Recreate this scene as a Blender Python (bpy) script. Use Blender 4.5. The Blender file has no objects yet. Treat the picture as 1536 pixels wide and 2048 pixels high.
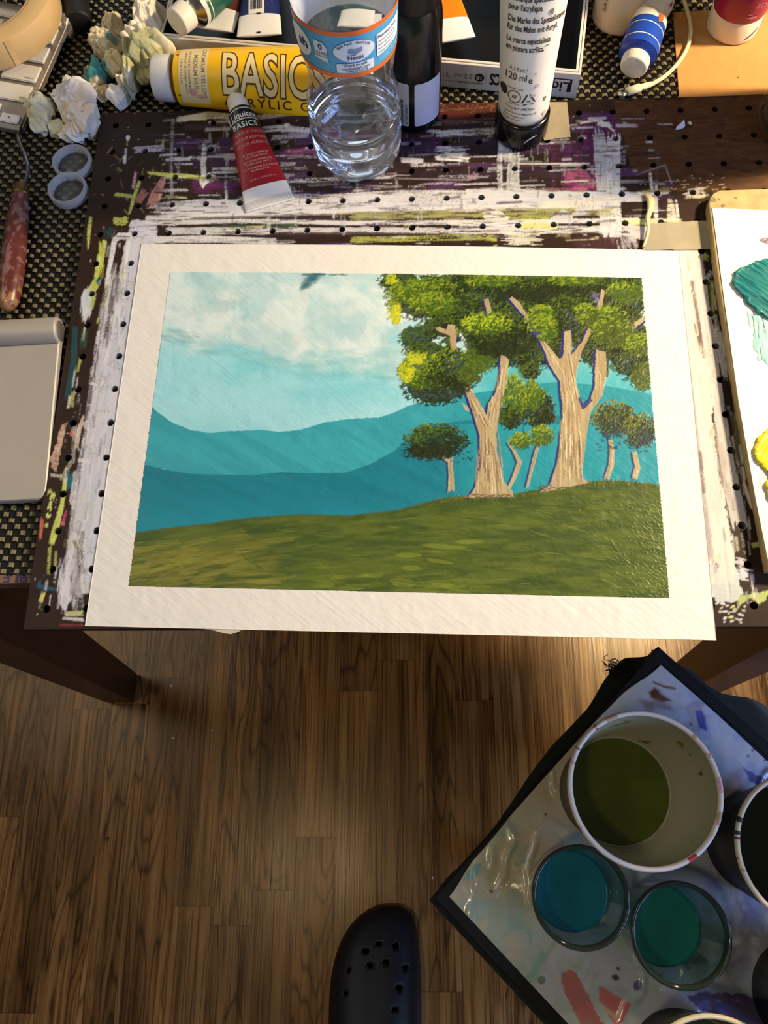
import bpy, bmesh, math, random
import numpy as np
from mathutils import Vector, Matrix
sc = bpy.context.scene
COL = sc.collection
random.seed(7)
PI = math.pi

# ---------------------------------------------------------------- camera (solved from the one inch grid of the pegboard)
RC = np.array([[0.99922, 0.00434, -0.0392], [-0.00897, -0.94291, -0.33294], [-0.03841, 0.33303, -0.94213]])
CAM = np.array([0.22941, -0.41777, 1.2442])
FOC = 1650.0
def at(x, y, z):
    """point of the room at height z that the photograph shows at (x, y)"""
    d = RC.T @ np.array([(x - 768) / FOC, (y - 1024) / FOC, 1.0])
    p = CAM + d * ((z - CAM[2]) / d[2])
    return Vector(p)
def seen(P):
    d = (np.asarray(P) - CAM) @ RC.T
    return d[..., 0] / d[..., 2] * FOC + 768, d[..., 1] / d[..., 2] * FOC + 1024

TT = 0.742      # table top
MT = 0.744      # mat top
BT = 0.750      # pegboard top
ST = 0.445      # tray on the stool, top

# ---------------------------------------------------------------- colour + materials
def lin(c):
    c = np.asarray(c, float) / 255.0
    return np.where(c <= 0.04045, c / 12.92, ((c + 0.055) / 1.055) ** 2.4)
def rgba(c):
    l = lin(c); return (float(l[0]), float(l[1]), float(l[2]), 1.0)
class NT:
    def __init__(s, m): s.t = m.node_tree; s.n = s.t.nodes; s.l = s.t.links
    def new(s, kind, **kw):
        n = s.n.new(kind)
        for k, v in kw.items():
            if k.startswith('_'): setattr(n, k[1:], v)
        return n
    def link(s, a, b): s.l.new(a, b)
def setin(n, **kw):
    for k, v in kw.items():
        k = k.replace('_', ' ')
        if k in n.inputs: n.inputs[k].default_value = v
def mat(name, c=(128, 128, 128), rough=0.5, metal=0.0, spec=0.5, var=0.06, vscale=60, bump=0.0, bscale=200, trans=0.0, ior=1.45,
        attr=None, coat=0.0, sub=0.0, sheen=0.0, alpha=1.0):
    m = bpy.data.materials.new(name); m.use_nodes = True
    T = NT(m); b = T.n['Principled BSDF']
    setin(b, Roughness=rough, Metallic=metal, IOR=ior)
    b.inputs['Specular IOR Level'].default_value = spec
    b.inputs['Transmission Weight'].default_value = trans
    b.inputs['Coat Weight'].default_value = coat
    b.inputs['Subsurface Weight'].default_value = sub
    b.inputs['Sheen Weight'].default_value = sheen
    if sub: b.inputs['Subsurface Radius'].default_value = (0.004, 0.003, 0.002)
    b.inputs['Alpha'].default_value = alpha
    tc = T.new('ShaderNodeTexCoord')
    if attr:
        a = T.new('ShaderNodeAttribute'); a.attribute_name = attr; src = a.outputs['Color']
    else:
        r = T.new('ShaderNodeRGB'); r.outputs[0].default_value = rgba(c); src = r.outputs[0]
    if var:
        nz = T.new('ShaderNodeTexNoise'); setin(nz, Scale=vscale, Detail=4.0)
        T.link(tc.outputs['Object'], nz.inputs['Vector'])
        mr = T.new('ShaderNodeMapRange'); setin(mr, From_Min=0.25, From_Max=0.75, To_Min=1 - var, To_Max=1 + var)
        T.link(nz.outputs['Fac'], mr.inputs['Value'])
        h = T.new('ShaderNodeHueSaturation'); T.link(mr.outputs[0], h.inputs['Value']); T.link(src, h.inputs['Color'])
        src = h.outputs[0]
    T.link(src, b.inputs['Base Color'])
    if bump:
        nb = T.new('ShaderNodeTexNoise'); setin(nb, Scale=bscale, Detail=3.0)
        T.link(tc.outputs['Object'], nb.inputs['Vector'])
        bp = T.new('ShaderNodeBump'); setin(bp, Strength=bump, Distance=0.001)
        T.link(nb.outputs['Fac'], bp.inputs['Height']); T.link(bp.outputs[0], b.inputs['Normal'])
    return m
def clear_film(name, tint=(250, 252, 255), gloss=0.9, rough=0.03, bump=0.0, bscale=60, body=0.0, bodyc=(230, 235, 245), thru=0.5):
    """thin clear plastic or glass wall: see-through, reflecting by Fresnel"""
    m = bpy.data.materials.new(name); m.use_nodes = True
    T = NT(m); T.n.remove(T.n['Principled BSDF']); out = T.n['Material Output']
    tr = T.new('ShaderNodeBsdfTransparent'); tr.inputs[0].default_value = rgba(tint)
    gl = T.new('ShaderNodeBsdfGlossy'); gl.inputs['Roughness'].default_value = rough; gl.inputs[0].default_value = (gloss, gloss, gloss, 1)
    fr = T.new('ShaderNodeFresnel'); geo = T.new('ShaderNodeNewGeometry'); mr = T.new('ShaderNodeMapRange')      # same reflectance from both faces of the thin wall
    setin(mr, To_Min=1.5, To_Max=1 / 1.5); T.link(geo.outputs['Backfacing'], mr.inputs['Value']); T.link(mr.outputs[0], fr.inputs['IOR'])
    mx = T.new('ShaderNodeMixShader')
    T.link(fr.outputs[0], mx.inputs[0]); T.link(tr.outputs[0], mx.inputs[1]); T.link(gl.outputs[0], mx.inputs[2])
    last = mx.outputs[0]
    if bump:
        tc = T.new('ShaderNodeTexCoord'); nb = T.new('ShaderNodeTexNoise'); setin(nb, Scale=bscale, Detail=2.0)
        T.link(tc.outputs['Object'], nb.inputs['Vector'])
        bp = T.new('ShaderNodeBump'); setin(bp, Strength=bump, Distance=0.002); T.link(nb.outputs['Fac'], bp.inputs['Height'])
        T.link(bp.outputs[0], gl.inputs['Normal']); T.link(bp.outputs[0], fr.inputs['Normal'])
    if body:
        df = T.new('ShaderNodeBsdfTranslucent'); df.inputs[0].default_value = rgba(bodyc)
        dd = T.new('ShaderNodeBsdfDiffuse'); dd.inputs[0].default_value = rgba(bodyc)
        m0 = T.new('ShaderNodeMixShader'); m0.inputs[0].default_value = 1 - thru
        T.link(df.outputs[0], m0.inputs[1]); T.link(dd.outputs[0], m0.inputs[2])
        m2 = T.new('ShaderNodeMixShader'); m2.inputs[0].default_value = body
        T.link(last, m2.inputs[1]); T.link(m0.outputs[0], m2.inputs[2]); last = m2.outputs[0]
    T.link(last, out.inputs['Surface'])
    return m

# ---------------------------------------------------------------- objects
def _root(o):
    while o.parent: o = o.parent
    return o
def thing(name, label, cat, loc=(0, 0, 0), group=None):
    o = bpy.data.objects.new(name, None); COL.objects.link(o); o.location = loc; o.empty_display_size = 0.02
    o['label'] = label; o['category'] = cat
    if group: o['group'] = group
    return o
def tag(o, label=None, cat=None, group=None, kind=None):
    if label: o['label'] = label
    if cat: o['category'] = cat
    if group: o['group'] = group
    if kind: o['kind'] = kind
    return o
def part(name, V, F, m, parent=None, smooth=True, midx=None, base=None, label=None):
    """one mesh object from world-space vertices; its origin is the thing's base"""
    V = np.asarray([tuple(v) for v in V], float) if not isinstance(V, np.ndarray) else V
    off = Vector(_root(parent).location) if parent else Vector(base if base is not None else V.mean(0))
    me = bpy.data.meshes.new(name)
    me.from_pydata((V - np.array(off)).tolist(), [], [tuple(f) for f in F])
    for mm in (m if isinstance(m, (list, tuple)) else [m]): me.materials.append(mm)
    if midx is not None: me.polygons.foreach_set('material_index', np.asarray(midx, np.int32))
    me.polygons.foreach_set('use_smooth', np.full(len(me.polygons), bool(smooth)))
    bm = bmesh.new(); bm.from_mesh(me); bmesh.ops.recalc_face_normals(bm, faces=bm.faces); bm.to_mesh(me); bm.free()
    me.update()
    o = bpy.data.objects.new(name, me); COL.objects.link(o)
    if parent: o.parent = parent
    else: o.location = off
    if label: o['label'] = label
    return o
def sharp(o, deg=35):
    me = o.data
    bm = bmesh.new(); bm.from_mesh(me)
    for e in bm.edges:
        if len(e.link_faces) == 2 and e.calc_face_angle(0) > math.radians(deg): e.smooth = False
    bm.to_mesh(me); bm.free(); return o
def grid_mesh(name, P, keep=None, parent=None, m=None, base=(0, 0, 0), col=None, smooth=True, extra=None):
    """P: (ny, nx, 3) world points -> quad sheet; keep: (ny-1, nx-1) bool; extra: (verts, quads) appended; col: vertex colours (linear)"""
    ny, nx, _ = P.shape
    V = P.reshape(-1, 3)
    i = np.arange(ny * nx).reshape(ny, nx)
    Q = np.stack([i[:-1, :-1], i[:-1, 1:], i[1:, 1:], i[1:, :-1]], -1)
    Q = Q[keep] if keep is not None else Q.reshape(-1, 4)
    C3 = None if col is None else col.reshape(-1, 3)
    if extra is not None:
        V = np.concatenate([V, extra[0]]); Q = np.concatenate([Q, extra[1]])
        if C3 is not None: C3 = np.concatenate([C3, extra[2]])
    off = np.array(_root(parent).location) if parent else np.array(base)
    me = bpy.data.meshes.new(name)
    me.vertices.add(len(V)); me.vertices.foreach_set('co', (V - off).astype(np.float32).ravel())
    me.loops.add(Q.size); me.loops.foreach_set('vertex_index', Q.astype(np.int32).ravel())
    me.polygons.add(len(Q)); me.polygons.foreach_set('loop_start', np.arange(0, Q.size, 4, dtype=np.int32))
    me.polygons.foreach_set('use_smooth', np.full(len(Q), smooth))
    me.update(calc_edges=True)
    if C3 is not None:
        a = me.color_attributes.new('paint', 'FLOAT_COLOR', 'POINT')
        a.data.foreach_set('color', np.concatenate([C3, np.ones((len(C3), 1))], 1).astype(np.float32).ravel())
    if m: me.materials.append(m)
    o = bpy.data.objects.new(name, me); COL.objects.link(o)
    if parent: o.parent = parent
    else: o.location = tuple(base)
    return o
def ring_loft(rings, cap0=True, cap1=True):
    V, F = [], []; n = len(rings[0])
    for r in rings: V += [tuple(p) for p in r]
    for k in range(len(rings) - 1):
        for j in range(n):
            a = k * n + j; b = k * n + (j + 1) % n
            F.append((a, b, b + n, a + n))
    if cap0: F.append(tuple(range(n - 1, -1, -1)))
    if cap1: F.append(tuple((len(rings) - 1) * n + j for j in range(n)))
    return V, F
def lathe(prof, c, n=64, cap0=False, cap1=False, ry=None, wob=None):
    """prof: [(radius, z)], turned about the vertical through c"""
    cap0 = cap0 or prof[0][0] <= .0012; cap1 = cap1 or prof[-1][0] <= .0012
    rings = []
    for k, (r, z) in enumerate(prof):
        ring = []
        for j in range(n):
            a = 2 * PI * j / n
            rr = r if wob is None else wob(r, z, a)
            ring.append((c[0] + rr * math.cos(a), c[1] + rr * math.sin(a), c[2] + z))
        rings.append(ring)
    return ring_loft(rings, cap0, cap1)
def lathe_axis(prof, p, ax, n=40, cap0=True, cap1=True, flat=1.0, wob=None):
    """prof: [(radius, s)], turned about the axis ax starting at p"""
    ax = Vector(ax).normalized(); up = Vector((0, 0, 1)) if abs(ax.z) < 0.9 else Vector((0, 1, 0))
    l = up.cross(ax).normalized(); u = ax.cross(l).normalized(); p = Vector(p)
    rings = []
    for r, s in prof:
        ring = []
        for j in range(n):
            a = 2 * PI * j / n; rr = r if wob is None else wob(r, s, a)
            ring.append(p + ax * s + l * (rr * math.cos(a)) + u * (rr * flat * math.sin(a)))
        rings.append(ring)
    return ring_loft(rings, cap0, cap1)
def sweep(pts, rad, n=12, caps=True):
    pts = [Vector(p) for p in pts]
    if not isinstance(rad, (list, tuple)): rad = [rad] * len(pts)
    rings = []
    for i, p in enumerate(pts):
        t = (pts[min(i + 1, len(pts) - 1)] - pts[max(i - 1, 0)]).normalized()
        up = Vector((0, 0, 1)) if abs(t.z) < 0.95 else Vector((1, 0, 0))
        l = up.cross(t).normalized(); u = t.cross(l).normalized()
        rings.append([p + l * (rad[i] * math.cos(2 * PI * j / n)) + u * (rad[i] * math.sin(2 * PI * j / n)) for j in range(n)])
    return ring_loft(rings, caps, caps)
def spline(pts, n=12):
    """Catmull-Rom through pts"""
    P = [np.array(p, float) for p in pts]; P = [2 * P[0] - P[1]] + P + [2 * P[-1] - P[-2]]; out = []
    for i in range(1, len(P) - 2):
        for k in range(n):
            t = k / n; a, b, c, d = P[i - 1], P[i], P[i + 1], P[i + 2]
            out.append(0.5 * (2 * b + (c - a) * t + (2 * a - 5 * b + 4 * c - d) * t * t + (3 * b - a - 3 * c + d) * t ** 3))
    out.append(P[-2]); return out
def slab(poly, z0, z1, bev=0.0, seg=2):
    """prism over a polygon of (x, y) with rounded upper and lower edges"""
    bm = bmesh.new()
    f = bm.faces.new([bm.verts.new((p[0], p[1], z0)) for p in poly])
    r = bmesh.ops.extrude_face_region(bm, geom=[f])
    for v in r['geom']:
        if isinstance(v, bmesh.types.BMVert): v.co.z = z1
    bmesh.ops.recalc_face_normals(bm, faces=bm.faces)
    if bev:
        es = [e for e in bm.edges if abs(e.verts[0].co.z - e.verts[1].co.z) < 1e-7]
        bmesh.ops.bevel(bm, geom=es, offset=bev, segments=seg, affect='EDGES', profile=0.5)
    bm.verts.index_update()
    V = [tuple(v.co) for v in bm.verts]; F = [[v.index for v in f.verts] for f in bm.faces]; bm.free()
    return V, F
def round_rect(cx, cy, hx, hy, r, ang=0.0, n=6):
    out = []
    for sx, sy, a0 in ((1, 1, 0), (-1, 1, 90), (-1, -1, 180), (1, -1, 270)):
        for k in range(n + 1):
            a = math.radians(a0 + 90 * k / n)
            out.append(((hx - r) * sx + r * math.cos(a), (hy - r) * sy + r * math.sin(a)))
    c, s = math.cos(ang), math.sin(ang)
    return [(cx + x * c - y * s, cy + x * s + y * c) for x, y in out]
def box_vf(p, ex, ey, ez, hx, hy, z0, z1, bev=0.0, seg=2):
    c = [(-hx, -hy), (hx, -hy), (hx, hy), (-hx, hy)]
    bm = bmesh.new(); bmesh.ops.create_cube(bm, size=1.0)
    for v in bm.verts: v.co = Vector((v.co.x * 2 * hx, v.co.y * 2 * hy, z0 + (v.co.z + 0.5) * (z1 - z0)))
    if bev: bmesh.ops.bevel(bm, geom=bm.edges[:], offset=bev, segments=seg, affect='EDGES')
    bm.verts.index_update()
    p, ex, ey, ez = Vector(p), Vector(ex), Vector(ey), Vector(ez)
    V = [tuple(p + ex * v.co.x + ey * v.co.y + ez * v.co.z) for v in bm.verts]; F = [[v.index for v in f.verts] for f in bm.faces]; bm.free()
    return V, F
def merge(*vfs):
    V, F = [], []
    for v, f in vfs:
        o = len(V); V += [tuple(q) for q in v]; F += [tuple(i + o for i in q) for q in f]
    return V, F

# ---------------------------------------------------------------- lettering
def glyphs(s, size, bold=0.0, sx=1.0, align='CENTER', gap=1.0, cut=0.004):
    """flat text as (verts2d, faces), baseline at y = 0, cut into narrow strips so it can follow a curved surface"""
    cu = bpy.data.curves.new('tmp', 'FONT'); cu.body = s; cu.size = 1.0; cu.align_x = align; cu.offset = bold; cu.space_character = gap
    cu.resolution_u = 3
    o = bpy.data.objects.new('tmp', cu); COL.objects.link(o)
    dg = bpy.context.evaluated_depsgraph_get(); dg.update()
    me = bpy.data.meshes.new_from_object(o.evaluated_get(dg))
    bm = bmesh.new(); bm.from_mesh(me)
    bpy.data.objects.remove(o); bpy.data.curves.remove(cu); bpy.data.meshes.remove(me)
    for v in bm.verts: v.co = Vector((v.co.x * size * sx, v.co.y * size, 0))
    if cut and len(bm.verts):
        for ax in (0, 1):
            lo = min(v.co[ax] for v in bm.verts); hi = max(v.co[ax] for v in bm.verts)
            k = int((hi - lo) / cut)
            for q in range(1, k + 1):
                co = [0, 0, 0]; co[ax] = lo + q * cut; no = [0, 0, 0]; no[ax] = 1
                bmesh.ops.bisect_plane(bm, geom=bm.verts[:] + bm.edges[:] + bm.faces[:], plane_co=co, plane_no=no)
    bm.verts.index_update()
    V = [(v.co.x, v.co.y) for v in bm.verts]; F = [tuple(v.index for v in f.verts) for f in bm.faces]; bm.free()
    return V, F
def place(vf, fn, dx=0, dy=0, rot=0.0):
    c, s = math.cos(rot), math.sin(rot)
    return [tuple(fn(dx + x * c - y * s, dy + x * s + y * c)) for x, y in vf[0]], vf[1]
def shape2d(poly, cut=0.004):
    bm = bmesh.new(); bm.faces.new([bm.verts.new((x, y, 0)) for x, y in poly])
    for ax in (0, 1):
        lo = min(v.co[ax] for v in bm.verts); hi = max(v.co[ax] for v in bm.verts)
        for q in range(1, int((hi - lo) / cut) + 1):
            co = [0, 0, 0]; co[ax] = lo + q * cut; no = [0, 0, 0]; no[ax] = 1
            bmesh.ops.bisect_plane(bm, geom=bm.verts[:] + bm.edges[:] + bm.faces[:], plane_co=co, plane_no=no)
    bm.verts.index_update()
    V = [(v.co.x, v.co.y) for v in bm.verts]; F = [tuple(v.index for v in f.verts) for f in bm.faces]; bm.free()
    return V, F
def rect2d(x0, y0, x1, y1): return [(x0, y0), (x1, y0), (x1, y1), (x0, y1)]
def disc2d(cx, cy, rx, ry, n=32): return [(cx + rx * math.cos(2 * PI * k / n), cy + ry * math.sin(2 * PI * k / n)) for k in range(n)]
def ring2d(cx, cy, rx, ry, w, n=32):
    V = disc2d(cx, cy, rx, ry, n) + disc2d(cx, cy, rx - w, ry - w, n)
    return V, [(k, (k + 1) % n, n + (k + 1) % n, n + k) for k in range(n)]

def smears(fn, shapes, m, parent, name='paint_smear'):
    """each dried smear its own part; shapes are outlines in the (u, v) of fn"""
    for s_ in shapes:
        V, F = place(shape2d(s_, .002), fn); part(name, V, F, m, parent)
def blot(cx, cy, rx, ry, k=3, n=16, w=.25): return [(cx + rx * math.cos(a) * (1 + w * math.cos(k * a + cx * 900)), cy + ry * math.sin(a)) for a in np.linspace(0, 2 * PI, n)[:-1]]
# ---------------------------------------------------------------- noise + a small paint engine (pigment and relief of painted surfaces)
def _hash(ix, iy, seed):
    h = (ix.astype(np.int64) * 374761393 + iy.astype(np.int64) * 668265263 + seed * 1442695041) & 0xFFFFFFFF
    h = ((h ^ (h >> 13)) * 1274126177) & 0xFFFFFFFF
    h = ((h ^ (h >> 16)) * 2246822519) & 0xFFFFFFFF
    return (h ^ (h >> 15)) / 4294967295.0
def vnoise(x, y, seed=0):
    x = np.asarray(x, float); y = np.asarray(y, float)
    ix = np.floor(x); iy = np.floor(y); fx = x - ix; fy = y - iy
    fx = fx * fx * (3 - 2 * fx); fy = fy * fy * (3 - 2 * fy)
    a = _hash(ix, iy, seed); b = _hash(ix + 1, iy, seed); c = _hash(ix, iy + 1, seed); d = _hash(ix + 1, iy + 1, seed)
    return (a * (1 - fx) + b * fx) * (1 - fy) + (c * (1 - fx) + d * fx) * fy
def fbm(x, y, seed=0, octv=4):
    t = 0; a = 0.5; s = 0
    for k in range(octv):
        t = t + a * vnoise(x, y, seed + 17 * k); s += a; a *= 0.5; x = x * 2.03; y = y * 2.03
    return t / s
def ss(a, b, x):
    t = np.clip((x - a) / (b - a), 0, 1); return t * t * (3 - 2 * t)
class Canvas:
    def __init__(s, x0, y0, x1, y1, sc_=1.0, base=(0, 0, 0)):
        s.x0, s.y0, s.k = x0, y0, sc_
        s.w = int((x1 - x0) * sc_); s.h = int((y1 - y0) * sc_)
        s.col = np.zeros((s.h, s.w, 3)); s.col[:] = lin(base); s.hgt = np.zeros((s.h, s.w))
        yy, xx = np.mgrid[0:s.h, 0:s.w]; s.X = xx / sc_ + x0; s.Y = yy / sc_ + y0
    def win(s, xa, ya, xb, yb):
        i0 = max(0, int((ya - s.y0) * s.k)); i1 = min(s.h, int((yb - s.y0) * s.k) + 1)
        j0 = max(0, int((xa - s.x0) * s.k)); j1 = min(s.w, int((xb - s.x0) * s.k) + 1)
        return None if i1 <= i0 or j1 <= j0 else (slice(i0, i1), slice(j0, j1))
    def lay(s, w, m, c, h=0.0):
        c = lin(c) if isinstance(c, (tuple, list)) else c
        s.col[w] += (c - s.col[w]) * m[..., None]
        if h: s.hgt[w] = s.hgt[w] * (1 - 0.6 * m) + h * m
    def stroke(s, pts, wd, c, a=1.0, dry=0.0, h=0.3, seed=None, edge=0.15, c2=None, fine=1.0, rag=0.9):
        seed = random.randrange(9999) if seed is None else seed
        ws = wd if isinstance(wd, (list, tuple)) else [wd] * len(pts)
        pad = max(ws) * 0.8 + 3
        w = s.win(min(p[0] for p in pts) - pad, min(p[1] for p in pts) - pad, max(p[0] for p in pts) + pad, max(p[1] for p in pts) + pad)
        if w is None: return
        X, Y = s.X[w], s.Y[w]
        D = np.full(X.shape, 1e9); S = np.zeros(X.shape); Tt = np.zeros(X.shape); Wd = np.ones(X.shape); L = 0
        for k in range(len(pts) - 1):
            ax, ay = pts[k]; bx, by = pts[k + 1]; dx, dy = bx - ax, by - ay; l = math.hypot(dx, dy) or 1e-6
            u = ((X - ax) * dx + (Y - ay) * dy) / (l * l)
            u = np.clip(u, -9 if k == 0 and rag else 0, 9 if k == len(pts) - 2 and rag else 1)
            ex = X - ax - u * dx; ey = Y - ay - u * dy; d = np.hypot(ex, ey); q = d < D
            D = np.where(q, d, D); S = np.where(q, L + u * l, S); Tt = np.where(q, (dx * ey - dy * ex) / l, Tt)
            Wd = np.where(q, ws[k] + np.clip(u, 0, 1) * (ws[k + 1] - ws[k]), Wd); L += l
        hw = Wd * 0.5 + 1e-3
        en = (fbm(S * 0.06 + 3, Tt * 0.02, seed, 3) - 0.5) * 2 * edge * hw + (vnoise(X * 0.7, Y * 0.7, seed + 5) - 0.5) * 1.4
        m = ss(hw + 0.8, hw - 0.8, D + en)
        if rag:
            e0 = (vnoise(Tt * 0.45, 0 * Tt + 1, seed + 61) * 0.7 + vnoise(Tt * 1.3, 0 * Tt + 1, seed + 62) * 0.5 - 0.3) * rag * min(max(ws), 40)
            e1 = (vnoise(Tt * 0.45, 0 * Tt + 9, seed + 63) * 0.7 + vnoise(Tt * 1.3, 0 * Tt + 4, seed + 64) * 0.6 - 0.3) * rag * min(max(ws), 40)
            m = m * ss(-1, 1, S - e0) * ss(-1, 1, L - e1 - S)
        br = fbm(Tt * 0.55 * fine, S * 0.02, seed + 9, 3)
        if dry > 0:
            sp = vnoise(X * 0.6, Y * 0.6, seed + 3)
            v = 0.55 * br + 0.3 * sp + 0.3 * (fbm(S * 0.03, Tt * 0.1, seed + 2, 3))
            m = m * ss(dry * 0.9 - 0.07, dry * 0.9 + 0.07, v)
        c = lin(c)
        cc = c + (lin(c2) - c) * np.clip(br * 1.6 - 0.3, 0, 1)[..., None] if c2 is not None else c * (0.9 + 0.2 * br[..., None])
        s.lay(w, m * a, cc, h=0); s.hgt[w] += m * a * h * (br - 0.15)
    def poly(s, pts, c, a=1.0, warp=2.0, wf=0.15, dry=0.0, h=0.2, seed=None, soft=0.0, c2=None, ang=0.0, aniso=6.0, nf=0.05):
        seed = random.randrange(9999) if seed is None else seed
        xs = [p[0] for p in pts]; ys = [p[1] for p in pts]; pad = warp + 3 + soft
        w = s.win(min(xs) - pad, min(ys) - pad, max(xs) + pad, max(ys) + pad)
        if w is None: return
        X, Y = s.X[w], s.Y[w]
        Xw = X + (fbm(X * wf, Y * wf, seed, 3) - 0.5) * 2 * warp; Yw = Y + (fbm(X * wf, Y * wf, seed + 31, 3) - 0.5) * 2 * warp
        ins = np.zeros(X.shape, bool); D = np.full(X.shape, 1e9)
        for k in range(len(pts)):
            ax, ay = pts[k]; bx, by = pts[(k + 1) % len(pts)]
            cr = ((ay > Yw) != (by > Yw)) & (Xw < (bx - ax) * (Yw - ay) / ((by - ay) or 1e-9) + ax); ins ^= cr
            dx, dy = bx - ax, by - ay; l2 = dx * dx + dy * dy or 1e-9
            u = np.clip(((Xw - ax) * dx + (Yw - ay) * dy) / l2, 0, 1); D = np.minimum(D, np.hypot(Xw - ax - u * dx, Yw - ay - u * dy))
        sd = np.where(ins, D, -D); m = ss(-0.6 - soft, 0.6 + soft, sd)
        ca, sa = math.cos(ang), math.sin(ang); U = X * ca + Y * sa; Vv = -X * sa + Y * ca
        br = fbm(U * nf, Vv * nf * aniso, seed + 7, 4)
        if dry > 0:
            v = 0.7 * br + 0.3 * vnoise(X * 0.6, Y * 0.6, seed + 3); m = m * ss(dry * 0.9 - 0.06, dry * 0.9 + 0.06, v)
        c = lin(c); cc = c + (lin(c2) - c) * ss(0.35, 0.65, br)[..., None] if c2 is not None else c * (0.94 + 0.12 * br[..., None])
        s.lay(w, m * a, cc); s.hgt[w] = s.hgt[w] * (1 - 0.5 * m * a) + m * a * h * br
    def dab(s, x, y, ln, wd, ang, c, h=0.5, a=1.0):
        r = max(ln, wd) * 0.5 + 1.5; w = s.win(x - r, y - r, x + r, y + r)
        if w is None: return
        X, Y = s.X[w] - x, s.Y[w] - y; ca, sa = math.cos(ang), math.sin(ang)
        u = (X * ca + Y * sa) / (ln * 0.5); v = (-X * sa + Y * ca) / (wd * 0.5); q = u * u + v * v
        m = ss(1.15, 0.75, q) * a
        s.lay(w, m, lin(c)); s.hgt[w] = s.hgt[w] * (1 - 0.5 * m) + m * h * (0.35 + 0.65 * ss(0.2, 0.9, q))
    def sample(s, px, py, arr):
        x = np.clip((px - s.x0) * s.k, 0, s.w - 1.001); y = np.clip((py - s.y0) * s.k, 0, s.h - 1.001)
        ix = x.astype(int); iy = y.astype(int); fx = x - ix; fy = y - iy
        if arr.ndim == 3: fx = fx[..., None]; fy = fy[..., None]
        return (arr[iy, ix] * (1 - fx) + arr[iy, ix + 1] * fx) * (1 - fy) + (arr[iy + 1, ix] * (1 - fx) + arr[iy + 1, ix + 1] * fx) * fy
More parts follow.
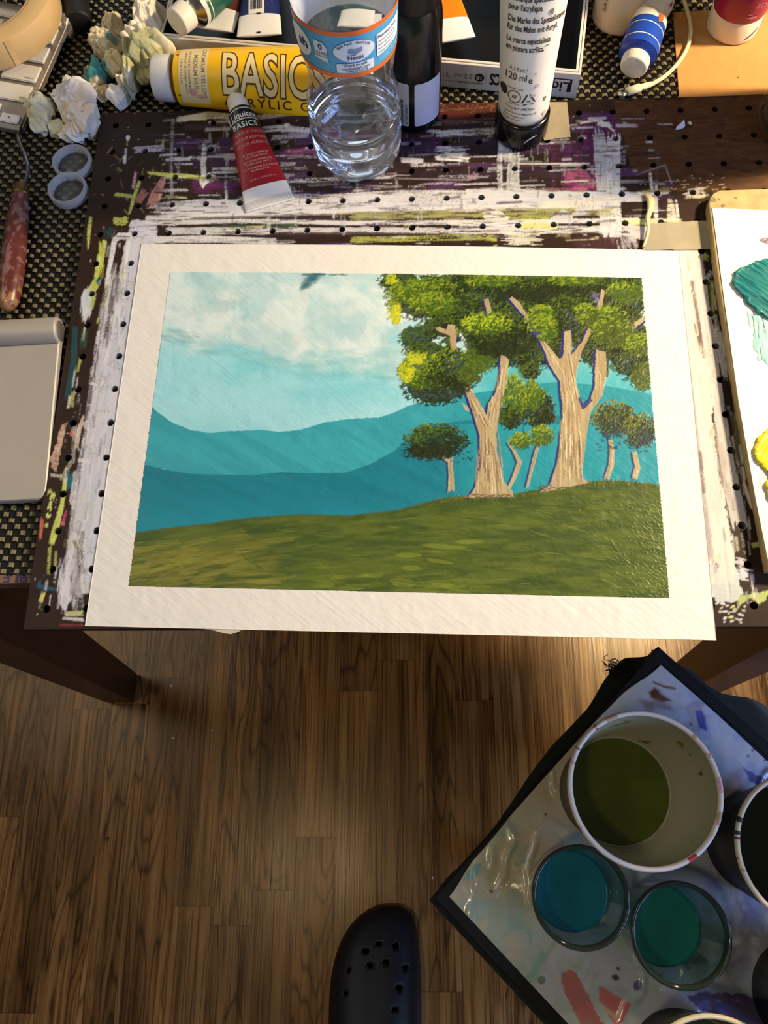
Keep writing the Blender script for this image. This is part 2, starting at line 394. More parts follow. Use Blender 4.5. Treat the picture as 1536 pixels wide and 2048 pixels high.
# ================================================================ the landscape painting (pigment + relief)
def paint_landscape():
    c = Canvas(235, 525, 1365, 1215, 1.35, (150, 208, 210))
    X, Y = c.X, c.Y; rnd = random.Random(11)
    # --- sky: pale cyan lightening downwards, cloud bank above
    f1 = fbm(X * 0.006 + Y * 0.004, Y * 0.014 - X * 0.003, 3, 4)
    base = lin((112, 196, 210)) + (lin((150, 212, 222)) - lin((112, 196, 210))) * ss(0.3, 0.7, f1)[..., None]
    low = ss(720, 850, Y)[..., None] * 0.55
    base = base + (lin((160, 212, 224)) - base) * low
    wx = X + 60 * (fbm(X * 0.01, Y * 0.01, 8, 3) - .5); wy = Y + 60 * (fbm(X * 0.01, Y * 0.01, 9, 3) - .5)
    edge = np.interp(X, [300, 330, 400, 470, 540, 600, 650, 700, 760, 830], [655, 662, 690, 705, 722, 740, 730, 728, 745, 755])
    cl = fbm(wx * 0.011, wy * 0.017, 21, 5)
    m = ss(30, -25, Y - edge + (cl - .5) * 90) * ss(0.28, 0.55, cl + 0.16)
    cloud = lin((190, 214, 216)) + (lin((222, 232, 230)) - lin((190, 214, 216))) * ss(.4, .65, fbm(wx * .02, wy * .02, 40, 4))[..., None]
    base = base + (cloud - base) * (m * 0.8)[..., None]
    gap = ss(.56, .68, fbm(X * .012 + 5, Y * .02, 55, 4)) * ss(690, 640, Y) * .45
    base = base + (lin((140, 195, 202)) - base) * gap[..., None]
    c.col[:] = base
    for k in range(130):                                  # teal underside of the cloud bank, scumbled
        x = rnd.uniform(325, 800); e = float(np.interp(x, [300, 330, 400, 470, 540, 600, 650, 700, 760, 830], [660, 668, 692, 704, 722, 744, 736, 732, 745, 755]))
        c.dab(x, e + rnd.uniform(-16, 14), rnd.uniform(24, 60), rnd.uniform(5, 12), rnd.uniform(-.1, .3), rnd.choice([(98, 178, 186), (120, 190, 196), (140, 198, 204)]), 0.1, 0.16)
    for k in range(60):
        c.dab(rnd.uniform(590, 790), rnd.uniform(700, 760), rnd.uniform(30, 70), rnd.uniform(8, 16), rnd.uniform(-.2, .2), (104, 184, 192), .1, .13)
    for k in range(260):
        c.dab(rnd.uniform(345, 790), rnd.uniform(555, 690), rnd.uniform(18, 55), rnd.uniform(8, 24), rnd.uniform(-.6, .6), rnd.choice([(226, 234, 230), (214, 224, 222), (196, 204, 208), (182, 214, 216)]), .1, .10)
    for k in range(110):
        t = rnd.random(); c.dab(636 - 34 * t + rnd.gauss(0, 9) * (1.1 - t), 548 + 32 * t + rnd.gauss(0, 2), rnd.uniform(16, 34) * (1.3 - t), rnd.uniform(6, 13), -.5 + rnd.gauss(0, .5), (30, 98, 112), .1, .10)
    for k in range(16): c.dab(rnd.uniform(600, 690), 549 + rnd.uniform(-1, 2), rnd.uniform(10, 26), 3, 0, (34, 98, 112), .1, .5)
    for k in range(9):
        c.dab(rnd.uniform(440, 520), rnd.uniform(590, 640), 40, 14, rnd.uniform(-.6, -.2), (176, 184, 192), .1, .12)
    for k in range(26): c.dab(rnd.uniform(328, 400), 664 + rnd.uniform(-3, 3) + rnd.uniform(0, 24), rnd.uniform(12, 30), 5, .3, (112, 168, 180), .1, .22)
    teal = (ss(900, 990, X) * ss(640, 740, Y))[..., None]; c.col += (lin((66, 172, 184)) - c.col) * teal * .9
    c.hgt += 0.3 * (fbm((X * .62 - Y * .78) * .35, (X * .78 + Y * .62) * .01, 77, 3) - .5)
    # --- far hill, near hill
    c.poly([(225, 760), (308, 818), (340, 843), (380, 860), (420, 866), (470, 862), (520, 860), (560, 864), (600, 860), (650, 845), (700, 838), (760, 835), (790, 825), (815, 812), (860, 800), (930, 792), (1000, 778), (1060, 769), (1110, 765), (1200, 770), (1300, 788), (1400, 790), (1400, 1100), (225, 1100)],
           (56, 160, 174), 1, 1.2, .3, 0, .3, 5, c2=(50, 150, 166), ang=.5, nf=.009)
    w = c.win(840, 740, 1400, 1010); k = (ss(840, 960, X[w]) * ss(745, 800, Y[w] + 20))[..., None] * .85
    right = (np.interp(X[w], [840, 1000, 1060, 1110, 1200, 1300, 1400], [806, 778, 769, 765, 770, 788, 790]) < Y[w])[..., None]
    c.col[w] += (lin((34, 142, 156)) - c.col[w]) * k * right
    c.poly([(225, 915), (290, 929), (330, 940), (380, 948), (440, 950), (500, 951), (560, 945), (620, 947), (690, 946), (740, 929), (790, 901), (820, 872), (860, 850), (1000, 834), (1200, 830), (1400, 840), (1400, 1100), (225, 1100)],
           (24, 122, 142), 1, 1.6, .3, 0, .3, 6, c2=(20, 116, 136), ang=.4, nf=.009)
    w = c.win(225, 940, 900, 1075); k = ss(985, 1050, Y[w])[..., None] * .6
    c.col[w] += (lin((30, 138, 158)) - c.col[w]) * k
    w = c.win(820, 850, 1400, 1010); k = ss(860, 980, X[w])[..., None] * .8
    c.col[w] += (lin((36, 150, 164)) - c.col[w]) * k
    for k in range(50):
        x = rnd.uniform(290, 760); y = float(np.interp(x, [290, 380, 500, 690, 760], [932, 950, 953, 948, 920]))
        c.dab(x, y + rnd.uniform(0, 5), rnd.uniform(10, 26), 3, rnd.uniform(-.2, .2), (38, 120, 128), .1, .35)
    # --- meadow
    G = [(225, 1075), (272, 1066), (330, 1057), (420, 1048), (500, 1036), (600, 1030), (700, 1032), (800, 1020), (860, 1003), (900, 994), (960, 993), (1020, 990), (1060, 982), (1120, 973), (1180, 963), (1240, 962), (1300, 967), (1345, 980), (1400, 990), (1400, 1230), (225, 1230)]
    c.poly(G, (86, 100, 36), 1, 1.6, .3, 0, .3, 12, c2=(66, 84, 34), ang=-.12, nf=.012)
    top = lambda x: float(np.interp(x, [p[0] for p in G[:19]], [p[1] for p in G[:19]]))
    for k in range(900):
        x = rnd.uniform(250, 1350); y = rnd.uniform(top(x) + 6, 1205); t = (y - top(x)) / 200
        a = -.16 * (1 - (x - 250) / 550) if x < 800 else .10 * math.sin((x - 800) / 130) + (.35 * max(0, (x - 1150) / 200))
        if x < 560 and t > .15: pal = [(130, 124, 48), (112, 112, 42), (94, 102, 38), (144, 138, 58)]
        elif 620 < x < 950 and t > .45: pal = [(102, 118, 42), (132, 144, 54), (80, 98, 36), (64, 82, 32)]
        else: pal = [(58, 78, 32), (72, 92, 38), (84, 102, 42), (50, 70, 30), (98, 112, 48)]
        c.dab(x, y, rnd.uniform(30, 95), rnd.uniform(4, 11), a + rnd.uniform(-.14, .14), rnd.choice(pal), rnd.uniform(.1, .6), rnd.uniform(.16, .5))
    for k in range(70):                                   # palette knife ridges
        x = rnd.uniform(270, 1330); y = rnd.uniform(top(x) + 15, 1190); a = rnd.uniform(-.35, .2) if x < 1000 else rnd.uniform(-.1, .5)
        l = rnd.uniform(14, 60); c.stroke([(x, y), (x + l * math.cos(a), y + l * math.sin(a))], 2.4, rnd.choice([(104, 116, 44), (84, 100, 34), (120, 126, 52)]), .5, 0, 1.6)
    for p in ([(820, 1062), (905, 1058), (935, 1062)], [(1080, 1050), (1190, 1045), (1200, 1058), (1218, 1062)], [(1125, 1020), (1250, 1021)], [(1040, 1096), (1130, 1104)], [(1170, 1094), (1222, 1082), (1242, 1112), (1262, 1130)], [(480, 1100), (495, 1120), (530, 1140)], [(730, 1105), (750, 1118)], [(840, 1132), (900, 1128)], [(1180, 1007), (1200, 1008)], [(960, 1132), (1000, 1134)]):
        c.stroke(p, 2.6, (72, 86, 30), .5, 0, 2.2)
    for k in range(420):                                  # rough dry speckle along the right and lower edge
        x = 1345 - abs(rnd.gauss(0, 60)); y = rnd.uniform(1000, 1200)
        c.dab(x, y, rnd.uniform(3, 9), rnd.uniform(1.5, 3), rnd.uniform(.2, .9), rnd.choice([(96, 110, 50), (70, 90, 36), (120, 128, 66)]), 1.8, .5)
    for k in range(150):
        x = rnd.uniform(262, 420); y = rnd.uniform(1085, 1170); c.dab(x, y, rnd.uniform(6, 18), 1.6, -.25, rnd.choice([(140, 136, 60), (112, 112, 42)]), 1.4, .6)
    for k in range(260):                                  # grassy rim of the hill
        x = rnd.uniform(860, 1330); c.dab(x, top(x) + rnd.uniform(-2, 9), rnd.uniform(4, 12), 2.2, rnd.uniform(-1.6, -.2), rnd.choice([(60, 74, 26), (82, 92, 38), (104, 100, 46)]), .8, .7)
    c.stroke([(272, 1066), (420, 1048), (500, 1036), (600, 1030), (700, 1032), (800, 1020), (860, 1003)], 5, (72, 84, 32), .5, .3)
    # --- trees
    BK = (172, 160, 126); BK2 = (128, 106, 76); LINE = (34, 36, 112)
    def bark(poly, sx=-4):
        c.poly([(x + sx, y + 1) for x, y in poly], LINE, .95, 1.5, .3, 0, .4)
        c.poly(poly, BK, 1, 1.3, .3, 0, .7, c2=(164, 144, 108), ang=PI / 2, nf=.02)
    def grain(p0, p1, wd, n):
        for k in range(n):
            u = rnd.uniform(-.5, .5); t0 = rnd.uniform(0, .6); t1 = t0 + rnd.uniform(.15, .4)
            q = lambda t: (p0[0] + (p1[0] - p0[0]) * t + u * (wd[0] + (wd[1] - wd[0]) * t), p0[1] + (p1[1] - p0[1]) * t)
            c.stroke([q(t0), q((t0 + t1) / 2), q(min(1, t1))], rnd.uniform(1.2, 2.8), rnd.choice([(136, 106, 74), (194, 176, 138), (164, 142, 110), (116, 88, 62), (204, 188, 150)]), .7, 0, 1.4)
    DK = [(28, 38, 14), (36, 48, 16), (44, 58, 18), (24, 32, 14)]; MD = [(62, 88, 22), (74, 100, 24), (52, 74, 20), (86, 108, 26)]
    HI = [(112, 138, 28), (130, 150, 30), (96, 124, 26), (150, 166, 36)]; YL = [(190, 196, 34), (204, 206, 44), (170, 182, 34)]; OL = [(64, 80, 24), (80, 94, 30), (52, 66, 20), (94, 106, 36)]
    def leaves(cx, cy, rx, ry, pals, n, sz=(5, 11), hl=None, ang=-.5):
        c.poly([(cx + rx * .9 * math.cos(t) * rnd.uniform(.85, 1.02), cy + ry * .9 * math.sin(t) * rnd.uniform(.85, 1.02)) for t in np.linspace(0, 2 * PI, 18)[:-1]], pals[0][0], .93, 8, .1, 0, .6)
        for k in range(int(n * 1.25)):
            r = math.sqrt(rnd.random()); t = rnd.uniform(0, 2 * PI); x = cx + rx * r * math.cos(t); y = cy + ry * r * math.sin(t)
            light = -(math.cos(t) * .45 + math.sin(t) * .8) * r + rnd.gauss(0, .38) + (0 if hl is None else hl)
            pal = pals[0] if light < -.1 or len(pals) == 1 else pals[1] if light < .55 or len(pals) == 2 else pals[2]
            c.dab(x, y, rnd.uniform(*sz), rnd.uniform(1.8, 3.6), ang + rnd.gauss(0, .5), rnd.choice(pal), rnd.uniform(.5, 1.5), .72)
    # background masses
    leaves(1030, 582, 262, 46, [DK, MD], 1500)
    for bx in (800, 860, 920, 985, 1045, 1110, 1180, 1240, 1270): leaves(bx, 566 + rnd.uniform(-4, 6), 46, 22, [DK, MD, MD], 150)
    leaves(1040, 600, 60, 26, [DK], 220); leaves(1115, 592, 70, 28, [DK], 260); leaves(1245, 612, 52, 34, [DK, [(40, 54, 20)]], 260)
    leaves(1010, 700, 66, 40, [DK, MD], 380); leaves(1060, 712, 30, 46, [DK, MD], 180); leaves(1060, 745, 22, 20, [DK, MD], 70)
    leaves(1085, 655, 56, 42, [DK, [(40, 56, 20)], MD], 420); leaves(1030, 640, 64, 40, [DK, MD], 420); leaves(925, 618, 66, 30, [DK, MD], 300); leaves(1235, 655, 60, 56, [DK, OL], 460); leaves(1095, 715, 24, 22, [DK, MD], 80); leaves(960, 690, 30, 40, [DK, MD], 150)
    leaves(1150, 640, 80, 52, [DK, [(40, 54, 20)], MD], 620); leaves(1110, 690, 34, 30, [DK, OL], 160)
    leaves(1195, 690, 52, 46, [DK, OL], 340); leaves(1262, 700, 46, 66, [DK, OL], 420); leaves(1285, 752, 28, 32, [OL, OL], 160); leaves(1200, 735, 22, 26, [OL], 60)
    # little far trees
    def thin(pts, wd):
        c.stroke([(x - 3, y) for x, y in pts], [q + 2 for q in wd], LINE, .85, .1, .3); c.stroke(pts, wd, (188, 174, 140), 1, .12, 1.0, c2=(150, 132, 104))
    thin([(902, 986), (902, 950), (900, 925), (905, 902)], [13, 10, 9, 5]); thin([(899, 925), (884, 914), (868, 911)], [6, 5, 3])
    thin([(1016, 980), (1028, 955), (1039, 925), (1028, 902), (1014, 884)], [6, 8, 9, 6, 3]); c.stroke([(1040, 900), (1048, 850), (1036, 810)], 3, LINE, .7, .2)
    thin([(1053, 978), (1063, 940), (1073, 900), (1084, 880)], [5, 6, 7, 3])
    thin([(1212, 960), (1222, 932), (1224, 900), (1219, 874)], [9, 11, 9, 6]); thin([(1267, 962), (1275, 935), (1267, 900)], [11, 11, 8])
    leaves(1028, 795, 30, 50, [MD, HI], 240, ang=-1); leaves(1076, 818, 36, 42, [DK, MD, HI], 280, ang=-.9); leaves(1062, 790, 26, 30, [MD, HI], 120, ang=-1)
    leaves(1020, 835, 26, 26, [DK, MD], 110); leaves(1042, 882, 26, 18, [MD, HI, HI], 90); leaves(1082, 872, 26, 22, [MD, HI, HI], 100); leaves(1095, 836, 16, 14, [DK], 40)
    leaves(872, 882, 66, 36, [[(26, 40, 20), (22, 34, 18)], [(44, 66, 26), (56, 80, 28)], [(74, 104, 30), (96, 122, 32)]], 520, ang=.35); leaves(860, 905, 54, 16, [DK], 150, ang=.1)
    for k in range(70): c.dab(rnd.uniform(800, 945), rnd.uniform(885, 925), rnd.uniform(5, 12), 1.8, rnd.uniform(-.3, .3), (24, 40, 30), .6, .8)
    leaves(1228, 838, 46, 38, [[(44, 56, 40), (50, 62, 30)], OL, [(122, 128, 52)]], 300); leaves(1280, 862, 36, 36, [[(44, 56, 44)], OL, [(120, 126, 54)]], 260)
    for k in range(60): c.dab(rnd.choice([rnd.uniform(1195, 1240), rnd.uniform(1248, 1305)]), rnd.uniform(862, 905), rnd.uniform(5, 11), 3, rnd.uniform(-.6, .6), rnd.choice([(40, 44, 104), (58, 66, 84), (36, 52, 60)]), .8, .8)
    # left crown, rounded tiers
    leaves(850, 600, 84, 44, [DK, MD, HI], 640); leaves(905, 640, 52, 30, [DK, MD], 220)
    leaves(835, 676, 38, 26, [[(26, 50, 30), (34, 60, 32)], MD], 180); leaves(880, 655, 46, 24, [DK, MD], 160)
    leaves(860, 702, 58, 18, [DK, MD], 200); leaves(905, 690, 24, 18, [DK, MD], 60)
    # trunks
    bark([(896, 649), (910, 650), (913, 675), (912, 700), (901, 702), (900, 672), (884, 666), (872, 660), (876, 653), (893, 660)], 4)
    bark([(968, 600), (976, 597), (984, 622), (984, 630), (974, 628)], -4)
    bark([(1203, 579), (1209, 582), (1206, 604), (1203, 624), (1190, 623), (1198, 600)], -3)
    bark([(1256, 660), (1270, 645), (1290, 632), (1293, 638), (1276, 652), (1262, 664)], 4)
    R_ = [(1080, 984), (1099, 969), (1113, 930), (1118, 900), (1123, 864), (1127, 848), (1125, 825), (1119, 762), (1099, 731), (1090, 706), (1076, 676), (1062, 652), (1052, 637), (1029, 612), (1018, 598), (1024, 594), (1038, 604), (1049, 622), (1072, 653), (1093, 688), (1119, 719), (1126, 712), (1127, 696), (1128, 664), (1140, 661), (1144, 684), (1142, 712), (1148, 703), (1164, 684), (1177, 655), (1183, 664), (1162, 707), (1154, 739), (1151, 762), (1158, 790), (1163, 815), (1181, 797), (1189, 774), (1190, 740), (1191, 700), (1211, 704), (1213, 747), (1205, 789), (1181, 825), (1174, 864), (1168, 911), (1162, 954), (1178, 966), (1150, 972), (1120, 980)]
    bark(R_, -5); c.stroke([(1158, 795), (1166, 817), (1186, 796)], 6, LINE, .9, 0)
    grain((1140, 975), (1140, 800), (56, 34), 60); grain((1145, 830), (1128, 700), (36, 20), 24); grain((1195, 790), (1200, 706), (18, 16), 10); grain((1120, 740), (1035, 610), (16, 6), 12)
    L_ = [(936, 996), (951, 973), (957, 950), (961, 930), (959, 871), (950, 840), (943, 817), (932, 790), (922, 762), (928, 758), (941, 778), (959, 805), (973, 832), (976, 809), (990, 786), (1000, 762), (1001, 711), (1009, 708), (1018, 722), (1013, 770), (1003, 801), (998, 828), (992, 871), (994, 910), (1006, 961), (1025, 984), (1027, 995), (985, 994)]
    bark(L_, -5); c.poly([(923, 805), (934, 812), (940, 824), (930, 820)], BK, 1, 1)
    grain((980, 993), (975, 850), (66, 40), 75); grain((975, 860), (935, 775), (30, 12), 18); grain((985, 850), (1008, 716), (26, 12), 20)
    for k in range(26): c.dab(rnd.uniform(925, 1030), 993 + rnd.uniform(-4, 4), rnd.uniform(6, 14), 3, rnd.uniform(-.4, .4), rnd.choice([(104, 82, 52), (84, 90, 40), (130, 110, 76)]), .9, .8)
    for k in range(22): c.dab(rnd.uniform(1075, 1180), 976 + rnd.uniform(-6, 5), rnd.uniform(6, 14), 3, rnd.uniform(-.5, .2), rnd.choice([(104, 82, 52), (84, 90, 40)]), .9, .8)
    # foliage in front of the branches
    leaves(790, 628, 15, 24, [YL], 60, (5, 9)); leaves(784, 560, 15, 9, [YL, HI], 30, (5, 8)); leaves(782, 606, 8, 8, [HI], 16)
    leaves(828, 586, 52, 26, [MD, HI], 230); leaves(870, 608, 54, 24, [MD, HI], 240)
    leaves(870, 775, 70, 38, [DK, DK, MD], 420); leaves(846, 742, 50, 38, [MD, HI, HI], 320); leaves(812, 745, 18, 22, [YL, HI], 80, (5, 9)); leaves(832, 716, 22, 13, [YL, HI], 60, (5, 9)); leaves(905, 742, 62, 46, [DK, MD, HI], 380)
    leaves(960, 720, 34, 32, [MD, MD], 130); leaves(940, 750, 26, 22, [OL, MD], 80)
    leaves(984, 662, 74, 40, [DK, MD, HI], 460); leaves(975, 650, 52, 20, [MD, [(150, 176, 34), (124, 152, 30), (172, 190, 46)]], 200); leaves(1005, 698, 62, 18, [DK], 170)
    leaves(1082, 640, 32, 30, [MD, HI], 180); leaves(1095, 662, 26, 26, [MD, HI], 90); leaves(1214, 640, 42, 30, [OL, HI], 220); leaves(1228, 668, 50, 30, [OL, OL, HI], 240); leaves(1172, 628, 26, 22, [OL, HI], 90)
    leaves(1278, 690, 30, 26, [OL, HI], 130); leaves(1258, 585, 48, 22, [MD, OL, HI], 170); leaves(1150, 560, 60, 12, [MD, HI], 110); leaves(985, 562, 60, 12, [MD, HI], 110)
    c.dab(1190, 592, 14, 12, 0, (96, 92, 140), .6, .7); c.dab(1072, 668, 16, 10, 0, (48, 48, 120), .6, .8); c.dab(1194, 600, 8, 8, 0, (120, 116, 156), .6, .7)
    c.poly([(1286, 648), (1302, 644), (1310, 668), (1298, 664)], (170, 206, 214), .9, 2)
    c.dab(920, 690, 14, 16, 1.2, (176, 214, 216), .3, .9); c.dab(888, 690, 10, 8, 0, (176, 214, 216), .3, .8)
    return c

# ================================================================ paint on the pegboard
def paint_board():
    c = Canvas(20, 180, 1560, 1290, 1.0, (46, 27, 21)); X, Y = c.X, c.Y; r = random.Random(5)
    f = fbm(X * .02, Y * .05, 2, 4)[..., None]
    c.col[:] = lin((35, 23, 17)) + (lin((49, 31, 21)) - lin((35, 23, 17))) * f
    W = (214, 212, 214); CW = (222, 214, 198); LM = (196, 202, 104); PU = (74, 42, 88); MG = (140, 44, 106); TL = (26, 78, 84); GY = (150, 144, 146); PK = (176, 128, 130)
    S = c.stroke
    # purple ground behind, streaked
    for k in range(70):
        x = r.uniform(330, 1180); y = r.uniform(232, 400); l = r.uniform(60, 240)
        S([(x, y), (x + l, y - l * .03)], r.uniform(5, 18), r.choice([PU, (60, 34, 66), (84, 54, 92), (50, 34, 46), (66, 46, 58), (44, 30, 40)]), .75, r.choice([.35, .45, .5]), .2)
    for k in range(34):
        x = r.uniform(1090, 1235); y = r.uniform(220, 300); l = r.uniform(30, 110)
        S([(x, y), (x + r.uniform(-4, 4), y + l)], r.uniform(8, 22), r.choice([(84, 34, 74), (92, 32, 88), (70, 30, 58), (104, 36, 96)]), .7, .38, .2)
    for k in range(16): S([(r.uniform(1120, 1200), r.uniform(330, 380)), (r.uniform(1130, 1210), r.uniform(360, 395))], r.uniform(8, 16), r.choice([(150, 54, 112), (166, 84, 116), (186, 120, 128)]), .65, .45, .3)
    S([(1080, 388), (1180, 382)], 18, (176, 120, 128), .6, .5); S([(900, 388), (1120, 380)], 10, (150, 120, 128), .5, .52)
    for k in range(46):                                   # loose white dry brushing
        x = r.uniform(330, 1170); y = r.uniform(235, 395); l = r.uniform(20, 150)
        S([(x, y), (x + l, y - l * .03 + r.uniform(-2, 2))], r.uniform(2, 9), r.choice([W, GY, (180, 172, 186), (196, 190, 200)]), .75, r.choice([.5, .55, .6]), .4)
    S([(560, 306), (640, 300), (760, 306)], 16, (126, 50, 112), .8, .45); S([(570, 302), (650, 296)], 6, (214, 110, 170), .7, .5)
    S([(380, 372), (470, 374), (480, 380)], 26, (118, 40, 100), .7, .47); S([(330, 290), (420, 286)], 22, PU, .8, .35); S([(430, 284), (500, 290)], 20, PU, .9, .3)
    S([(348, 238), (420, 230), (500, 236), (600, 226)], [6, 14, 10, 6], (196, 186, 160), .85, .42); S([(350, 244), (380, 236), (415, 232)], [3, 10, 16], (206, 196, 168), .9, .3)
    S([(500, 262), (560, 256), (625, 262)], 12, W, .8, .5); S([(540, 276), (620, 270)], 10, (190, 180, 200), .7, .5)
    for x, y0, y1, w in ((346, 240, 400, 6), (410, 285, 370, 9), (455, 320, 400, 5), (1013, 235, 330, 22), (1030, 300, 400, 26), (1003, 262, 390, 10), (1240, 300, 440, 8), (1316, 300, 470, 6)):
        S([(x, y0), (x - 4, (y0 + y1) / 2), (x - 2, y1)], w, r.choice([W, GY, (200, 196, 204)]), .75, .46, .4)
    S([(1196, 250), (1204, 330), (1222, 480)], [22, 30, 40], (196, 194, 200), .9, .33, .5); S([(1228, 262), (1226, 340), (1232, 490)], 26, W, .85, .36, .5); S([(1192, 248), (1225, 250)], 10, W, .9, .4)
    S([(1160, 246), (1200, 240), (1230, 264)], 4, CW, .9, .2)
    S([(872, 305), (938, 305)], 26, W, .95, .3, .5); S([(870, 316), (940, 320)], 8, (228, 226, 224), .95, .15, .6); S([(870, 268), (1000, 262)], 14, W, .8, .5); S([(800, 320), (850, 322)], 10, W, .85, .4)
    S([(1030, 328), (1180, 327)], 3, CW, .9, .2); S([(870, 246), (1000, 236)], 3, GY, .7, .3); S([(880, 222), (990, 212)], 4, (190, 170, 150), .4, .6)
    S([(930, 355), (960, 352)], 12, (186, 140, 168), .8, .4); S([(760, 356), (940, 360)], 3, GY, .7, .4); S([(680, 358), (760, 354)], 3, W, .7, .4)
    c.poly([(398, 352), (418, 346), (432, 352), (428, 364), (414, 366), (406, 378), (398, 366)], (226, 222, 222), 1, 2, .2, 0, .6)
    c.dab(574, 250, 12, 8, 0, (224, 220, 214), .6); c.dab(614, 296, 8, 4, 0, (220, 210, 214), .5)
    for k in range(320):                                  # specks
        x = r.uniform(180, 1500); y = r.uniform(205, 470); c.dab(x, y, r.uniform(1.5, 4), r.uniform(1.2, 2.4), r.uniform(0, 3), r.choice([W, GY, (206, 188, 160), (120, 100, 90)]), .3, .7)
    for k in range(90): c.dab(r.uniform(872, 990), r.uniform(206, 226), r.uniform(1.5, 6), 1.5, r.uniform(-.5, .5), (196, 170, 140), .3, .8)
    # brown red zone by the bottle and the plain brown right side
    c.poly([(878, 202), (1000, 200), (996, 238), (880, 252)], (88, 40, 28), .75, 4, .1, .2); c.poly([(1225, 200), (1570, 190), (1570, 378), (1400, 382), (1330, 380), (1262, 330), (1240, 262)], (86, 56, 31), .95, 8, .05, 0, .1, c2=(72, 46, 27))
    # broad white gesso bands above the paper
    S([(300, 418), (450, 414), (600, 410), (800, 404), (1000, 398), (1180, 396), (1320, 392)], [26, 32, 32, 36, 34, 28, 16], W, 1, .27, .7, edge=.25, c2=(196, 196, 204))
    S([(470, 402), (640, 396), (820, 388), (1000, 388)], 16, (204, 202, 204), .8, .45, .5)
    S([(290, 436), (500, 430), (700, 424), (900, 418), (1200, 412)], 10, W, .95, .3, .5)
    S([(380, 440), (560, 436), (760, 430), (900, 426)], 12, (60, 50, 44), .7, .42); S([(700, 432), (900, 428), (1060, 424), (1230, 424)], 16, (118, 112, 88), .75, .4, c2=(196, 196, 120))
    S([(300, 446), (500, 442), (700, 446), (1000, 444), (1280, 440)], 9, W, .9, .36, .5); S([(420, 456), (520, 453), (600, 450)], 9, (70, 92, 66), .8, .42); S([(430, 460), (520, 456)], 6, LM, .8, .5)
    S([(330, 462), (600, 462), (900, 462), (1250, 458)], 14, (206, 204, 206), .9, .40, .5); S([(540, 470), (700, 468), (1100, 474)], 8, (52, 34, 32), .9, .4)
    S([(1000, 470), (1090, 470)], 40, (206, 204, 190), .9, .36, .5); S([(900, 446), (1010, 448), (1120, 446)], 12, W, .9, .35); S([(700, 480), (960, 474), (1000, 478)], 12, LM, .6, .55); S([(960, 430), (1100, 438)], 10, LM, .6, .53); S([(1040, 450), (1120, 452)], 12, LM, .8, .45)
    c.poly([(968, 424), (990, 416), (1020, 436), (1010, 444), (966, 438)], (218, 210, 200), .95, 2); c.poly([(1098, 438), (1125, 420), (1146, 424), (1146, 444)], (200, 200, 204), .9, 2)
    S([(300, 480), (420, 478), (560, 484)], 14, (212, 210, 212), .95, .3); S([(1140, 484), (1280, 488)], 24, (62, 34, 40), .9, .2); S([(1250, 470), (1260, 505)], 40, (190, 186, 190), .8, .42)
    S([(1080, 410), (1200, 405), (1240, 400)], 14, (224, 216, 204), .95, .25, .8); S([(1150, 418), (1200, 414), (1230, 404)], 10, (206, 204, 206), .9, .3, .6)
    # upper left corner marks
    S([(292, 345), (335, 350), (372, 352), (440, 360)], [4, 8, 9, 3], LM, 1, .25, .6); S([(228, 388), (265, 393)], 7, LM, .95, .2); S([(280, 360), (268, 395), (258, 430)], [6, 7, 4], LM, .95, .25); S([(330, 392), (375, 396)], 3, LM, .8, .4)
    c.poly([(226, 434), (258, 434), (252, 450), (228, 450)], LM, .85, 4, .2, .3); S([(182, 432), (178, 460), (176, 500)], [5, 8, 3], LM, .9, .45); S([(330, 350), (312, 390), (296, 420)], [8, 22, 14], (184, 128, 124), .85, .4); S([(292, 380), (270, 410)], 16, (176, 116, 112), .7, .5)
    S([(272, 340), (266, 380)], [4, 8], (206, 160, 166), .9, .3); S([(250, 310), (248, 330)], 5, W, .9, .35); c.dab(256, 276, 8, 12, 0, W, .5); S([(252, 296), (250, 328)], 4, W, .8, .3)
    for k in range(40):
        x, y = r.uniform(205, 330), r.uniform(290, 470); S([(x, y), (x + r.uniform(-14, 14), y + r.uniform(-20, 20))], r.uniform(1.5, 5), r.choice([LM, GY, (120, 110, 96), W, (176, 128, 130)]), .5, .5)
    S([(210, 458), (230, 468)], 16, TL, .9, .3); S([(265, 300), (330, 296)], 12, (190, 180, 200), .7, .55)
    # left strip: white band beside the paper
    ed = lambda y: 283 - 113 * (y - 487) / 765
    L = [(ed(y) + 6, y) for y in range(440, 1200, 20)]
    c.poly([(L[0][0] + 20, L[0][1])] + [(x + 20, y) for x, y in L] + [(152, 1190), (150, 1130), (162, 1060), (168, 980), (176, 900), (188, 850), (192, 760), (212, 700), (222, 640), (238, 560), (248, 500), (262, 440)], (204, 206, 216), 1, 5, .12, 0, .5, c2=(190, 194, 208), ang=1.72, nf=.02, soft=.6)
    for y in range(540, 1150, 16): S([(ed(y) - 46, y), (ed(y + 60) - 46, y + 60)], r.uniform(24, 34), (200, 200, 210), .9, .47, .4)
    for y in range(520, 1100, 40): S([(ed(y) - 62, y), (ed(y + 50) - 60, y + 50)], 16, (48, 26, 24), .75, .47)
    S([(270, 474), (240, 472), (229, 480), (222, 520), (214, 560), (212, 580)], [14, 13, 10, 9, 8, 4], (216, 216, 220), 1, .1, .8); S([(258, 478), (250, 530), (247, 560)], [9, 8, 4], (218, 218, 222), .95, .2, .7); S([(236, 494), (244, 488)], 12, W, .9, .3)
    S([(240, 490), (232, 560), (222, 620), (210, 700)], 13, (52, 30, 28), .75, .42)
    S([(206, 480), (204, 510), (196, 545), (190, 560)], [14, 12, 14, 8], (196, 200, 84), .95, .32, .6); S([(196, 560), (184, 580), (178, 600)], 16, (190, 196, 100), .9, .38); S([(200, 556), (190, 564)], 14, (110, 180, 176), .8, .4)
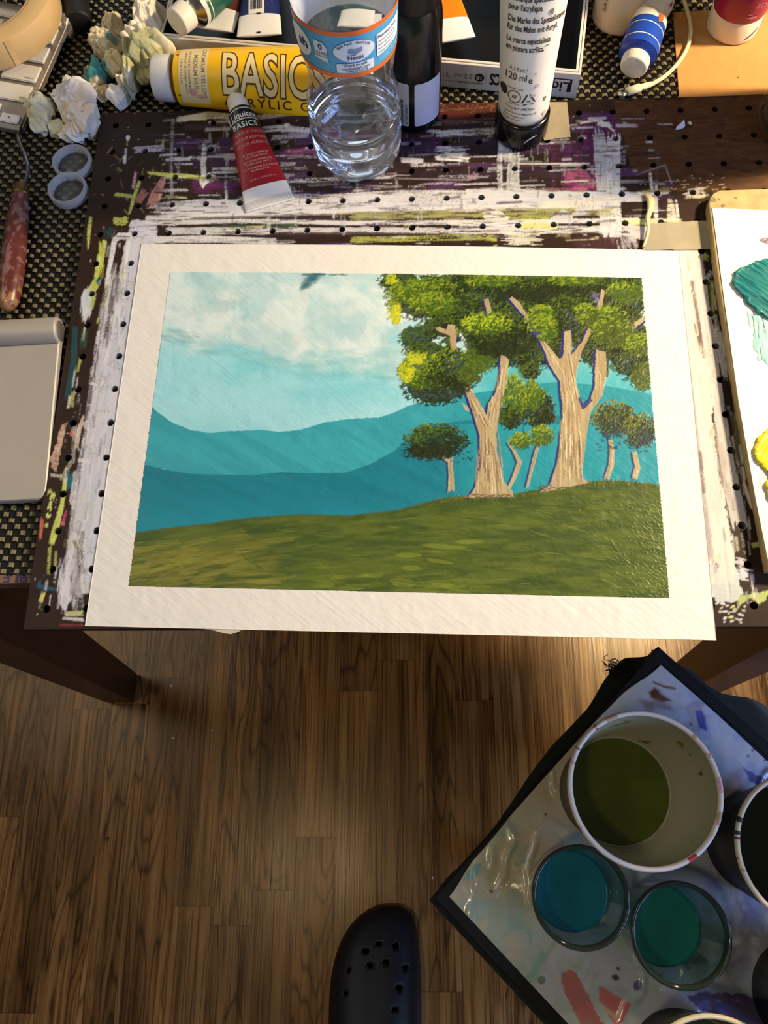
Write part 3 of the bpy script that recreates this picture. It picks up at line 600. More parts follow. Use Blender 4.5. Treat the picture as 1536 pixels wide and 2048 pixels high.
    S([(180, 572), (174, 600), (170, 638)], [16, 26, 18], (214, 218, 224), .95, .22, .6, c2=(170, 190, 200)); S([(172, 612), (168, 645)], 10, W, .9, .3)
    for a in ((200, 505), (188, 585), (170, 650), (160, 712), (150, 780)): S([(a[0] + r.uniform(-4, 4), a[1]), (a[0] - 6, a[1] + 34)], r.uniform(4, 8), r.choice([LM, (170, 176, 96)]), .85, .42)
    S([(212, 478), (220, 470)], 20, TL, .9, .3); S([(150, 650), (148, 720), (134, 800)], 12, TL, .8, .45); S([(170, 660), (164, 700)], 14, (40, 84, 70), .7, .5)
    S([(198, 662), (194, 690)], [7, 5], W, .95, .1, .6); S([(178, 765), (192, 770), (190, 790)], [4, 8, 5], W, .9, .2); S([(200, 640), (210, 600)], 8, (190, 186, 190), .6, .52)
    c.poly([(122, 850), (130, 846), (136, 842), (122, 900), (112, 945), (104, 935), (100, 915), (112, 890)], (206, 178, 156), .95, 3, .15, .15, c2=(190, 150, 130)); S([(168, 830), (158, 860), (152, 900)], [5, 10, 7], (204, 184, 166), .9, .35)
    c.dab(146, 868, 14, 12, 0, (196, 104, 104), .6); S([(150, 850), (146, 920), (132, 940)], 8, (186, 180, 170), .7, .5); S([(136, 935), (124, 965)], 12, (180, 176, 110), .7, .45)
    S([(142, 940), (136, 985)], 20, (32, 110, 124), .9, .35); S([(98, 950), (128, 953)], 6, (190, 184, 180), .9, .3); S([(132, 950), (124, 1010), (108, 1070), (102, 1092)], [7, 9, 13, 9], (200, 206, 106), 1, .25, .6)
    for x, y in ((101, 978), (108, 984), (105, 990), (102, 1000), (100, 1010), (98, 1025), (94, 1045)): S([(x, y), (x - 2, y + 12)], r.uniform(5, 9), (206, 210, 118), 1, .15, .6)
    S([(133, 1020), (126, 1045)], [3, 7], (190, 60, 110), 1, .1, .5); c.dab(126, 1047, 8, 10, 0, (206, 96, 140), .6); S([(85, 1035), (80, 1080)], [7, 5], (206, 110, 84), .9, .3)
    S([(153, 920), (166, 921), (182, 926)], 7, W, .95, .25); S([(150, 940), (152, 1000), (145, 1050), (140, 1120)], 10, (190, 186, 196), .8, .5); S([(150, 960), (142, 1010)], 9, W, .8, .45)
    c.poly([(142, 1094), (148, 1098), (146, 1150), (142, 1195), (130, 1226), (118, 1206), (114, 1180), (120, 1140), (130, 1112)], (212, 212, 218), 1, 2, .1, 0, .9, c2=(196, 196, 206), ang=1.6, nf=.03)
    for k in range(40): S([(r.uniform(140, 168), r.uniform(1040, 1200))] + [(r.uniform(140, 168), r.uniform(1060, 1230))], r.uniform(3, 9), r.choice([W, GY, (200, 198, 206), (60, 40, 36)]), .7, .5)
    S([(80, 1160), (78, 1172), (92, 1176), (116, 1180)], [4, 9, 7, 8], (34, 90, 112), .9, .25); S([(88, 1184), (80, 1206)], [6, 9], (214, 212, 110), 1, .05, .6); S([(84, 1150), (92, 1155)], 12, (30, 90, 100), .8, .4)
    S([(100, 1092), (96, 1150)], 6, (176, 184, 96), .8, .45); S([(112, 1100), (110, 1140)], 5, (186, 190, 120), .7, .5); S([(124, 1236), (170, 1240)], 6, W, .9, .3); S([(130, 1228), (170, 1226)], 10, (206, 204, 150), .8, .4); S([(118, 1250), (170, 1250)], 4, (130, 50, 56), .9, .3)
    for k in range(60): c.dab(r.uniform(60, 170), r.uniform(820, 1240), r.uniform(2, 6), r.uniform(1.5, 3), r.uniform(0, 3), r.choice([W, LM, GY]), .3, .7)
    # right strip: creamy band beside the paper
    er = lambda y: 1358 + 75 * (y - 500) / 780
    c.poly([(1345, 490), (1370, 480), (1398, 500), (1396, 560), (1404, 640), (1416, 700), (1425, 760), (1424, 830), (1432, 900), (1440, 960), (1454, 1030), (1466, 1090), (1470, 1130), (1480, 1180), (1420, 1200), (1340, 1180)], (222, 214, 200), 1, 5, .12, 0, .5, c2=(206, 198, 190), ang=1.45, nf=.02)
    S([(1384, 560), (1396, 620), (1402, 690)], 12, (96, 70, 60), .8, .47); S([(1392, 640), (1412, 720)], 14, (100, 72, 62), .8, .5)
    S([(1392, 510), (1408, 620), (1428, 740), (1444, 860), (1462, 980), (1476, 1060)], [24, 26, 22, 24, 26, 20], (190, 188, 192), .95, .36, .5)
    S([(1428, 650), (1446, 700), (1458, 760)], [14, 26, 20], (198, 194, 196), .95, .25, .5, c2=(170, 166, 170)); S([(1416, 540), (1428, 560)], 20, (196, 194, 196), .8, .45); S([(1402, 506), (1416, 520)], 12, LM, .6, .5)
    S([(1424, 560), (1432, 620)], 18, (110, 104, 60), .8, .45); S([(1466, 820), (1478, 900), (1488, 960)], 14, (110, 104, 78), .8, .45); S([(1424, 560), (1426, 640)], 6, (170, 176, 96), .7, .5)
    S([(1447, 838), (1462, 930), (1478, 1000), (1490, 1060)], 15, (190, 190, 198), .9, .35); S([(1428, 850), (1440, 920), (1456, 1010)], 22, (168, 156, 150), .6, .5); S([(1486, 960), (1496, 990), (1504, 1018)], [4, 7, 4], (214, 200, 180), .95, .15)
    S([(er(720) - 2, 720), (er(900) - 2, 900), (er(1130), 1130)], [5, 14, 22], (130, 116, 108), .8, .4, c2=(190, 180, 180)); S([(er(900) + 3, 900), (er(990) + 4, 990)], 8, (90, 60, 54), .7, .5)
    S([(1426, 1110), (1440, 1120)], 22, (206, 206, 140), .8, .35); S([(1430, 1132), (1440, 1128)], 10, (70, 44, 34), .8, .4)
    c.poly([(1424, 1165), (1475, 1165), (1488, 1186), (1470, 1204), (1428, 1204)], (190, 196, 192), .95, 5, .1, .1, .7); S([(1470, 1145), (1500, 1150)], 26, (206, 204, 208), .9, .38, .5); S([(1470, 1120), (1496, 1126)], 14, W, .8, .45)
    S([(1500, 1092), (1540, 1084)], 10, (170, 180, 110), .85, .4); c.poly([(1478, 1192), (1530, 1182), (1548, 1176), (1520, 1210), (1500, 1196), (1476, 1216)], (176, 190, 112), .9, 4, .12, .25)
    for k in range(26): c.dab(r.uniform(1430, 1490), r.uniform(1206, 1245), r.uniform(4, 12), r.uniform(3, 6), r.uniform(-.6, .6), r.choice([W, (206, 206, 140), (190, 186, 180)]), .5, .8)
    c.dab(1506, 1208, 10, 15, -.5, (198, 150, 92), .4)
    S([(1270, 350), (1330, 330), (1345, 372)], 3, GY, .6, .4); S([(1300, 345), (1312, 440)], 6, CW, .8, .35); S([(1340, 395), (1350, 500)], [12, 30], (200, 190, 172), .9, .38); S([(1352, 400), (1362, 480)], 5, W, .8, .35); S([(1366, 388), (1420, 384)], 20, (206, 200, 190), .85, .5); S([(1280, 388), (1345, 380)], 14, (150, 140, 100), .6, .53)
    S([(1370, 450), (1420, 446)], 6, W, .9, .3); S([(1240, 445), (1330, 442)], 12, (206, 206, 150), .8, .42); S([(1240, 460), (1320, 470)], 26, (196, 194, 196), .85, .36)
    for k in range(26): c.dab(r.uniform(1340, 1450), r.uniform(350, 382), r.uniform(3, 9), 2, r.uniform(-.5, .2), (196, 180, 150), .3, .7)
    # scuffing: small dry touches, then wear that lets the dark board through
    for k in range(420):
        x = r.uniform(290, 1330); y = r.uniform(236, 492); l = r.uniform(8, 60); S([(x, y), (x + l, y - l * .03 + r.uniform(-1.5, 1.5))], r.uniform(1.2, 6), r.choice([W, GY, (190, 184, 196), (60, 40, 40), (52, 34, 44), (206, 200, 150) if y > 425 else W, PU]), r.uniform(.4, .85), r.uniform(.4, .56), .3)
    for k in range(150):
        x = r.uniform(330, 1250); y = r.uniform(240, 440); l = r.uniform(6, 40); S([(x, y), (x + r.uniform(-3, 3), y + l)], r.uniform(1.2, 7), r.choice([W, GY, (180, 172, 186), (64, 44, 44)]), r.uniform(.3, .7), r.uniform(.46, .58), .3)
    for k in range(230):
        t = r.random(); y = 470 + 720 * t; x = ed(y) - r.uniform(10, 100 if r.random() < .4 else 66); l = r.uniform(8, 40); S([(x, y), (x - l * .15, y + l)], r.uniform(1.2, 6), r.choice([W, GY, (196, 196, 206), (210, 210, 218), LM if r.random() < .3 else W]), r.uniform(.4, .85), r.uniform(.42, .56), .3)
    for k in range(170):
        y = r.uniform(500, 1190); x = er(y) + r.uniform(10, 90); l = r.uniform(8, 40); S([(x, y), (x + l * .14, y + l)], r.uniform(1.2, 7), r.choice([W, CW, GY, (206, 198, 188), (190, 184, 186)]), r.uniform(.3, .75), r.uniform(.42, .56), .3)
    B_ = lin((46, 28, 24))
    top = ss(500, 470, Y) * ss(215, 240, Y); wear = ss(.54, .66, fbm(X * .045, Y * .5, 71, 4)) * ss(.42, .6, fbm(X * .012, Y * .03, 72, 3)) * top
    side = ss(470, 500, Y); wear2 = ss(.55, .66, fbm(X * .5, Y * .05, 73, 4)) * ss(.42, .58, fbm(X * .05, Y * .012, 74, 3)) * side * ss(38, 62, np.abs(X - np.where(X < 700, ed(Y) - 4, er(Y) + 14)))
    c.col += (B_ - c.col) * (np.clip(wear + wear2, 0, 1) * .75)[..., None]; c.hgt *= 1 - .7 * np.clip(wear + wear2, 0, 1)
    pr = ss(.62, .74, vnoise(X * .8, Y * .8, 75)) * ss(.5, .62, fbm(X * .02, Y * .03, 76, 3)); c.col += (B_ - c.col) * (pr * .5 * (X < 1330))[..., None]
    return c
# ================================================================ materials shared by several things
M = {}
M['table'] = mat('dark_stained_wood', (52, 28, 18), .38, var=.18, vscale=26, bump=.05)
M['white_plastic'] = mat('white_plastic', (232, 228, 218), .42, var=.03, sub=.0)
M['black_plastic'] = mat('black_plastic', (14, 14, 15), .32, var=.08)
M['ink'] = mat('black_ink', (22, 20, 22), .5, var=0)
M['grey_ink'] = mat('grey_ink', (120, 112, 108), .5, var=0)
M['white_ink'] = mat('white_ink', (226, 222, 216), .5, var=0)
M['navy_ink'] = mat('navy_ink', (34, 36, 104), .5, var=0)
M['metal'] = mat('bare_metal', (176, 172, 164), .28, metal=1.0, var=.05)

def nodes(name):
    m = bpy.data.materials.new(name); m.use_nodes = True; return m, NT(m), m.node_tree.nodes['Principled BSDF']
def math_n(T, op, a, b=None):
    n = T.new('ShaderNodeMath'); n.operation = op
    for i, v in enumerate((a, b)):
        if v is None: continue
        if isinstance(v, (int, float)): n.inputs[i].default_value = v
        else: T.link(v, n.inputs[i])
    return n.outputs[0]
def ramp_n(T, fac, stops):
    n = T.new('ShaderNodeValToRGB'); e = n.color_ramp.elements
    while len(e) < len(stops): e.new(0.5)
    for k, (p, c) in enumerate(stops): e[k].position = p; e[k].color = rgba(c) if len(c) == 3 else c
    T.link(fac, n.inputs[0]); return n.outputs[0]
def mix_n(T, kind, fac, a, b):
    n = T.new('ShaderNodeMix'); n.data_type = 'RGBA'; n.blend_type = kind
    for s_, v in ((0, fac), (6, a), (7, b)):
        if isinstance(v, (int, float)): n.inputs[s_].default_value = v
        elif isinstance(v, tuple): n.inputs[s_].default_value = v
        else: T.link(v, n.inputs[s_])
    return n.outputs[2]
def floor_material():
    """strip oak floor: boards 57 mm wide along y with butt joints, dark open grain"""
    m, T, b = nodes('oak_strip_floor')
    tc = T.new('ShaderNodeTexCoord'); sx = T.new('ShaderNodeSeparateXYZ'); T.link(tc.outputs['Object'], sx.inputs[0]); x, y = sx.outputs[0], sx.outputs[1]
    row = math_n(T, 'FLOOR', math_n(T, 'DIVIDE', x, .057))
    wn = T.new('ShaderNodeTexWhiteNoise'); wn.noise_dimensions = '1D'; T.link(row, wn.inputs['W'])
    yo = math_n(T, 'ADD', y, math_n(T, 'MULTIPLY', wn.outputs['Value'], 7.3))
    seg = math_n(T, 'FLOOR', math_n(T, 'DIVIDE', yo, .62))
    wid = T.new('ShaderNodeTexWhiteNoise'); wid.noise_dimensions = '2D'; cb = T.new('ShaderNodeCombineXYZ'); T.link(row, cb.inputs[0]); T.link(seg, cb.inputs[1]); T.link(cb.outputs[0], wid.inputs['Vector'])
    off = T.new('ShaderNodeVectorMath'); off.operation = 'SCALE'; T.link(wid.outputs['Color'], off.inputs[0]); off.inputs['Scale'].default_value = 9
    add = T.new('ShaderNodeVectorMath'); add.operation = 'ADD'; T.link(tc.outputs['Object'], add.inputs[0]); T.link(off.outputs[0], add.inputs[1])
    def stretched(sx_, sy_, scale, detail, dist=0.0):
        mp = T.new('ShaderNodeMapping'); mp.inputs['Scale'].default_value = (sx_, sy_, 1); T.link(add.outputs[0], mp.inputs[0])
        n = T.new('ShaderNodeTexNoise'); setin(n, Scale=scale, Detail=detail, Distortion=dist); T.link(mp.outputs[0], n.inputs['Vector']); return n.outputs['Fac']
    warp = stretched(19, 2.4, 1.0, 2.0, .25)                                # cathedral figure on some boards
    ring = math_n(T, 'ABSOLUTE', math_n(T, 'SINE', math_n(T, 'MULTIPLY', math_n(T, 'ADD', math_n(T, 'MULTIPLY', warp, 8.0), math_n(T, 'MULTIPLY', stretched(50, 1.2, 1.0, 2.0), .5)), 6.0)))
    fine = stretched(330, 8, 1.0, 4.0); mid = stretched(70, 1.8, 1.0, 4.0); blot = stretched(16, 3.0, 1.0, 3.0); sep = T.new('ShaderNodeSeparateColor'); T.link(wid.outputs['Color'], sep.inputs[0])
    base = ramp_n(T, wid.outputs['Value'], [(0.0, (152, 108, 60)), (.35, (168, 122, 70)), (.7, (178, 132, 78)), (1.0, (158, 112, 62))])
    rk = ramp_n(T, ring, [(.0, (92, 72, 54)), (.38, (225, 216, 206)), (.7, (255, 255, 255))])
    c1 = mix_n(T, 'MULTIPLY', math_n(T, 'MULTIPLY', math_n(T, 'GREATER_THAN', sep.outputs[1], .4), .8), base, rk)
    c2 = mix_n(T, 'MULTIPLY', .75, c1, ramp_n(T, fine, [(.38, (150, 128, 106)), (.5, (255, 255, 255))]))
    c3 = mix_n(T, 'MULTIPLY', .85, c2, ramp_n(T, mid, [(.3, (150, 134, 118)), (.6, (255, 252, 248))]))
    c3 = mix_n(T, 'MULTIPLY', .7, c3, ramp_n(T, blot, [(.34, (150, 136, 124)), (.6, (255, 255, 255))]))
    fx = math_n(T, 'ABSOLUTE', math_n(T, 'SUBTRACT', math_n(T, 'FRACT', math_n(T, 'DIVIDE', x, .057)), .5))
    fy = math_n(T, 'ABSOLUTE', math_n(T, 'SUBTRACT', math_n(T, 'FRACT', math_n(T, 'DIVIDE', yo, .62)), .5))
    gap = math_n(T, 'MAXIMUM', math_n(T, 'GREATER_THAN', fx, .492), math_n(T, 'GREATER_THAN', fy, .4988))
    c4 = mix_n(T, 'MIX', math_n(T, 'MULTIPLY', gap, .42), c3, rgba((36, 22, 14)))
    T.link(c4, b.inputs['Base Color'])
    T.link(math_n(T, 'ADD', math_n(T, 'MULTIPLY', mid, .24), .15), b.inputs['Roughness'])
    hgt = math_n(T, 'SUBTRACT', math_n(T, 'MULTIPLY', fine, .5), gap)
    b.inputs['Specular IOR Level'].default_value = .4; b.inputs['Specular Tint'].default_value = (1, .86, .66, 1)
    bp = T.new('ShaderNodeBump'); setin(bp, Strength=.5, Distance=.0007); T.link(hgt, bp.inputs['Height']); T.link(bp.outputs[0], b.inputs['Normal'])
    return m
V, F = slab([(-1.3, -1.5), (1.7, -1.5), (1.7, 1.2), (-1.3, 1.2)], -.02, 0)
o = part('floor', V, F, floor_material(), base=(0, 0, 0), smooth=False); tag(o, kind='structure')
floor_ = o

for x_, y_, r_, c_ in ((342, 1372, .0018, (190, 186, 190)), (347, 1476, .0016, (190, 186, 184)), (425, 1461, .0012, (176, 170, 170)), (292, 1309, .0018, (110, 104, 110)), (215, 1678, .0028, (40, 26, 18)), (865, 1756, .0012, (206, 206, 226))):
    p_ = at(x_, y_, 0); V, F = slab(blot(p_.x, p_.y, r_, r_ * 1.2), .0001, .0004); part('speck_and_glint', V, F, mat('speck_%d' % x_, c_, .5, var=.1), floor_, smooth=False)  # dried specks, and lastly a bluish floor reflection put in as a dot

# ================================================================ lights: lamp beside the table, ceiling bulb behind, dusk window
def point(name, loc, power, c, r):
    l = bpy.data.lights.new(name, 'POINT'); l.energy = power; l.color = c; l.shadow_soft_size = r
    o = bpy.data.objects.new(name, l); COL.objects.link(o); o.location = loc; return o
def area(name, loc, to, power, c, sx, sy):
    l = bpy.data.lights.new(name, 'AREA'); l.shape = 'RECTANGLE'; l.size = sx; l.size_y = sy; l.energy = power; l.color = c
    o = bpy.data.objects.new(name, l); COL.objects.link(o); o.location = loc
    o.rotation_euler = (Vector(to) - Vector(loc)).to_track_quat('-Z', 'Y').to_euler(); return o
point('lamp_light', (.86, .10, 1.20), 28, (1, .77, .46), .035)
point('ceiling_light', (-.236, -.657, 2.4), 9.5, (1, .82, .54), .07)
area('soft_fill_light', (-1.1, .25, 2.2), (.15, -.3, .3), 3.6, (1, .93, .82), .9, .9)  # added soft fill that eases the table's shade on the floor
area('window_light', (1.75, -1.05, 1.55), (.40, -.40, .40), 16, (.36, .54, 1.0), 1.1, .8)
area('cool_back_fill', (.02, .75, 1.15), (.15, 0, .75), .35, (.72, .85, 1.0), .55, .3)  # faint cool fill added at the back for bluish glints
w = bpy.data.worlds.new('room'); sc.world = w; w.use_nodes = True
w.node_tree.nodes['Background'].inputs[0].default_value = (.80, .72, .60, 1); w.node_tree.nodes['Background'].inputs[1].default_value = .07

# ================================================================ camera
cd = bpy.data.cameras.new('camera'); co = bpy.data.objects.new('camera', cd); COL.objects.link(co)
cd.sensor_fit = 'VERTICAL'; cd.sensor_height = 36.0; cd.lens = FOC / 2048 * 36.0; cd.clip_start = .01
Rb = (np.diag([1, -1, -1.]) @ RC).T
co.matrix_world = Matrix(((*Rb[0], CAM[0]), (*Rb[1], CAM[1]), (*Rb[2], CAM[2]), (0, 0, 0, 1)))
sc.camera = co
sc.view_settings.view_transform = 'Standard'; sc.view_settings.look = 'None'; sc.view_settings.gamma = 1; sc.view_settings.exposure = 0.72
sc.view_settings.use_curve_mapping = False
sc.cycles.max_bounces = 10; sc.cycles.transparent_max_bounces = 24; sc.cycles.caustics_refractive = True

# ================================================================ work table
tb = thing('work_table', 'dark brown wooden work table carrying the pegboard and art supplies', 'table', (.27, .05, 0))
V, F = slab(round_rect(.215, .082, .415, .372, .006), TT - .032, TT, .003); part('tabletop', V, F, M['table'], tb, smooth=False)
for fx_, fy_, tx0, ty0 in ((-.2150, -.2560, -.0860, -.2850), (.6130, -.2566, .5220, -.2760), (-.2150, .42, -.0860, .40), (.6130, .42, .5220, .40)):      # splayed square legs
    R_ = [[(px_ + sx_ * k, py_ + sy_ * k, z_) for sx_, sy_ in ((-1, -1), (1, -1), (1, 1), (-1, 1))] for px_, py_, z_, k in ((fx_, fy_, 0, .0205), (fx_ + (tx0 - fx_) * .02, fy_ + (ty0 - fy_) * .02, .015, .0212), (tx0, ty0, TT - .0325, .0240))]
    V, F = ring_loft(R_); part('leg', V, F, M['table'], tb, smooth=False)
for p, ex, ey, hx in (((.215, -.262, 0), (1, 0, 0), (0, 1, 0), .36), ((.215, .42, 0), (1, 0, 0), (0, 1, 0), .36), ((-.16, .08, 0), (0, 1, 0), (-1, 0, 0), .33), ((.59, .08, 0), (0, 1, 0), (-1, 0, 0), .33)):
    V, F = box_vf(p, ex, ey, (0, 0, 1), hx, .009, TT - .075, TT - .032, .001); part('apron', V, F, M['table'], tb, smooth=False)

# ================================================================ printed cardboard under the mat
cb = thing('cardboard_sheet', 'tan cardboard sheet printed with purple letters, under the woven mat edge', 'cardboard', (-.1, -.284, TT))
V, F = slab([(-.20, -.2875), (-.0155, -.2865), (-.0155, -.20), (-.20, -.20)], TT, TT + .0012); part('sheet', V, F, mat('tan_card', (128, 98, 74), .8, var=.1), cb, smooth=False)
g = glyphs('RENEWABLE BOX', .0098, .012, 1.05, 'LEFT', cut=0)
V, F = place(g, lambda u, v: (u, v, TT + .0014), at(64, 1146, TT).x + .0405, at(30, 1145, TT).y - .0002, PI); V = [(x - .0, y, z) for x, y, z in V]
part('lettering', V, F, mat('purple_print', (62, 58, 112), .7, var=.1), cb, smooth=False)

# ================================================================ woven mat
mt = thing('woven_mat', 'black vinyl placemat woven with small gold strands, covering the table', 'mat', (.2, .05, TT + .0012))
X0, X1, Y0, Y1 = -.178, .615, -.281, .44
V, F = slab([(X0, Y0), (X1, Y0), (X1, Y1), (X0, Y1)], TT + .0012, MT - .0007); 
part('backing', V, F, mat('black_vinyl', (10, 9, 9), .5, spec=.25, var=.2, vscale=300), mt, smooth=False)
DX, DY = .0088, .0043
gv, gf, bv, bf = [], [], [], []
def strand(vl, fl, x, y, hx, hy, z, up):
    o_ = len(vl); K = 4
    for k in range(K + 1):
        t = k / K; zz = z + up * math.sin(PI * t)
        for s_ in (-1, 1): vl.append((x + (2 * t - 1) * hx, y + s_ * hy, zz))
    for k in range(K): fl.append((o_ + 2 * k, o_ + 2 * k + 2, o_ + 2 * k + 3, o_ + 2 * k + 1))
ny = int((Y1 - Y0) / DY); nx = int((X1 - X0) / DX)
for j in range(ny):
    for i in range(nx):
        x = X0 + (i + .5 + .25 * (1 if j % 2 else -1)) * DX; y = Y0 + (j + .5) * DY
        if -.008 < x < .59 and -.31 < y < .082: continue                      # lies under the pegboard
        strand(gv, gf, x, y, .0021, .00145, MT - .0007, .0011)
        o_ = len(bv); xb = x + DX * .5                                     # black warp crossing between the gold ones
        for k in range(4):
            t = k / 3
            for s_ in (-1, 1): bv.append((xb + s_ * .0018, y + (2 * t - 1) * .0030, MT - .0007 + .0005 * math.sin(PI * t)))
        for k in range(3): bf.append((o_ + 2 * k, o_ + 2 * k + 2, o_ + 2 * k + 3, o_ + 2 * k + 1))
part('gold_weave', gv, gf, mat('gold_strand', (134, 122, 90), .32, metal=.35, var=.25, vscale=500), mt)
part('black_weave', bv, bf, mat('black_strand', (11, 11, 11), .5, var=.3, vscale=500, spec=.25), mt)

# ================================================================ pegboard
IN = .0254; CELL = 40
nx, ny = 24 * CELL + 1, 16 * CELL + 1
gx = -.5 * IN + np.arange(nx) * IN / CELL; gy = -12.5 * IN + np.arange(ny) * IN / CELL
P = np.zeros((ny, nx, 3)); P[..., 0], P[..., 1] = np.meshgrid(gx, gy); P[..., 2] = BT
BC = paint_board()
HR = .00245
cx = (gx[:-1] + gx[1:]) / 2; cy = (gy[:-1] + gy[1:]) / 2
fx = (cx / IN + .5) % 1 - .5; fy = (cy / IN + .5) % 1 - .5
keep = np.hypot(*np.meshgrid(fx * IN, fy * IN)) > HR
kp = np.pad(keep, 1, constant_values=True)
touch_rem = np.zeros((ny, nx), bool); touch_keep = np.zeros((ny, nx), bool)
for a in (0, 1):
    for b in (0, 1):
        q = kp[a:a + ny, b:b + nx]; touch_rem |= ~q; touch_keep |= q
bd = touch_rem & touch_keep
hx_ = np.round(P[..., 0] / IN) * IN; hy_ = np.round(P[..., 1] / IN) * IN
ddx, ddy = P[..., 0] - hx_, P[..., 1] - hy_; dd = np.hypot(ddx, ddy) + 1e-9
P[..., 0] = np.where(bd, hx_ + ddx / dd * HR, P[..., 0]); P[..., 1] = np.where(bd, hy_ + ddy / dd * HR, P[..., 1])
u, v = seen(P)
colr = BC.sample(u, v, BC.col); hg = BC.sample(u, v, BC.hgt)
P[..., 2] += np.clip(hg, 0, 1.5) * .00022
ev, eq, ec = [], [], []; nb = nx * ny
idx = np.arange(nx * ny).reshape(ny, nx); DEP = .0058
def wall(a, b):  # hole and edge walls darken downwards, recess shade put into the colour
    o_ = nb + len(ev)
    for q in (a, b):
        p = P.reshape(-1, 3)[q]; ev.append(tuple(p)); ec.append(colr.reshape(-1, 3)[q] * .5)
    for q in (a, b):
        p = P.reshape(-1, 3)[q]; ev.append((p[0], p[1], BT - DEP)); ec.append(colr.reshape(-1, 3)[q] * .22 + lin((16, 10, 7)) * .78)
    eq.append((o_, o_ + 1, o_ + 3, o_ + 2))
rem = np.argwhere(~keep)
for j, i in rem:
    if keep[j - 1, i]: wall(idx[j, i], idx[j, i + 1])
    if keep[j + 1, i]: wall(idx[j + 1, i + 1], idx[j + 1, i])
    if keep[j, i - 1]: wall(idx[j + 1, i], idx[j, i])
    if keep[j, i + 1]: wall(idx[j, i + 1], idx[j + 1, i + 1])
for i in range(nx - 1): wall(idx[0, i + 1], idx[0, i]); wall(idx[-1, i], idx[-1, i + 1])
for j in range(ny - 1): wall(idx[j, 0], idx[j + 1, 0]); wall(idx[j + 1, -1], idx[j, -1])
o_ = nb + len(ev)
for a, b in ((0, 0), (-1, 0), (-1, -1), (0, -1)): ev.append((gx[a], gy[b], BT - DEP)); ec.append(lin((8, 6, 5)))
eq.append((o_, o_ + 1, o_ + 2, o_ + 3))
pgm, T, b_ = nodes('painted_hardboard')
a_ = T.new('ShaderNodeAttribute'); a_.attribute_name = 'paint'
tc = T.new('ShaderNodeTexCoord'); nz = T.new('ShaderNodeTexNoise'); setin(nz, Scale=900, Detail=3.0); T.link(tc.outputs['Object'], nz.inputs['Vector'])
hs = T.new('ShaderNodeHueSaturation'); T.link(a_.outputs['Color'], hs.inputs['Color']); T.link(math_n(T, 'ADD', math_n(T, 'MULTIPLY', nz.outputs['Fac'], .3), .85), hs.inputs['Value']); T.link(hs.outputs[0], b_.inputs['Base Color'])
setin(b_, Roughness=.5); b_.inputs['Specular IOR Level'].default_value = .22
bp = T.new('ShaderNodeBump'); setin(bp, Strength=.12, Distance=.0004); T.link(nz.outputs['Fac'], bp.inputs['Height']); T.link(bp.outputs[0], b_.inputs['Normal'])
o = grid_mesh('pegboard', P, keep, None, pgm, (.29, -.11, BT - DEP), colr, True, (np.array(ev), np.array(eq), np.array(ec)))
tag(o, 'dark brown perforated hardboard smeared with white, purple and lime paint', 'drawing board')

# ================================================================ the painting on its sheet
pt = thing('landscape_painting', 'acrylic landscape of trees, hills and meadow on wide-margined white paper', 'painting', (.22, -.17, BT + .0003))
ZP = BT + .0006
TL, TR, BR_, BL = at(283.5, 488, ZP), at(1358, 501.5, ZP), at(1433, 1280.5, ZP), at(170, 1252, ZP)
def bil(a, b, c, d, s, t): return a * (1 - s) * (1 - t) + b * s * (1 - t) + c * s * t + d * (1 - s) * t
N1, N2 = 560, 400
s_, t_ = np.meshgrid(np.linspace(0, 1, N1), np.linspace(0, 1, N2))
Q = np.zeros((N2, N1, 3)); nA = [np.array(q)[None, None] for q in (TL, TR, BR_, BL)]
Q[:] = bil(nA[0], nA[1], nA[2], nA[3], s_[..., None], t_[..., None])
bow = np.array([0, .0016, 0]); Q += bow * (np.sin(PI * s_) * (1 - t_))[..., None] * 1.0
us, vs = seen(Q)
br = fbm((us * .62 - vs * .78) * .30, (us * .78 + vs * .62) * .008, 91, 4); br2 = fbm(us * .05, vs * .05, 92, 3)
Q[..., 2] += .00026 * (np.abs(br - .5) * 1.6) + .0004 * (br2 - .3)
low = Q.copy(); low[..., 2] = ZP - .0005
edge_idx = list(idx_ for idx_ in range(N1)) + [k * N1 + N1 - 1 for k in range(1, N2)] + [(N2 - 1) * N1 + k for k in range(N1 - 2, -1, -1)] + [k * N1 for k in range(N2 - 2, 0, -1)]
ev = [tuple(low.reshape(-1, 3)[k]) for k in edge_idx]; nb = N1 * N2; ne = len(edge_idx)
eq = [(edge_idx[k], edge_idx[(k + 1) % ne], nb + (k + 1) % ne, nb + k) for k in range(ne)]
grid_mesh('paper', Q, None, pt, mat('gessoed_paper', (226, 223, 217), .55, var=.015, vscale=40, bump=.08, bscale=1500), extra=(np.array(ev), np.array(eq), None))
LC = paint_landscape()
pTL, pTR, pBR, pBL = at(339, 543, ZP), at(1284.5, 555, ZP), at(1340.5, 1198, ZP), at(256, 1174, ZP)
N1, N2 = 1120, 720
s_, t_ = np.meshgrid(np.linspace(0, 1, N1), np.linspace(0, 1, N2)); nA = [np.array(q)[None, None] for q in (pTL, pTR, pBR, pBL)]
Q = bil(nA[0], nA[1], nA[2], nA[3], s_[..., None], t_[..., None]) + bow * (np.sin(PI * s_) * (1 - t_))[..., None] * .6
jit = (vnoise(t_ * 300, t_ * 0, 3) - .5) * .0007; Q[..., 0] += np.where((s_ < .002) | (s_ > .998), jit, 0)
jit = (vnoise(s_ * 420, s_ * 0, 4) - .5) * .0007; Q[..., 1] += np.where((t_ < .002) | (t_ > .998), jit, 0)
us, vs = seen(Q); colr = LC.sample(us, vs, LC.col); hg = LC.sample(us, vs, LC.hgt)
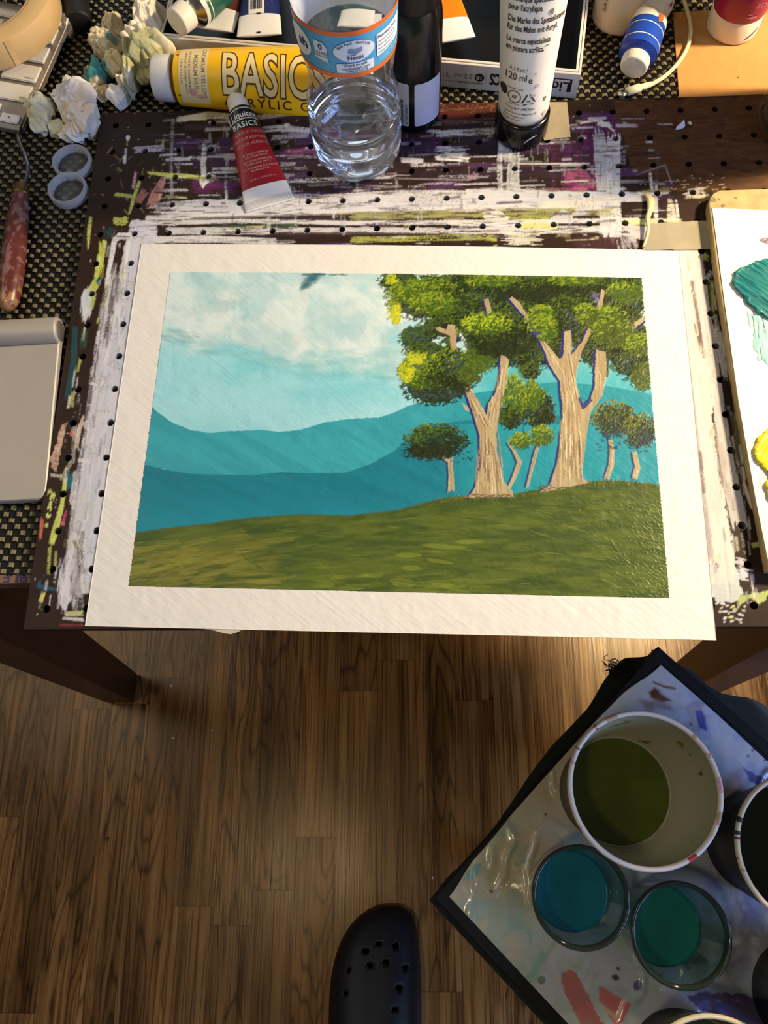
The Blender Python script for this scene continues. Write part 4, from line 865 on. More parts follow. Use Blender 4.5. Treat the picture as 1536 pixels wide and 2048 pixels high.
br2 = fbm(us * .05, vs * .05, 92, 3); br = fbm((us * .62 - vs * .78) * .30, (us * .78 + vs * .62) * .008, 91, 4)
Q[..., 2] += .00012 * (np.abs(br - .5) * 1.6) + .0004 * (br2 - .3) + .00014 + np.clip(hg, -.4, 2.4) * .00026
rimm = (s_ < .0015) | (s_ > .9985) | (t_ < .002) | (t_ > .998); Q[..., 2] = np.where(rimm, ZP - .0002, Q[..., 2])
o = grid_mesh('painted_picture', Q, None, pt, mat('acrylic_paint', rough=.42, attr='paint', var=.03, vscale=700, bump=.05, bscale=2500, coat=.06, spec=.38), col=colr)
# ================================================================ paint tubes
UP = Vector((0, 0, 1))
class Tube:
    """a soft paint tube lying on the plane through b0 (under the cap) and b1 (under the crimp)"""
    def __init__(s, b0, b1, r, w1, up=UP, s0=0.0, he=.0009, pw=1.0, roll=0.0):
        s.b0, s.b1 = Vector(b0), Vector(b1); s.L = (s.b1 - s.b0).length; s.a = (s.b1 - s.b0).normalized()
        s.l = up.cross(s.a).normalized(); s.n = s.a.cross(s.l).normalized(); s.r, s.w1, s.s0, s.he, s.pw = r, w1, s0, he, pw
        s.up = s.n; s._c = {}
        if roll: s.l, s.n = s.l * math.cos(roll) + s.n * math.sin(roll), s.n * math.cos(roll) - s.l * math.sin(roll)
        s.sr, s.cr = math.sin(roll), math.cos(roll)
    def mid(s, q):
        w, h = s.wh(q); return s.b0 + s.a * q + s.up * math.sqrt((w * s.sr) ** 2 + (h * s.cr) ** 2)
    def wh(s, q):
        t = max(0.0, min(1.0, (q - s.s0) / (s.L - s.s0)))
        return s.r + (s.w1 - s.r) * t ** .9, s.r + (s.he - s.r) * t ** s.pw
    def ring(s, q, n=40, k=1.0):
        w, h = s.wh(q); c = s.mid(q)
        return [c + s.l * (w * k * math.cos(2 * PI * j / n)) + s.n * (h * k * math.sin(2 * PI * j / n)) for j in range(n)]
    def top(s, q, v, e=.00025):
        k = int(q * 20000)
        if k not in s._c:                                   # arc length round the flattened section
            w, h = s.wh(q); a = np.linspace(0, PI * .75, 90); d = np.hypot(np.diff(w * np.sin(a)), np.diff(h * np.cos(a))); s._c[k] = (np.concatenate([[0], np.cumsum(d)]), a)
        L_, A_ = s._c[k]; w, h = s.wh(q); a = float(np.interp(abs(v), L_, A_)) * (1 if v >= 0 else -1)
        nx_, nz_ = math.sin(a) / w, math.cos(a) / h; nn_ = math.hypot(nx_, nz_)
        return s.mid(q) + s.l * (w * math.sin(a) + e * nx_ / nn_) + s.n * (h * math.cos(a) + e * nz_ / nn_)
    def seg(s, q0, q1, n=24, cap1=False):
        R_ = [s.ring(q0 + (q1 - q0) * k / n) for k in range(n + 1)]; return ring_loft(R_, False, cap1)
    def cap(s, q0, q1, rc, rn=None, ribs=28):
        """ribbed screw cap, axis level with the shoulder"""
        c0 = s.b0 + s.up * s.r; ww = lambda r, q, a: r * (1 + (.02 * math.cos(ribs * a) if q > .0015 else 0))
        L = q1 - q0
        return lathe_axis([(rc * .82, 0), (rc * .95, .0006), (rc * .98, .0016), (rc, L * .9), (rc * .98, L), (rc * .8, L)], c0 + s.a * q0, s.a, 84, wob=ww)
    def shoulder(s, q0, q1, rn):
        c0 = s.b0 + s.up * s.r
        return lathe_axis([(rn, 0), (rn * 1.02, (q1 - q0) * .25), (s.r * .72, (q1 - q0) * .5), (s.r * .95, (q1 - q0) * .82), (s.r * 1.0, (q1 - q0))], c0 + s.a * q0, s.a, 40, True, False)
def lines_on(tb, rows, q0, v0=0.0, along=False):
    """rows of (text, size, bold, xscale, step): across the tube (reading towards +l) or along its axis"""
    out = []; p = q0
    for txt, sz, bo, xs, st in rows:
        g = glyphs(txt, sz, bo, xs); out.append(place(g, (lambda u, v, p=p: tb.top(p - v, v0 + u)))); p += st
    return merge(*out)
YEL = mat('cadmium_yellow', (240, 186, 14), .38, var=.05, vscale=50); CRM = mat('cream_print', (226, 204, 146), .42, var=.04)
WHT = mat('white_tube', (226, 224, 222), .40, var=.03, vscale=80, bump=.1, bscale=120)
# --- big yellow tube
b0 = at(329, 166, MT); b1 = (.1995, .0995, MT)
t1 = thing('paint_tube', 'large yellow acrylic tube lying behind the red tube, big outlined lettering', 'paint tube', b0)
T1 = Tube((b0.x, .1090, MT), b1, .0190, .0285, s0=.018, pw=1.5, he=.003, roll=.60)
V, F = T1.cap(0, .0155, .0166, ribs=40); part('cap', V, F, mat('stained_white_cap', (222, 220, 218), .45, var=.05), t1)
V, F = T1.shoulder(.0145, .0205, .012); part('shoulder', V, F, mat('ochre_neck', (186, 128, 22), .45, var=.2, vscale=200), t1)
V, F = T1.seg(.0195, .150); bd = part('body', V, F, YEL, t1)
V, F = T1.seg(.150, T1.L, cap1=True); part('crimp', V, F, WHT, t1)
band = shape2d(rect2d(.0235, -.0230, .0455, .0230), .0015); V, F = place(band, lambda u, v: T1.top(u, v, .00018)); part('label_band', V, F, CRM, bd)
bx = at(443, 150, .775).x - b0.x; bw = at(652, 150, .775).x - at(443, 150, .775).x
def basics(bold):
    gs = glyphs('BASICS', .0425, bold, .56, 'LEFT', gap=1.02, cut=.003); w_ = max(p[0] for p in gs[0]); return gs, w_
gO, wO = basics(.042); gI, wI = basics(.010)
k = bw / wI
V, F = place(([(p[0] * k, p[1]) for p in gO[0]], gO[1]), lambda u, v: T1.top(bx + u, v, .00022), 0, -.0130); part('lettering', V, F, mat('brown_outline', (64, 38, 16), .5, var=0), bd)
V, F = place(([(p[0] * k, p[1]) for p in gI[0]], gI[1]), lambda u, v: T1.top(bx + u, v, .00040), 0, -.0130); part('lettering', V, F, CRM, bd, label='cream letter faces')
g = glyphs('ACRYLIC COLOR', .0092, .012, 1.12, 'LEFT', gap=1.32); V, F = place(g, lambda u, v: T1.top(bx + u, v, .00025), .001, -.0220); part('lettering', V, F, mat('dark_brown_print', (58, 34, 16), .5, var=0), bd)
tx = []
for txt, sz, u0 in (('CADMIUM YELLOW', .0043, .0408), ('MEDIUM HUE', .0043, .0352), ('HUE JAUNE DE CADMIUM MOYEN', .0022, .0312), ('AMARILLO DE CADMIO MEDIO', .0022, .0284), ('118 ml  4 US fl oz', .0024, .0252)):
    g = glyphs(txt, sz, .006, 1.0); tx.append(place(g, lambda u, v, u0=u0: T1.top(u0 + v, -u + .001)))
V, F = merge(*tx); part('lettering', V, F, M['grey_ink'], bd)
smears(lambda u, v: T1.top(u, v, .0003), [blot(.0335, -.0135, .0030, .0030), blot(.0385, -.0165, .0028, .0018)], mat('pink_smear', (226, 150, 160), .6, var=.2, vscale=400, alpha=.5), bd)
smears(lambda u, v: T1.top(u, v, .00045), [blot(.0675, -.0125, .0028, .0042, 5), blot(.0715, -.0180, .0030, .0030, 4)], mat('olive_smear', (130, 124, 60), .6, var=.25, vscale=400, alpha=.5), bd)
smears(lambda u, v: T1.top(u, v, .0003), [blot(.118, -.0215, .0026, .0007), blot(.119, -.0185, .0014, .0004), blot(.0225, .0140, .0010, .0008), blot(.0225, -.0160, .0012, .0008)], mat('brown_speck', (150, 100, 24), .6, var=.1), bd)

# --- small red tube
b0 = Vector((.0955, .0885, BT)); b1 = at(541, 413, BT)
t2 = thing('paint_tube', 'small dark red acrylic tube with black name band and white cap', 'paint tube', b0)
T2 = Tube(b0, b1, .0100, .0188, s0=.0165, pw=.92, he=.0008)
V, F = T2.cap(0, .0150, .0078, ribs=26); part('cap', V, F, M['white_plastic'], t2)
V, F = T2.shoulder(.0140, .0185, .0062); part('shoulder', V, F, mat('red_stained_white', (206, 180, 172), .45, var=.15, vscale=300), t2)
V, F = T2.seg(.0165, .0345); lb = part('label_band', V, F, mat('black_band', (20, 18, 20), .36, var=.05), t2)
V, F = T2.seg(.0345, .0800); rb = part('body', V, F, mat('crimson_print', (148, 18, 30), .38, var=.05), t2)
V, F = T2.seg(.0800, T2.L, cap1=True); cr = part('crimp', V, F, WHT, t2)
V, F = merge(*[place(shape2d(rect2d(x - .0002, 0, x + .0002, .006), .002), lambda u, v: T2.top(T2.L - .0005 - v, u, .0002)) for x in np.linspace(-.0175, .0175, 34)]); part('crimp_lines', V, F, mat('crimp_groove', (196, 194, 192), .5, var=0), cr)
wl = [place(glyphs('Liquitex', .0066, .010, .95, cut=.002), lambda u, v: T2.top(.0260 - v, u + .0008))]
wl += [place(shape2d(rect2d(-.0100, .0068, .0115, .0075), .002), lambda u, v: T2.top(.0260 - v, u)), place(shape2d(rect2d(-.0122, -.0016, .0118, -.0008), .002), lambda u, v: T2.top(.0260 - v, u)), place(shape2d(rect2d(-.0128, -.0016, -.0116, .0058), .002), lambda u, v: T2.top(.0260 - v, u))]
wl += [place(glyphs('BASICS', .0060, .020, .92, gap=1.18, cut=.002), lambda u, v: T2.top(.0334 - v, u - .0004))]
V, F = merge(*wl); part('lettering', V, F, M['white_ink'], lb)
V, F = lines_on(T2, [('ACRYLIC COLOR', .0030, .004, 1, .0046), ('COULEUR ACRYLIQUE', .0030, .004, 1, .0046), ('COLOR ACRÍLICO', .0030, .004, 1, .0078), ('ALIZARIN CRIMSON', .0022, .004, 1, .0023), ('HUE PERMANENT', .0022, .004, 1, .0031), ('ALIZARINE CRAMOISIE', .0022, .004, 1, .0023), ('PERMANENT (IMIT.)', .0022, .004, 1, .0031), ('TONO CARMÍN ALIZARINA', .0022, .004, 1, .0023), ('PERMANENTE', .0022, .004, 1, .0064), ('22 ml  e  0.74 US fl oz', .0022, .004, 1, .003)], .0388, .001)
part('lettering', V, F, mat('pale_print', (206, 150, 146), .5, var=0), rb)

# ================================================================ open cardboard box of paints
P0 = at(1151, 197, MT); ex = Vector((-.9879, .155, 0)); ey = Vector((.155, .9879, 0)); BL_, BD_, BH_ = .330, .168, .0228
bx_ = thing('paint_box', 'long low white cardboard tray of paint tubes with upside-down printing', 'box', P0)
def frame_shell(o, th, z0, z1):
    A = [(o, o), (BL_ - o, o), (BL_ - o, BD_ - o), (o, BD_ - o)]; B = [(o + th, o + th), (BL_ - o - th, o + th), (BL_ - o - th, BD_ - o - th), (o + th, BD_ - o - th)]
    q = lambda p, z: P0 + ex * p[0] + ey * p[1] + Vector((0, 0, z - P0.z))
    R_ = [[q(p, z0) for p in A], [q(p, z1 - .0004) for p in A], [q((p[0] + (.0004 if p[0] < .1 else -.0004), p[1] + (.0004 if p[1] < .1 else -.0004)), z1) for p in A], [q(p, z1) for p in B], [q(p, z0 + .0016) for p in B]]
    return ring_loft(R_, True, True)
CARD = mat('white_carton', (214, 206, 198), .55, var=.03)
V, F = frame_shell(0, .0016, MT, MT + BH_ - .0006); part('sleeve', V, F, CARD, bx_, smooth=False)
V, F = frame_shell(.0022, .0018, MT + .0018, MT + BH_); part('rim', V, F, CARD, bx_, smooth=False)
q = lambda u, v, z: P0 + ex * u + ey * v + Vector((0, 0, z - P0.z))
V, F = box_vf(P0, ex, ey, UP, .001, .001, 0, .001)
R_ = [[q(.0042, .0042, MT + .0215), q(BL_ - .0042, .0042, MT + .0215), q(BL_ - .0042, BD_ - .0042, MT + .0215), q(.0042, BD_ - .0042, MT + .0215)], [q(.006, .006, MT + .0045), q(BL_ - .006, .006, MT + .0045), q(BL_ - .006, BD_ - .006, MT + .0045), q(.006, BD_ - .006, MT + .0045)]]
V, F = ring_loft(R_, False, True); part('liner', V, F, mat('black_liner', (10, 10, 12), .35, var=.1), bx_, smooth=False)
def face(u0, dz): return lambda u, v: P0 + ex * (u0 + u) + Vector((0, 0, dz - v)) - ey * .0003
fr = [place(glyphs('Liquitex', .0125, .010, .95, 'LEFT', cut=0), face(.0058, .0142)), place(shape2d(rect2d(.005, -.0032, .050, -.0022), 1), face(0, .0142)), place(shape2d(rect2d(.0050, -.0032, .0066, .0085), 1), face(0, .0142)),
      place(glyphs('BASICS', .0140, .030, .52, 'LEFT', cut=0), face(.0445, .0158)), place(ring2d(.0752, .0, .0036, .0036, .0033), face(0, .0115))]
V, F = merge(*fr); part('lettering', V, F, M['ink'], bx_)
V, F = place(glyphs('18', .0048, .02, 1, cut=0), lambda u, v: face(.0752, .0132)(u, v) - ey * .0003); part('lettering', V, F, M['white_ink'], bx_)
V, F = merge(place(glyphs('22ml TUBES', .0062, .0, 1.0, 'LEFT', gap=1.25, cut=0), face(.0802, .0138)), place(glyphs('COULEUR ACRYLIQUE', .0022, 0, 1.0, 'LEFT', gap=1.3, cut=0), face(.090, .0068)), place(shape2d(rect2d(.0700, -.006, .0702, .006), 1), face(0, .0115)))
part('lettering', V, F, M['grey_ink'], bx_)
V, F = place(glyphs('ACRYLIC COLOR', .0024, .02, 1.0, 'LEFT', cut=0), face(.0725, .0068)); part('lettering', V, F, M['ink'], bx_)
# --- tubes in the box
def box_tube(label, cap_px, end_px, z0, z1, r, w1, colr, crimp, name_print=None, capm=None, barcode=False, rows=()):
    b0 = at(*cap_px, z0); b1 = at(*end_px, z1); t = thing('paint_tube', label, 'paint tube', b0, None)
    tb = Tube(b0, b1, r, w1, s0=.016, he=.0012, pw=1.1); L = tb.L
    V, F = tb.cap(0, .0145, r * .8); part('cap', V, F, M['white_plastic'], t)
    V, F = tb.shoulder(.0138, .018, r * .6); part('shoulder', V, F, WHT, t)
    V, F = tb.seg(.016, .034); part('label_band', V, F, M['black_plastic'], t)
    V, F = tb.seg(.034, L - crimp); bd = part('body', V, F, mat(label.split()[1] + '_print', colr, .38, var=.06), t)
    V, F = tb.seg(L - crimp, L, cap1=True); part('crimp', V, F, WHT, t)
    if rows: V, F = lines_on(tb, [(a, s_, .004, 1, st) for a, s_, st in rows], L - crimp - .030); part('lettering', V, F, M['grey_ink'], bd)
    return t, tb, bd
tn, Tn, bn = box_tube('small brown acrylic tube in the box, white crimp towards the yellow tube', (512, -120), (428, 63), .757, .7655, .0095, .0165, (84, 32, 22), .020, rows=(('BURNT SIENNA', .003, .005), ('TERRE DE SIENNE', .0024, .004), ('SIENA TOSTADA', .0024, .004), ('22 ml', .0024, .004)))
tn, Tn, bn = box_tube('small blue acrylic tube in the box with white barcode strip', (528, -125), (519, 74), .758, .769, .0095, .0175, (22, 32, 96), .0195)
L = Tn.L; V, F = place(shape2d(rect2d(-.0062, 0, .0062, .030), .002), lambda u, v: Tn.top(L - .0195 - v, u - .002, .0003)); bs = part('barcode_patch', V, F, M['white_ink'], bn)
rnd = random.Random(3); x = -.0046; bars = []
while x < .0046:
    wv = rnd.choice([.0003, .0005, .0008]); bars.append(place(shape2d(rect2d(x, .004, x + wv, .013), .003), lambda u, v: Tn.top(L - .0195 - v, u - .002, .0005))); x += wv + rnd.choice([.0003, .0006])
V, F = merge(*bars); part('barcode', V, F, M['ink'], bs)
V, F = merge(*[place(shape2d(rect2d(-.0018, 0, .0014, .0014), .003), lambda u, v, q=q: Tn.top(q - v, u, .0004)) for q in (L - .0006, L - .0185)]); part('crimp_marks', V, F, M['ink'], bn)
V, F = place(glyphs('A', .006, .01), lambda u, v: Tn.top(L - .034 - v * 0 + u, .0095 + v, .0004)); part('lettering', V, F, M['white_ink'], bn)
box_tube('small orange acrylic tube in the box, beside the black bottle', (846, -110), (906, 84), .762, .769, .0095, .0175, (214, 122, 14), .019)
box_tube('small dark green acrylic tube in the box, seen through the water bottle', (745, -90), (716, 58), .758, .766, .0095, .0165, (22, 66, 48), .015)
box_tube('small black acrylic tube in the box, behind the bottle label', (800, -120), (768, 60), .757, .766, .0095, .0165, (26, 28, 36), .012)
# --- teal metal tube whose white cap leans over the front of the box
p = at(352, 46, .7795); ax = (at(432, -22, .777) - p).normalized(); t = thing('paint_tube', 'teal tube with metal shoulder and big white cap over the box front', 'paint tube', p)
V, F = lathe_axis([(.0085, 0), (.0099, .0005), (.0103, .0015), (.0108, .012), (.0106, .0128), (.007, .0128)], p, ax, 72, wob=lambda r, s, a: r * (1 + .008 * math.cos(36 * a)) if s > .001 else r); part('cap', V, F, M['white_plastic'], t)
V, F = lathe_axis([(.006, .0126), (.006, .0145), (.0138, .0185), (.0148, .0192), (.0148, .0200)], p, ax, 48, False, False); part('shoulder', V, F, mat('brushed_metal', (190, 186, 178), .25, metal=1, var=.06), t)
V, F = lathe_axis([(.0148, .0200), (.0148, .0235)], p, ax, 48, False, False); part('label_band', V, F, mat('pale_ring', (206, 210, 200), .4, var=.02), t)
V, F = lathe_axis([(.0147, .0235), (.0147, .029), (.0147, .0292), (.0146, .075), (.012, .085)], p, ax, 48, False, True); bd = part('body', V, F, mat('teal_print', (20, 84, 72), .35, var=.05), t)
V, F = lathe_axis([(.01495, .0262), (.01495, .0272)], p, ax, 48, False, False); part('stripe', V, F, M['white_ink'], bd)

# ================================================================ blue and white tube leaning at the mat edge
b0 = at(1258, 166, MT); b1 = at(1344, -90, MT + .012)
t = thing('paint_tube', 'crumpled white tube with blue banded shoulder, cap beside the white cable', 'paint tube', b0)
Tb = Tube(b0, b1, .0148, .0118, s0=.012, pw=1.2, he=.006)
V, F = Tb.cap(0, .0090, .0104, ribs=32); part('cap', V, F, mat('smudged_white_cap', (216, 208, 196), .45, var=.12, vscale=180), t)
V, F = Tb.shoulder(.0085, .0130, .0085); part('shoulder', V, F, mat('blue_shoulder', (30, 58, 150), .35, var=.06), t)
V, F = Tb.seg(.0125, .0400); bb = part('label_band', V, F, mat('blue_band', (22, 66, 168), .34, var=.06), t)
V, F = merge(*[Tb.seg(q0, q0 + .0008, 2) for q0 in (.0195, .0325)]); V = [Vector(v) + Tb.n * .0002 * (1 if (Vector(v) - Tb.b0).dot(Tb.n) > Tb.r else 0) for v in V]; part('stripe', V, F, M['white_ink'], bb)
R_ = []
for k in range(40):
    q = .0400 + (Tb.L - .0400) * k / 39; w_, h_ = Tb.wh(q); rg = []
    for i, pnt in enumerate(Tb.ring(q, 48)):
        a = 2 * PI * i / 48; cr_ = (vnoise(k * .35, math.cos(a) * 2 + 3, 5) - .5) * .007 + abs(vnoise(k * .22 + 4, math.sin(a) * 3 + 7, 9) - .5) * -.008
        rg.append(pnt + (Tb.n * math.sin(a) * .8 + Tb.l * math.cos(a) * .5) * cr_ * min(1, k / 4))
    R_.append(rg)
V, F = ring_loft(R_, False, True); bd = part('body', V, F, mat('crumpled_white', (230, 224, 210), .42, var=.04, bump=.2, bscale=150), t)
smears(lambda u, v: Tb.top(u, v, .0006), [blot(.0405, -.0085, .0045, .0022), blot(.062, -.014, .003, .0012)], mat('rust_smear', (178, 84, 40), .6, var=.1), bd)

# ================================================================ charging cable
pts = [at(1352, -60, MT + .002), at(1368, 0, MT + .003), at(1381, 50, MT + .0035), at(1378, 85, MT + .0035), at(1362, 118, MT + .003), at(1335, 148, MT + .0025), at(1305, 168, MT + .0022), at(1284, 177, MT + .0022)]
t = thing('charging_cable', 'cream white charging cable curling across the mat edge', 'cable', pts[-1])
V, F = sweep(spline(pts, 10), .0016, 12); part('cord', V, F, mat('cream_cable', (226, 210, 170), .45, var=.03), t)
e0, e1 = at(1304, 167, MT + .0022), at(1254, 184, MT + .0026); d = (e1 - e0).normalized()
V, F = lathe_axis([(.0017, 0), (.0022, .003), (.0026, .010), (.0034, .0105), (.0036, (e1 - e0).length)], e0, d, 24, flat=.8); part('plug_boot', V, F, mat('white_boot', (232, 220, 188), .4, var=.02), t)
e2 = at(1232, 192, MT + .0022); lt = UP.cross(d).normalized()
V, F = box_vf(e1, d, lt, d.cross(lt), .001, .0029, -.0008, .0008, .0004)
V, F = box_vf(e1 + d * .0035, d, lt, d.cross(lt), .0038, .0030, -.0009, .0009, .0005); part('connector', V, F, M['metal'], t)

# ================================================================ bottles and jars standing behind
def wrap(c, rad, front=0.0, tilt=(0, 0)):
    """maps (u along the girth from the front, height) to the surface of an upright round thing"""
    def fn(u, z, e=.0003):
        r = rad(z) if callable(rad) else rad; a = front + u / r
        return Vector((c[0] + (r + e) * math.sin(a) + tilt[0] * z, c[1] - (r + e) * math.cos(a) + tilt[1] * z, c[2] + z))
    return fn
# --- water bottle
bc = (.1888, .0420, BT)
PR = [(.0, .0035), (.016, .0030), (.0225, .0005), (.0275, .0012), (.0300, .0050), (.0312, .0095), (.0326, .0125), (.0318, .0155), (.0329, .0180), (.0329, .0235), (.0319, .0262), (.0330, .0290), (.0330, .0350), (.0320, .0378), (.0330, .0405), (.0328, .0470), (.0316, .0500), (.0322, .0530), (.0318, .0590), (.0300, .0655), (.0287, .0710), (.0284, .0760), (.0288, .0830), (.0297, .0900), (.0304, .0960), (.0310, .1000), (.0326, .1280), (.0330, .1320), (.0332, .1420), (.0322, .1540), (.0280, .1680), (.0200, .1800), (.0140, .1870), (.0128, .1900), (.0128, .1960)]
def prad(z):
    return float(np.interp(z, [p[1] for p in PR[3:]], [p[0] for p in PR[3:]]))
wb = thing('water_bottle', 'clear plastic water bottle with blue and orange label, standing half empty', 'bottle', bc)
def petal(r, z, a):
    k = max(0, 1 - z / .014); r2 = r * (1 - .10 * k * (.5 + .5 * math.cos(5 * a)) ** 2)
    if .012 < z < .06: r2 *= 1 - .006 * (.5 + .5 * math.cos(10 * a)) ** 3
    if .058 < z < .1: r2 *= 1 + .012 * math.sin(3 * a + z * 160)
    return r2
V, F = lathe(PR, bc, 120, wob=petal); part('body', V, F, clear_film('clear_pet', (250, 252, 255), 1.0, .04, .15, 110, body=.03, bodyc=(215, 222, 240)), wb)
wl_ = .0455; WP = [(0, .0048)] + [(p[0] - .0009, p[1] + .0004) for p in PR[2:] if p[1] < wl_ - .001] + [(prad(wl_) - .0009, wl_), (prad(wl_) - .004, wl_ - .0006), (0.0005, wl_ - .0008)]
V, F = lathe(WP, bc, 96, wob=petal); part('water', V, F, mat('water', (250, 252, 255), .0, var=0, trans=1.0, ior=1.33), wb)
V, F = lathe([(.0150, .1955), (.0152, .1965), (.0152, .2085), (.0145, .2095), (0.001, .2095)], bc, 60, True, wob=lambda r, z, a: r * (1 + .015 * math.cos(60 * a)) if .197 < z < .208 else r); part('cap', V, F, mat('white_screw_cap', (226, 228, 232), .4, var=.02), wb)
lr = lambda z: prad(z) + .0004
LB0, LB1 = .0985, .1330
V, F = lathe([(lr(z), z) for z in np.linspace(LB0, LB1, 9)], bc, 120); lab = part('label', V, F, mat('sky_blue_label', (74, 158, 208), .35, var=.05, vscale=90), wb)
V, F = lathe([(lr(z) - .0007, z) for z in np.linspace(LB0 + .001, LB1 - .001, 9)], bc, 120); part('label_back', V, F, mat('white_label_back', (206, 210, 222), .5, var=.02), lab)
V, F = merge(*[lathe([(lr(z) + .0002, z) for z in np.linspace(a, b, 4)], bc, 120) for a, b in ((LB0, LB0 + .0034), (LB1 - .0034, LB1))]); part('label_trim', V, F, mat('orange_trim', (232, 104, 38), .38, var=.04), lab)
f = wrap(bc, lr); fw = lambda e: (lambda u, z: f(u, z, e))
ov = [place(shape2d([(.0062 + .0122 * math.cos(a) * (1 + .06 * math.cos(2 * a)), .1186 + .0078 * math.sin(a)) for a in np.linspace(0, 2 * PI, 36)[:-1]], .0015), fw(.0005)), place(shape2d(round_rect(.0062, .1064, .0118, .0035, .0012), .0015), fw(.0005)),
      place(shape2d([(-.0192, .1115), (-.0108, .1098), (-.0108, .1205), (-.0130, .1235), (-.0192, .1245)], .0015), fw(.0005)), place(shape2d([(.0208, .1090), (.0430, .1110), (.0430, .1265), (.0208, .1250)], .0015), fw(.0005)),
      place(shape2d(disc2d(-.0330, .1165, .0110, .0105, 24), .0015), fw(.0004))]
V, F = merge(*ov); part('label_panels', V, F, mat('white_panel', (222, 226, 236), .45, var=.02), lab)
tx = [place(glyphs('Nestlé', .0040, .018, .95, cut=.0015), fw(.0007), .0066, .1128), place(shape2d(rect2d(.0012, .1160, .0070, .1164), .0015), fw(.0007)), place(glyphs('Good to talk', .0030, .006, .95, cut=.0015), fw(.0007), .0062, .1078), place(glyphs('nestlesplash.com', .0028, .006, .92, cut=.0015), fw(.0007), .0066, .1053), place(glyphs('1-844-577-5274', .0023, .006, .95, cut=.0015), fw(.0007), .0066, .1034),
      place(glyphs('0', .0056, .02, 1, cut=.0015), fw(.0007), -.0150, .1185), place(glyphs('CALORIES', .0023, .012, .85, cut=.0015), fw(.0007), -.0150, .1152), place(glyphs('PER BOTTLE', .0018, .008, .8, cut=.0015), fw(.0007), -.0150, .1130), place(glyphs('sh', .0098, .022, 1.0, cut=.0015), fw(.0007), -.0290, .1140)]
arc = 'Good Food, Good Life'
for i, ch in enumerate(arc):
    if ch == ' ': continue
    a = PI * (.86 - .72 * i / (len(arc) - 1)); tx.append(place(glyphs(ch, .0027, .006, 1, cut=0), fw(.0007), .0062 + .0100 * math.cos(a), .1186 + .0056 * math.sin(a), (a - PI / 2) * .6))
for j, (row, sz) in enumerate((('Nutrition Facts', .0030), ('Calories 0  Total Fat 0g', .0017), ('Sodium 0g  Total Carb 0g', .0017), ('Not a significant source', .0017), ('of other nutrients', .0017))):
    tx.append(place(glyphs(row, sz, .012 if j == 0 else .004, .95, 'LEFT', cut=.0015), fw(.0007), .0216, .1218 - j * .0026 - (.0006 if j else 0)))
V, F = merge(*tx); part('lettering', V, F, M['navy_ink'], lab)
em = [place(shape2d(disc2d(x, y, rx, ry, 12), .0015), fw(.0007)) for x, y, rx, ry in ((.0062, .1180, .0036, .0012), (.0040, .1200, .0016, .0011), (.0086, .1202, .0015, .0010), (.0060, .1196, .0012, .0010), (.0098, .1186, .0013, .0007), (.0104, .1202, .0007, .0012), (.0030, .1186, .0010, .0008))]
V, F = merge(*em); part('nest_emblem', V, F, mat('blue_grey_print', (128, 142, 178), .5, var=.05), lab)
lt_ = [place(glyphs(t_, .0019, .004, 1, 'LEFT', gap=1.1, cut=.0015), fw(.0006), u0, z0) for t_, u0, z0 in (('WATER', -.0162, .1085), ('FLAVOR', -.0162, .1064), ('16.9 FL', -.0162, .1043), ('REFRESHING BEVERAGE', -.0070, .1020), ('INGREDIENTS', .0218, .1074), ('PURIFIED', .0218, .1054), ('DISTRIBUTED', .0330, .1076), ('STAMFORD', .0330, .1056))]
V, F = merge(*lt_); part('lettering', V, F, mat('pale_blue_print', (150, 200, 228), .5, var=0), lab)

# --- black bottle
kc = (.2302, .0810, BT)
KP = [(0, 0), (.0180, 0), (.0200, .001), (.0205, .003), (.0207, .060), (.0207, .083), (.0200, .089), (.0184, .096), (.0180, .100), (.0180, .150), (.0150, .158), (.001, .160)]
t = thing('ink_bottle', 'black round bottle with blank white and barcode labels behind the water bottle', 'bottle', kc)
V, F = lathe(KP[1:8], kc, 64, True, False); bd = part('body', V, F, mat('black_gloss', (12, 12, 14), .22, var=.08), t)
V, F = lathe([(.0183, .0962), (.0187, .0975), (.0187, .150), (.0165, .157), (.001, .158)], kc, 64, False, True, wob=lambda r, z, a: r * (1 + .006 * math.cos(40 * a)) if z > .1 else r); part('cap', V, F, mat('black_cap', (15, 14, 16), .4, var=.08), t)
f = wrap(kc, lambda z: .0208)
def rlab(u0, u1, z0, z1): return [(u0 + (u1 - u0) * (.5 + x), z0 + (z1 - z0) * (.5 + y)) for x, y in round_rect(0, 0, .5, .5, .06)]
V, F = place(shape2d(rlab(.0010, .0235, .0075, .0455), .002), lambda u, z: f(u, z)); part('label', V, F, mat('lavender_paper', (190, 188, 206), .55, var=.03), t)
V, F = place(shape2d(rlab(-.0260, -.0030, .0075, .0460), .002), lambda u, z: f(u, z)); l2 = part('label', V, F, mat('grey_paper', (170, 168, 170), .55, var=.03), t)
rnd = random.Random(8); z = .010; bars = []
while z < .032:
    wv = rnd.choice([.0003, .0005, .0008]); bars.append(place(shape2d(rect2d(-.0120, z, -.0072, z + wv), .002), lambda u, q: f(u, q, .0005))); z += wv + rnd.choice([.0004, .0007])
bars.append(place(glyphs('0 17257 02464 9', .0026, .004, 1, 'LEFT'), lambda u, v: f(-.0040 - v, .010 + u, .0005)))
V, F = merge(*bars); part('barcode', V, F, M['ink'], l2)

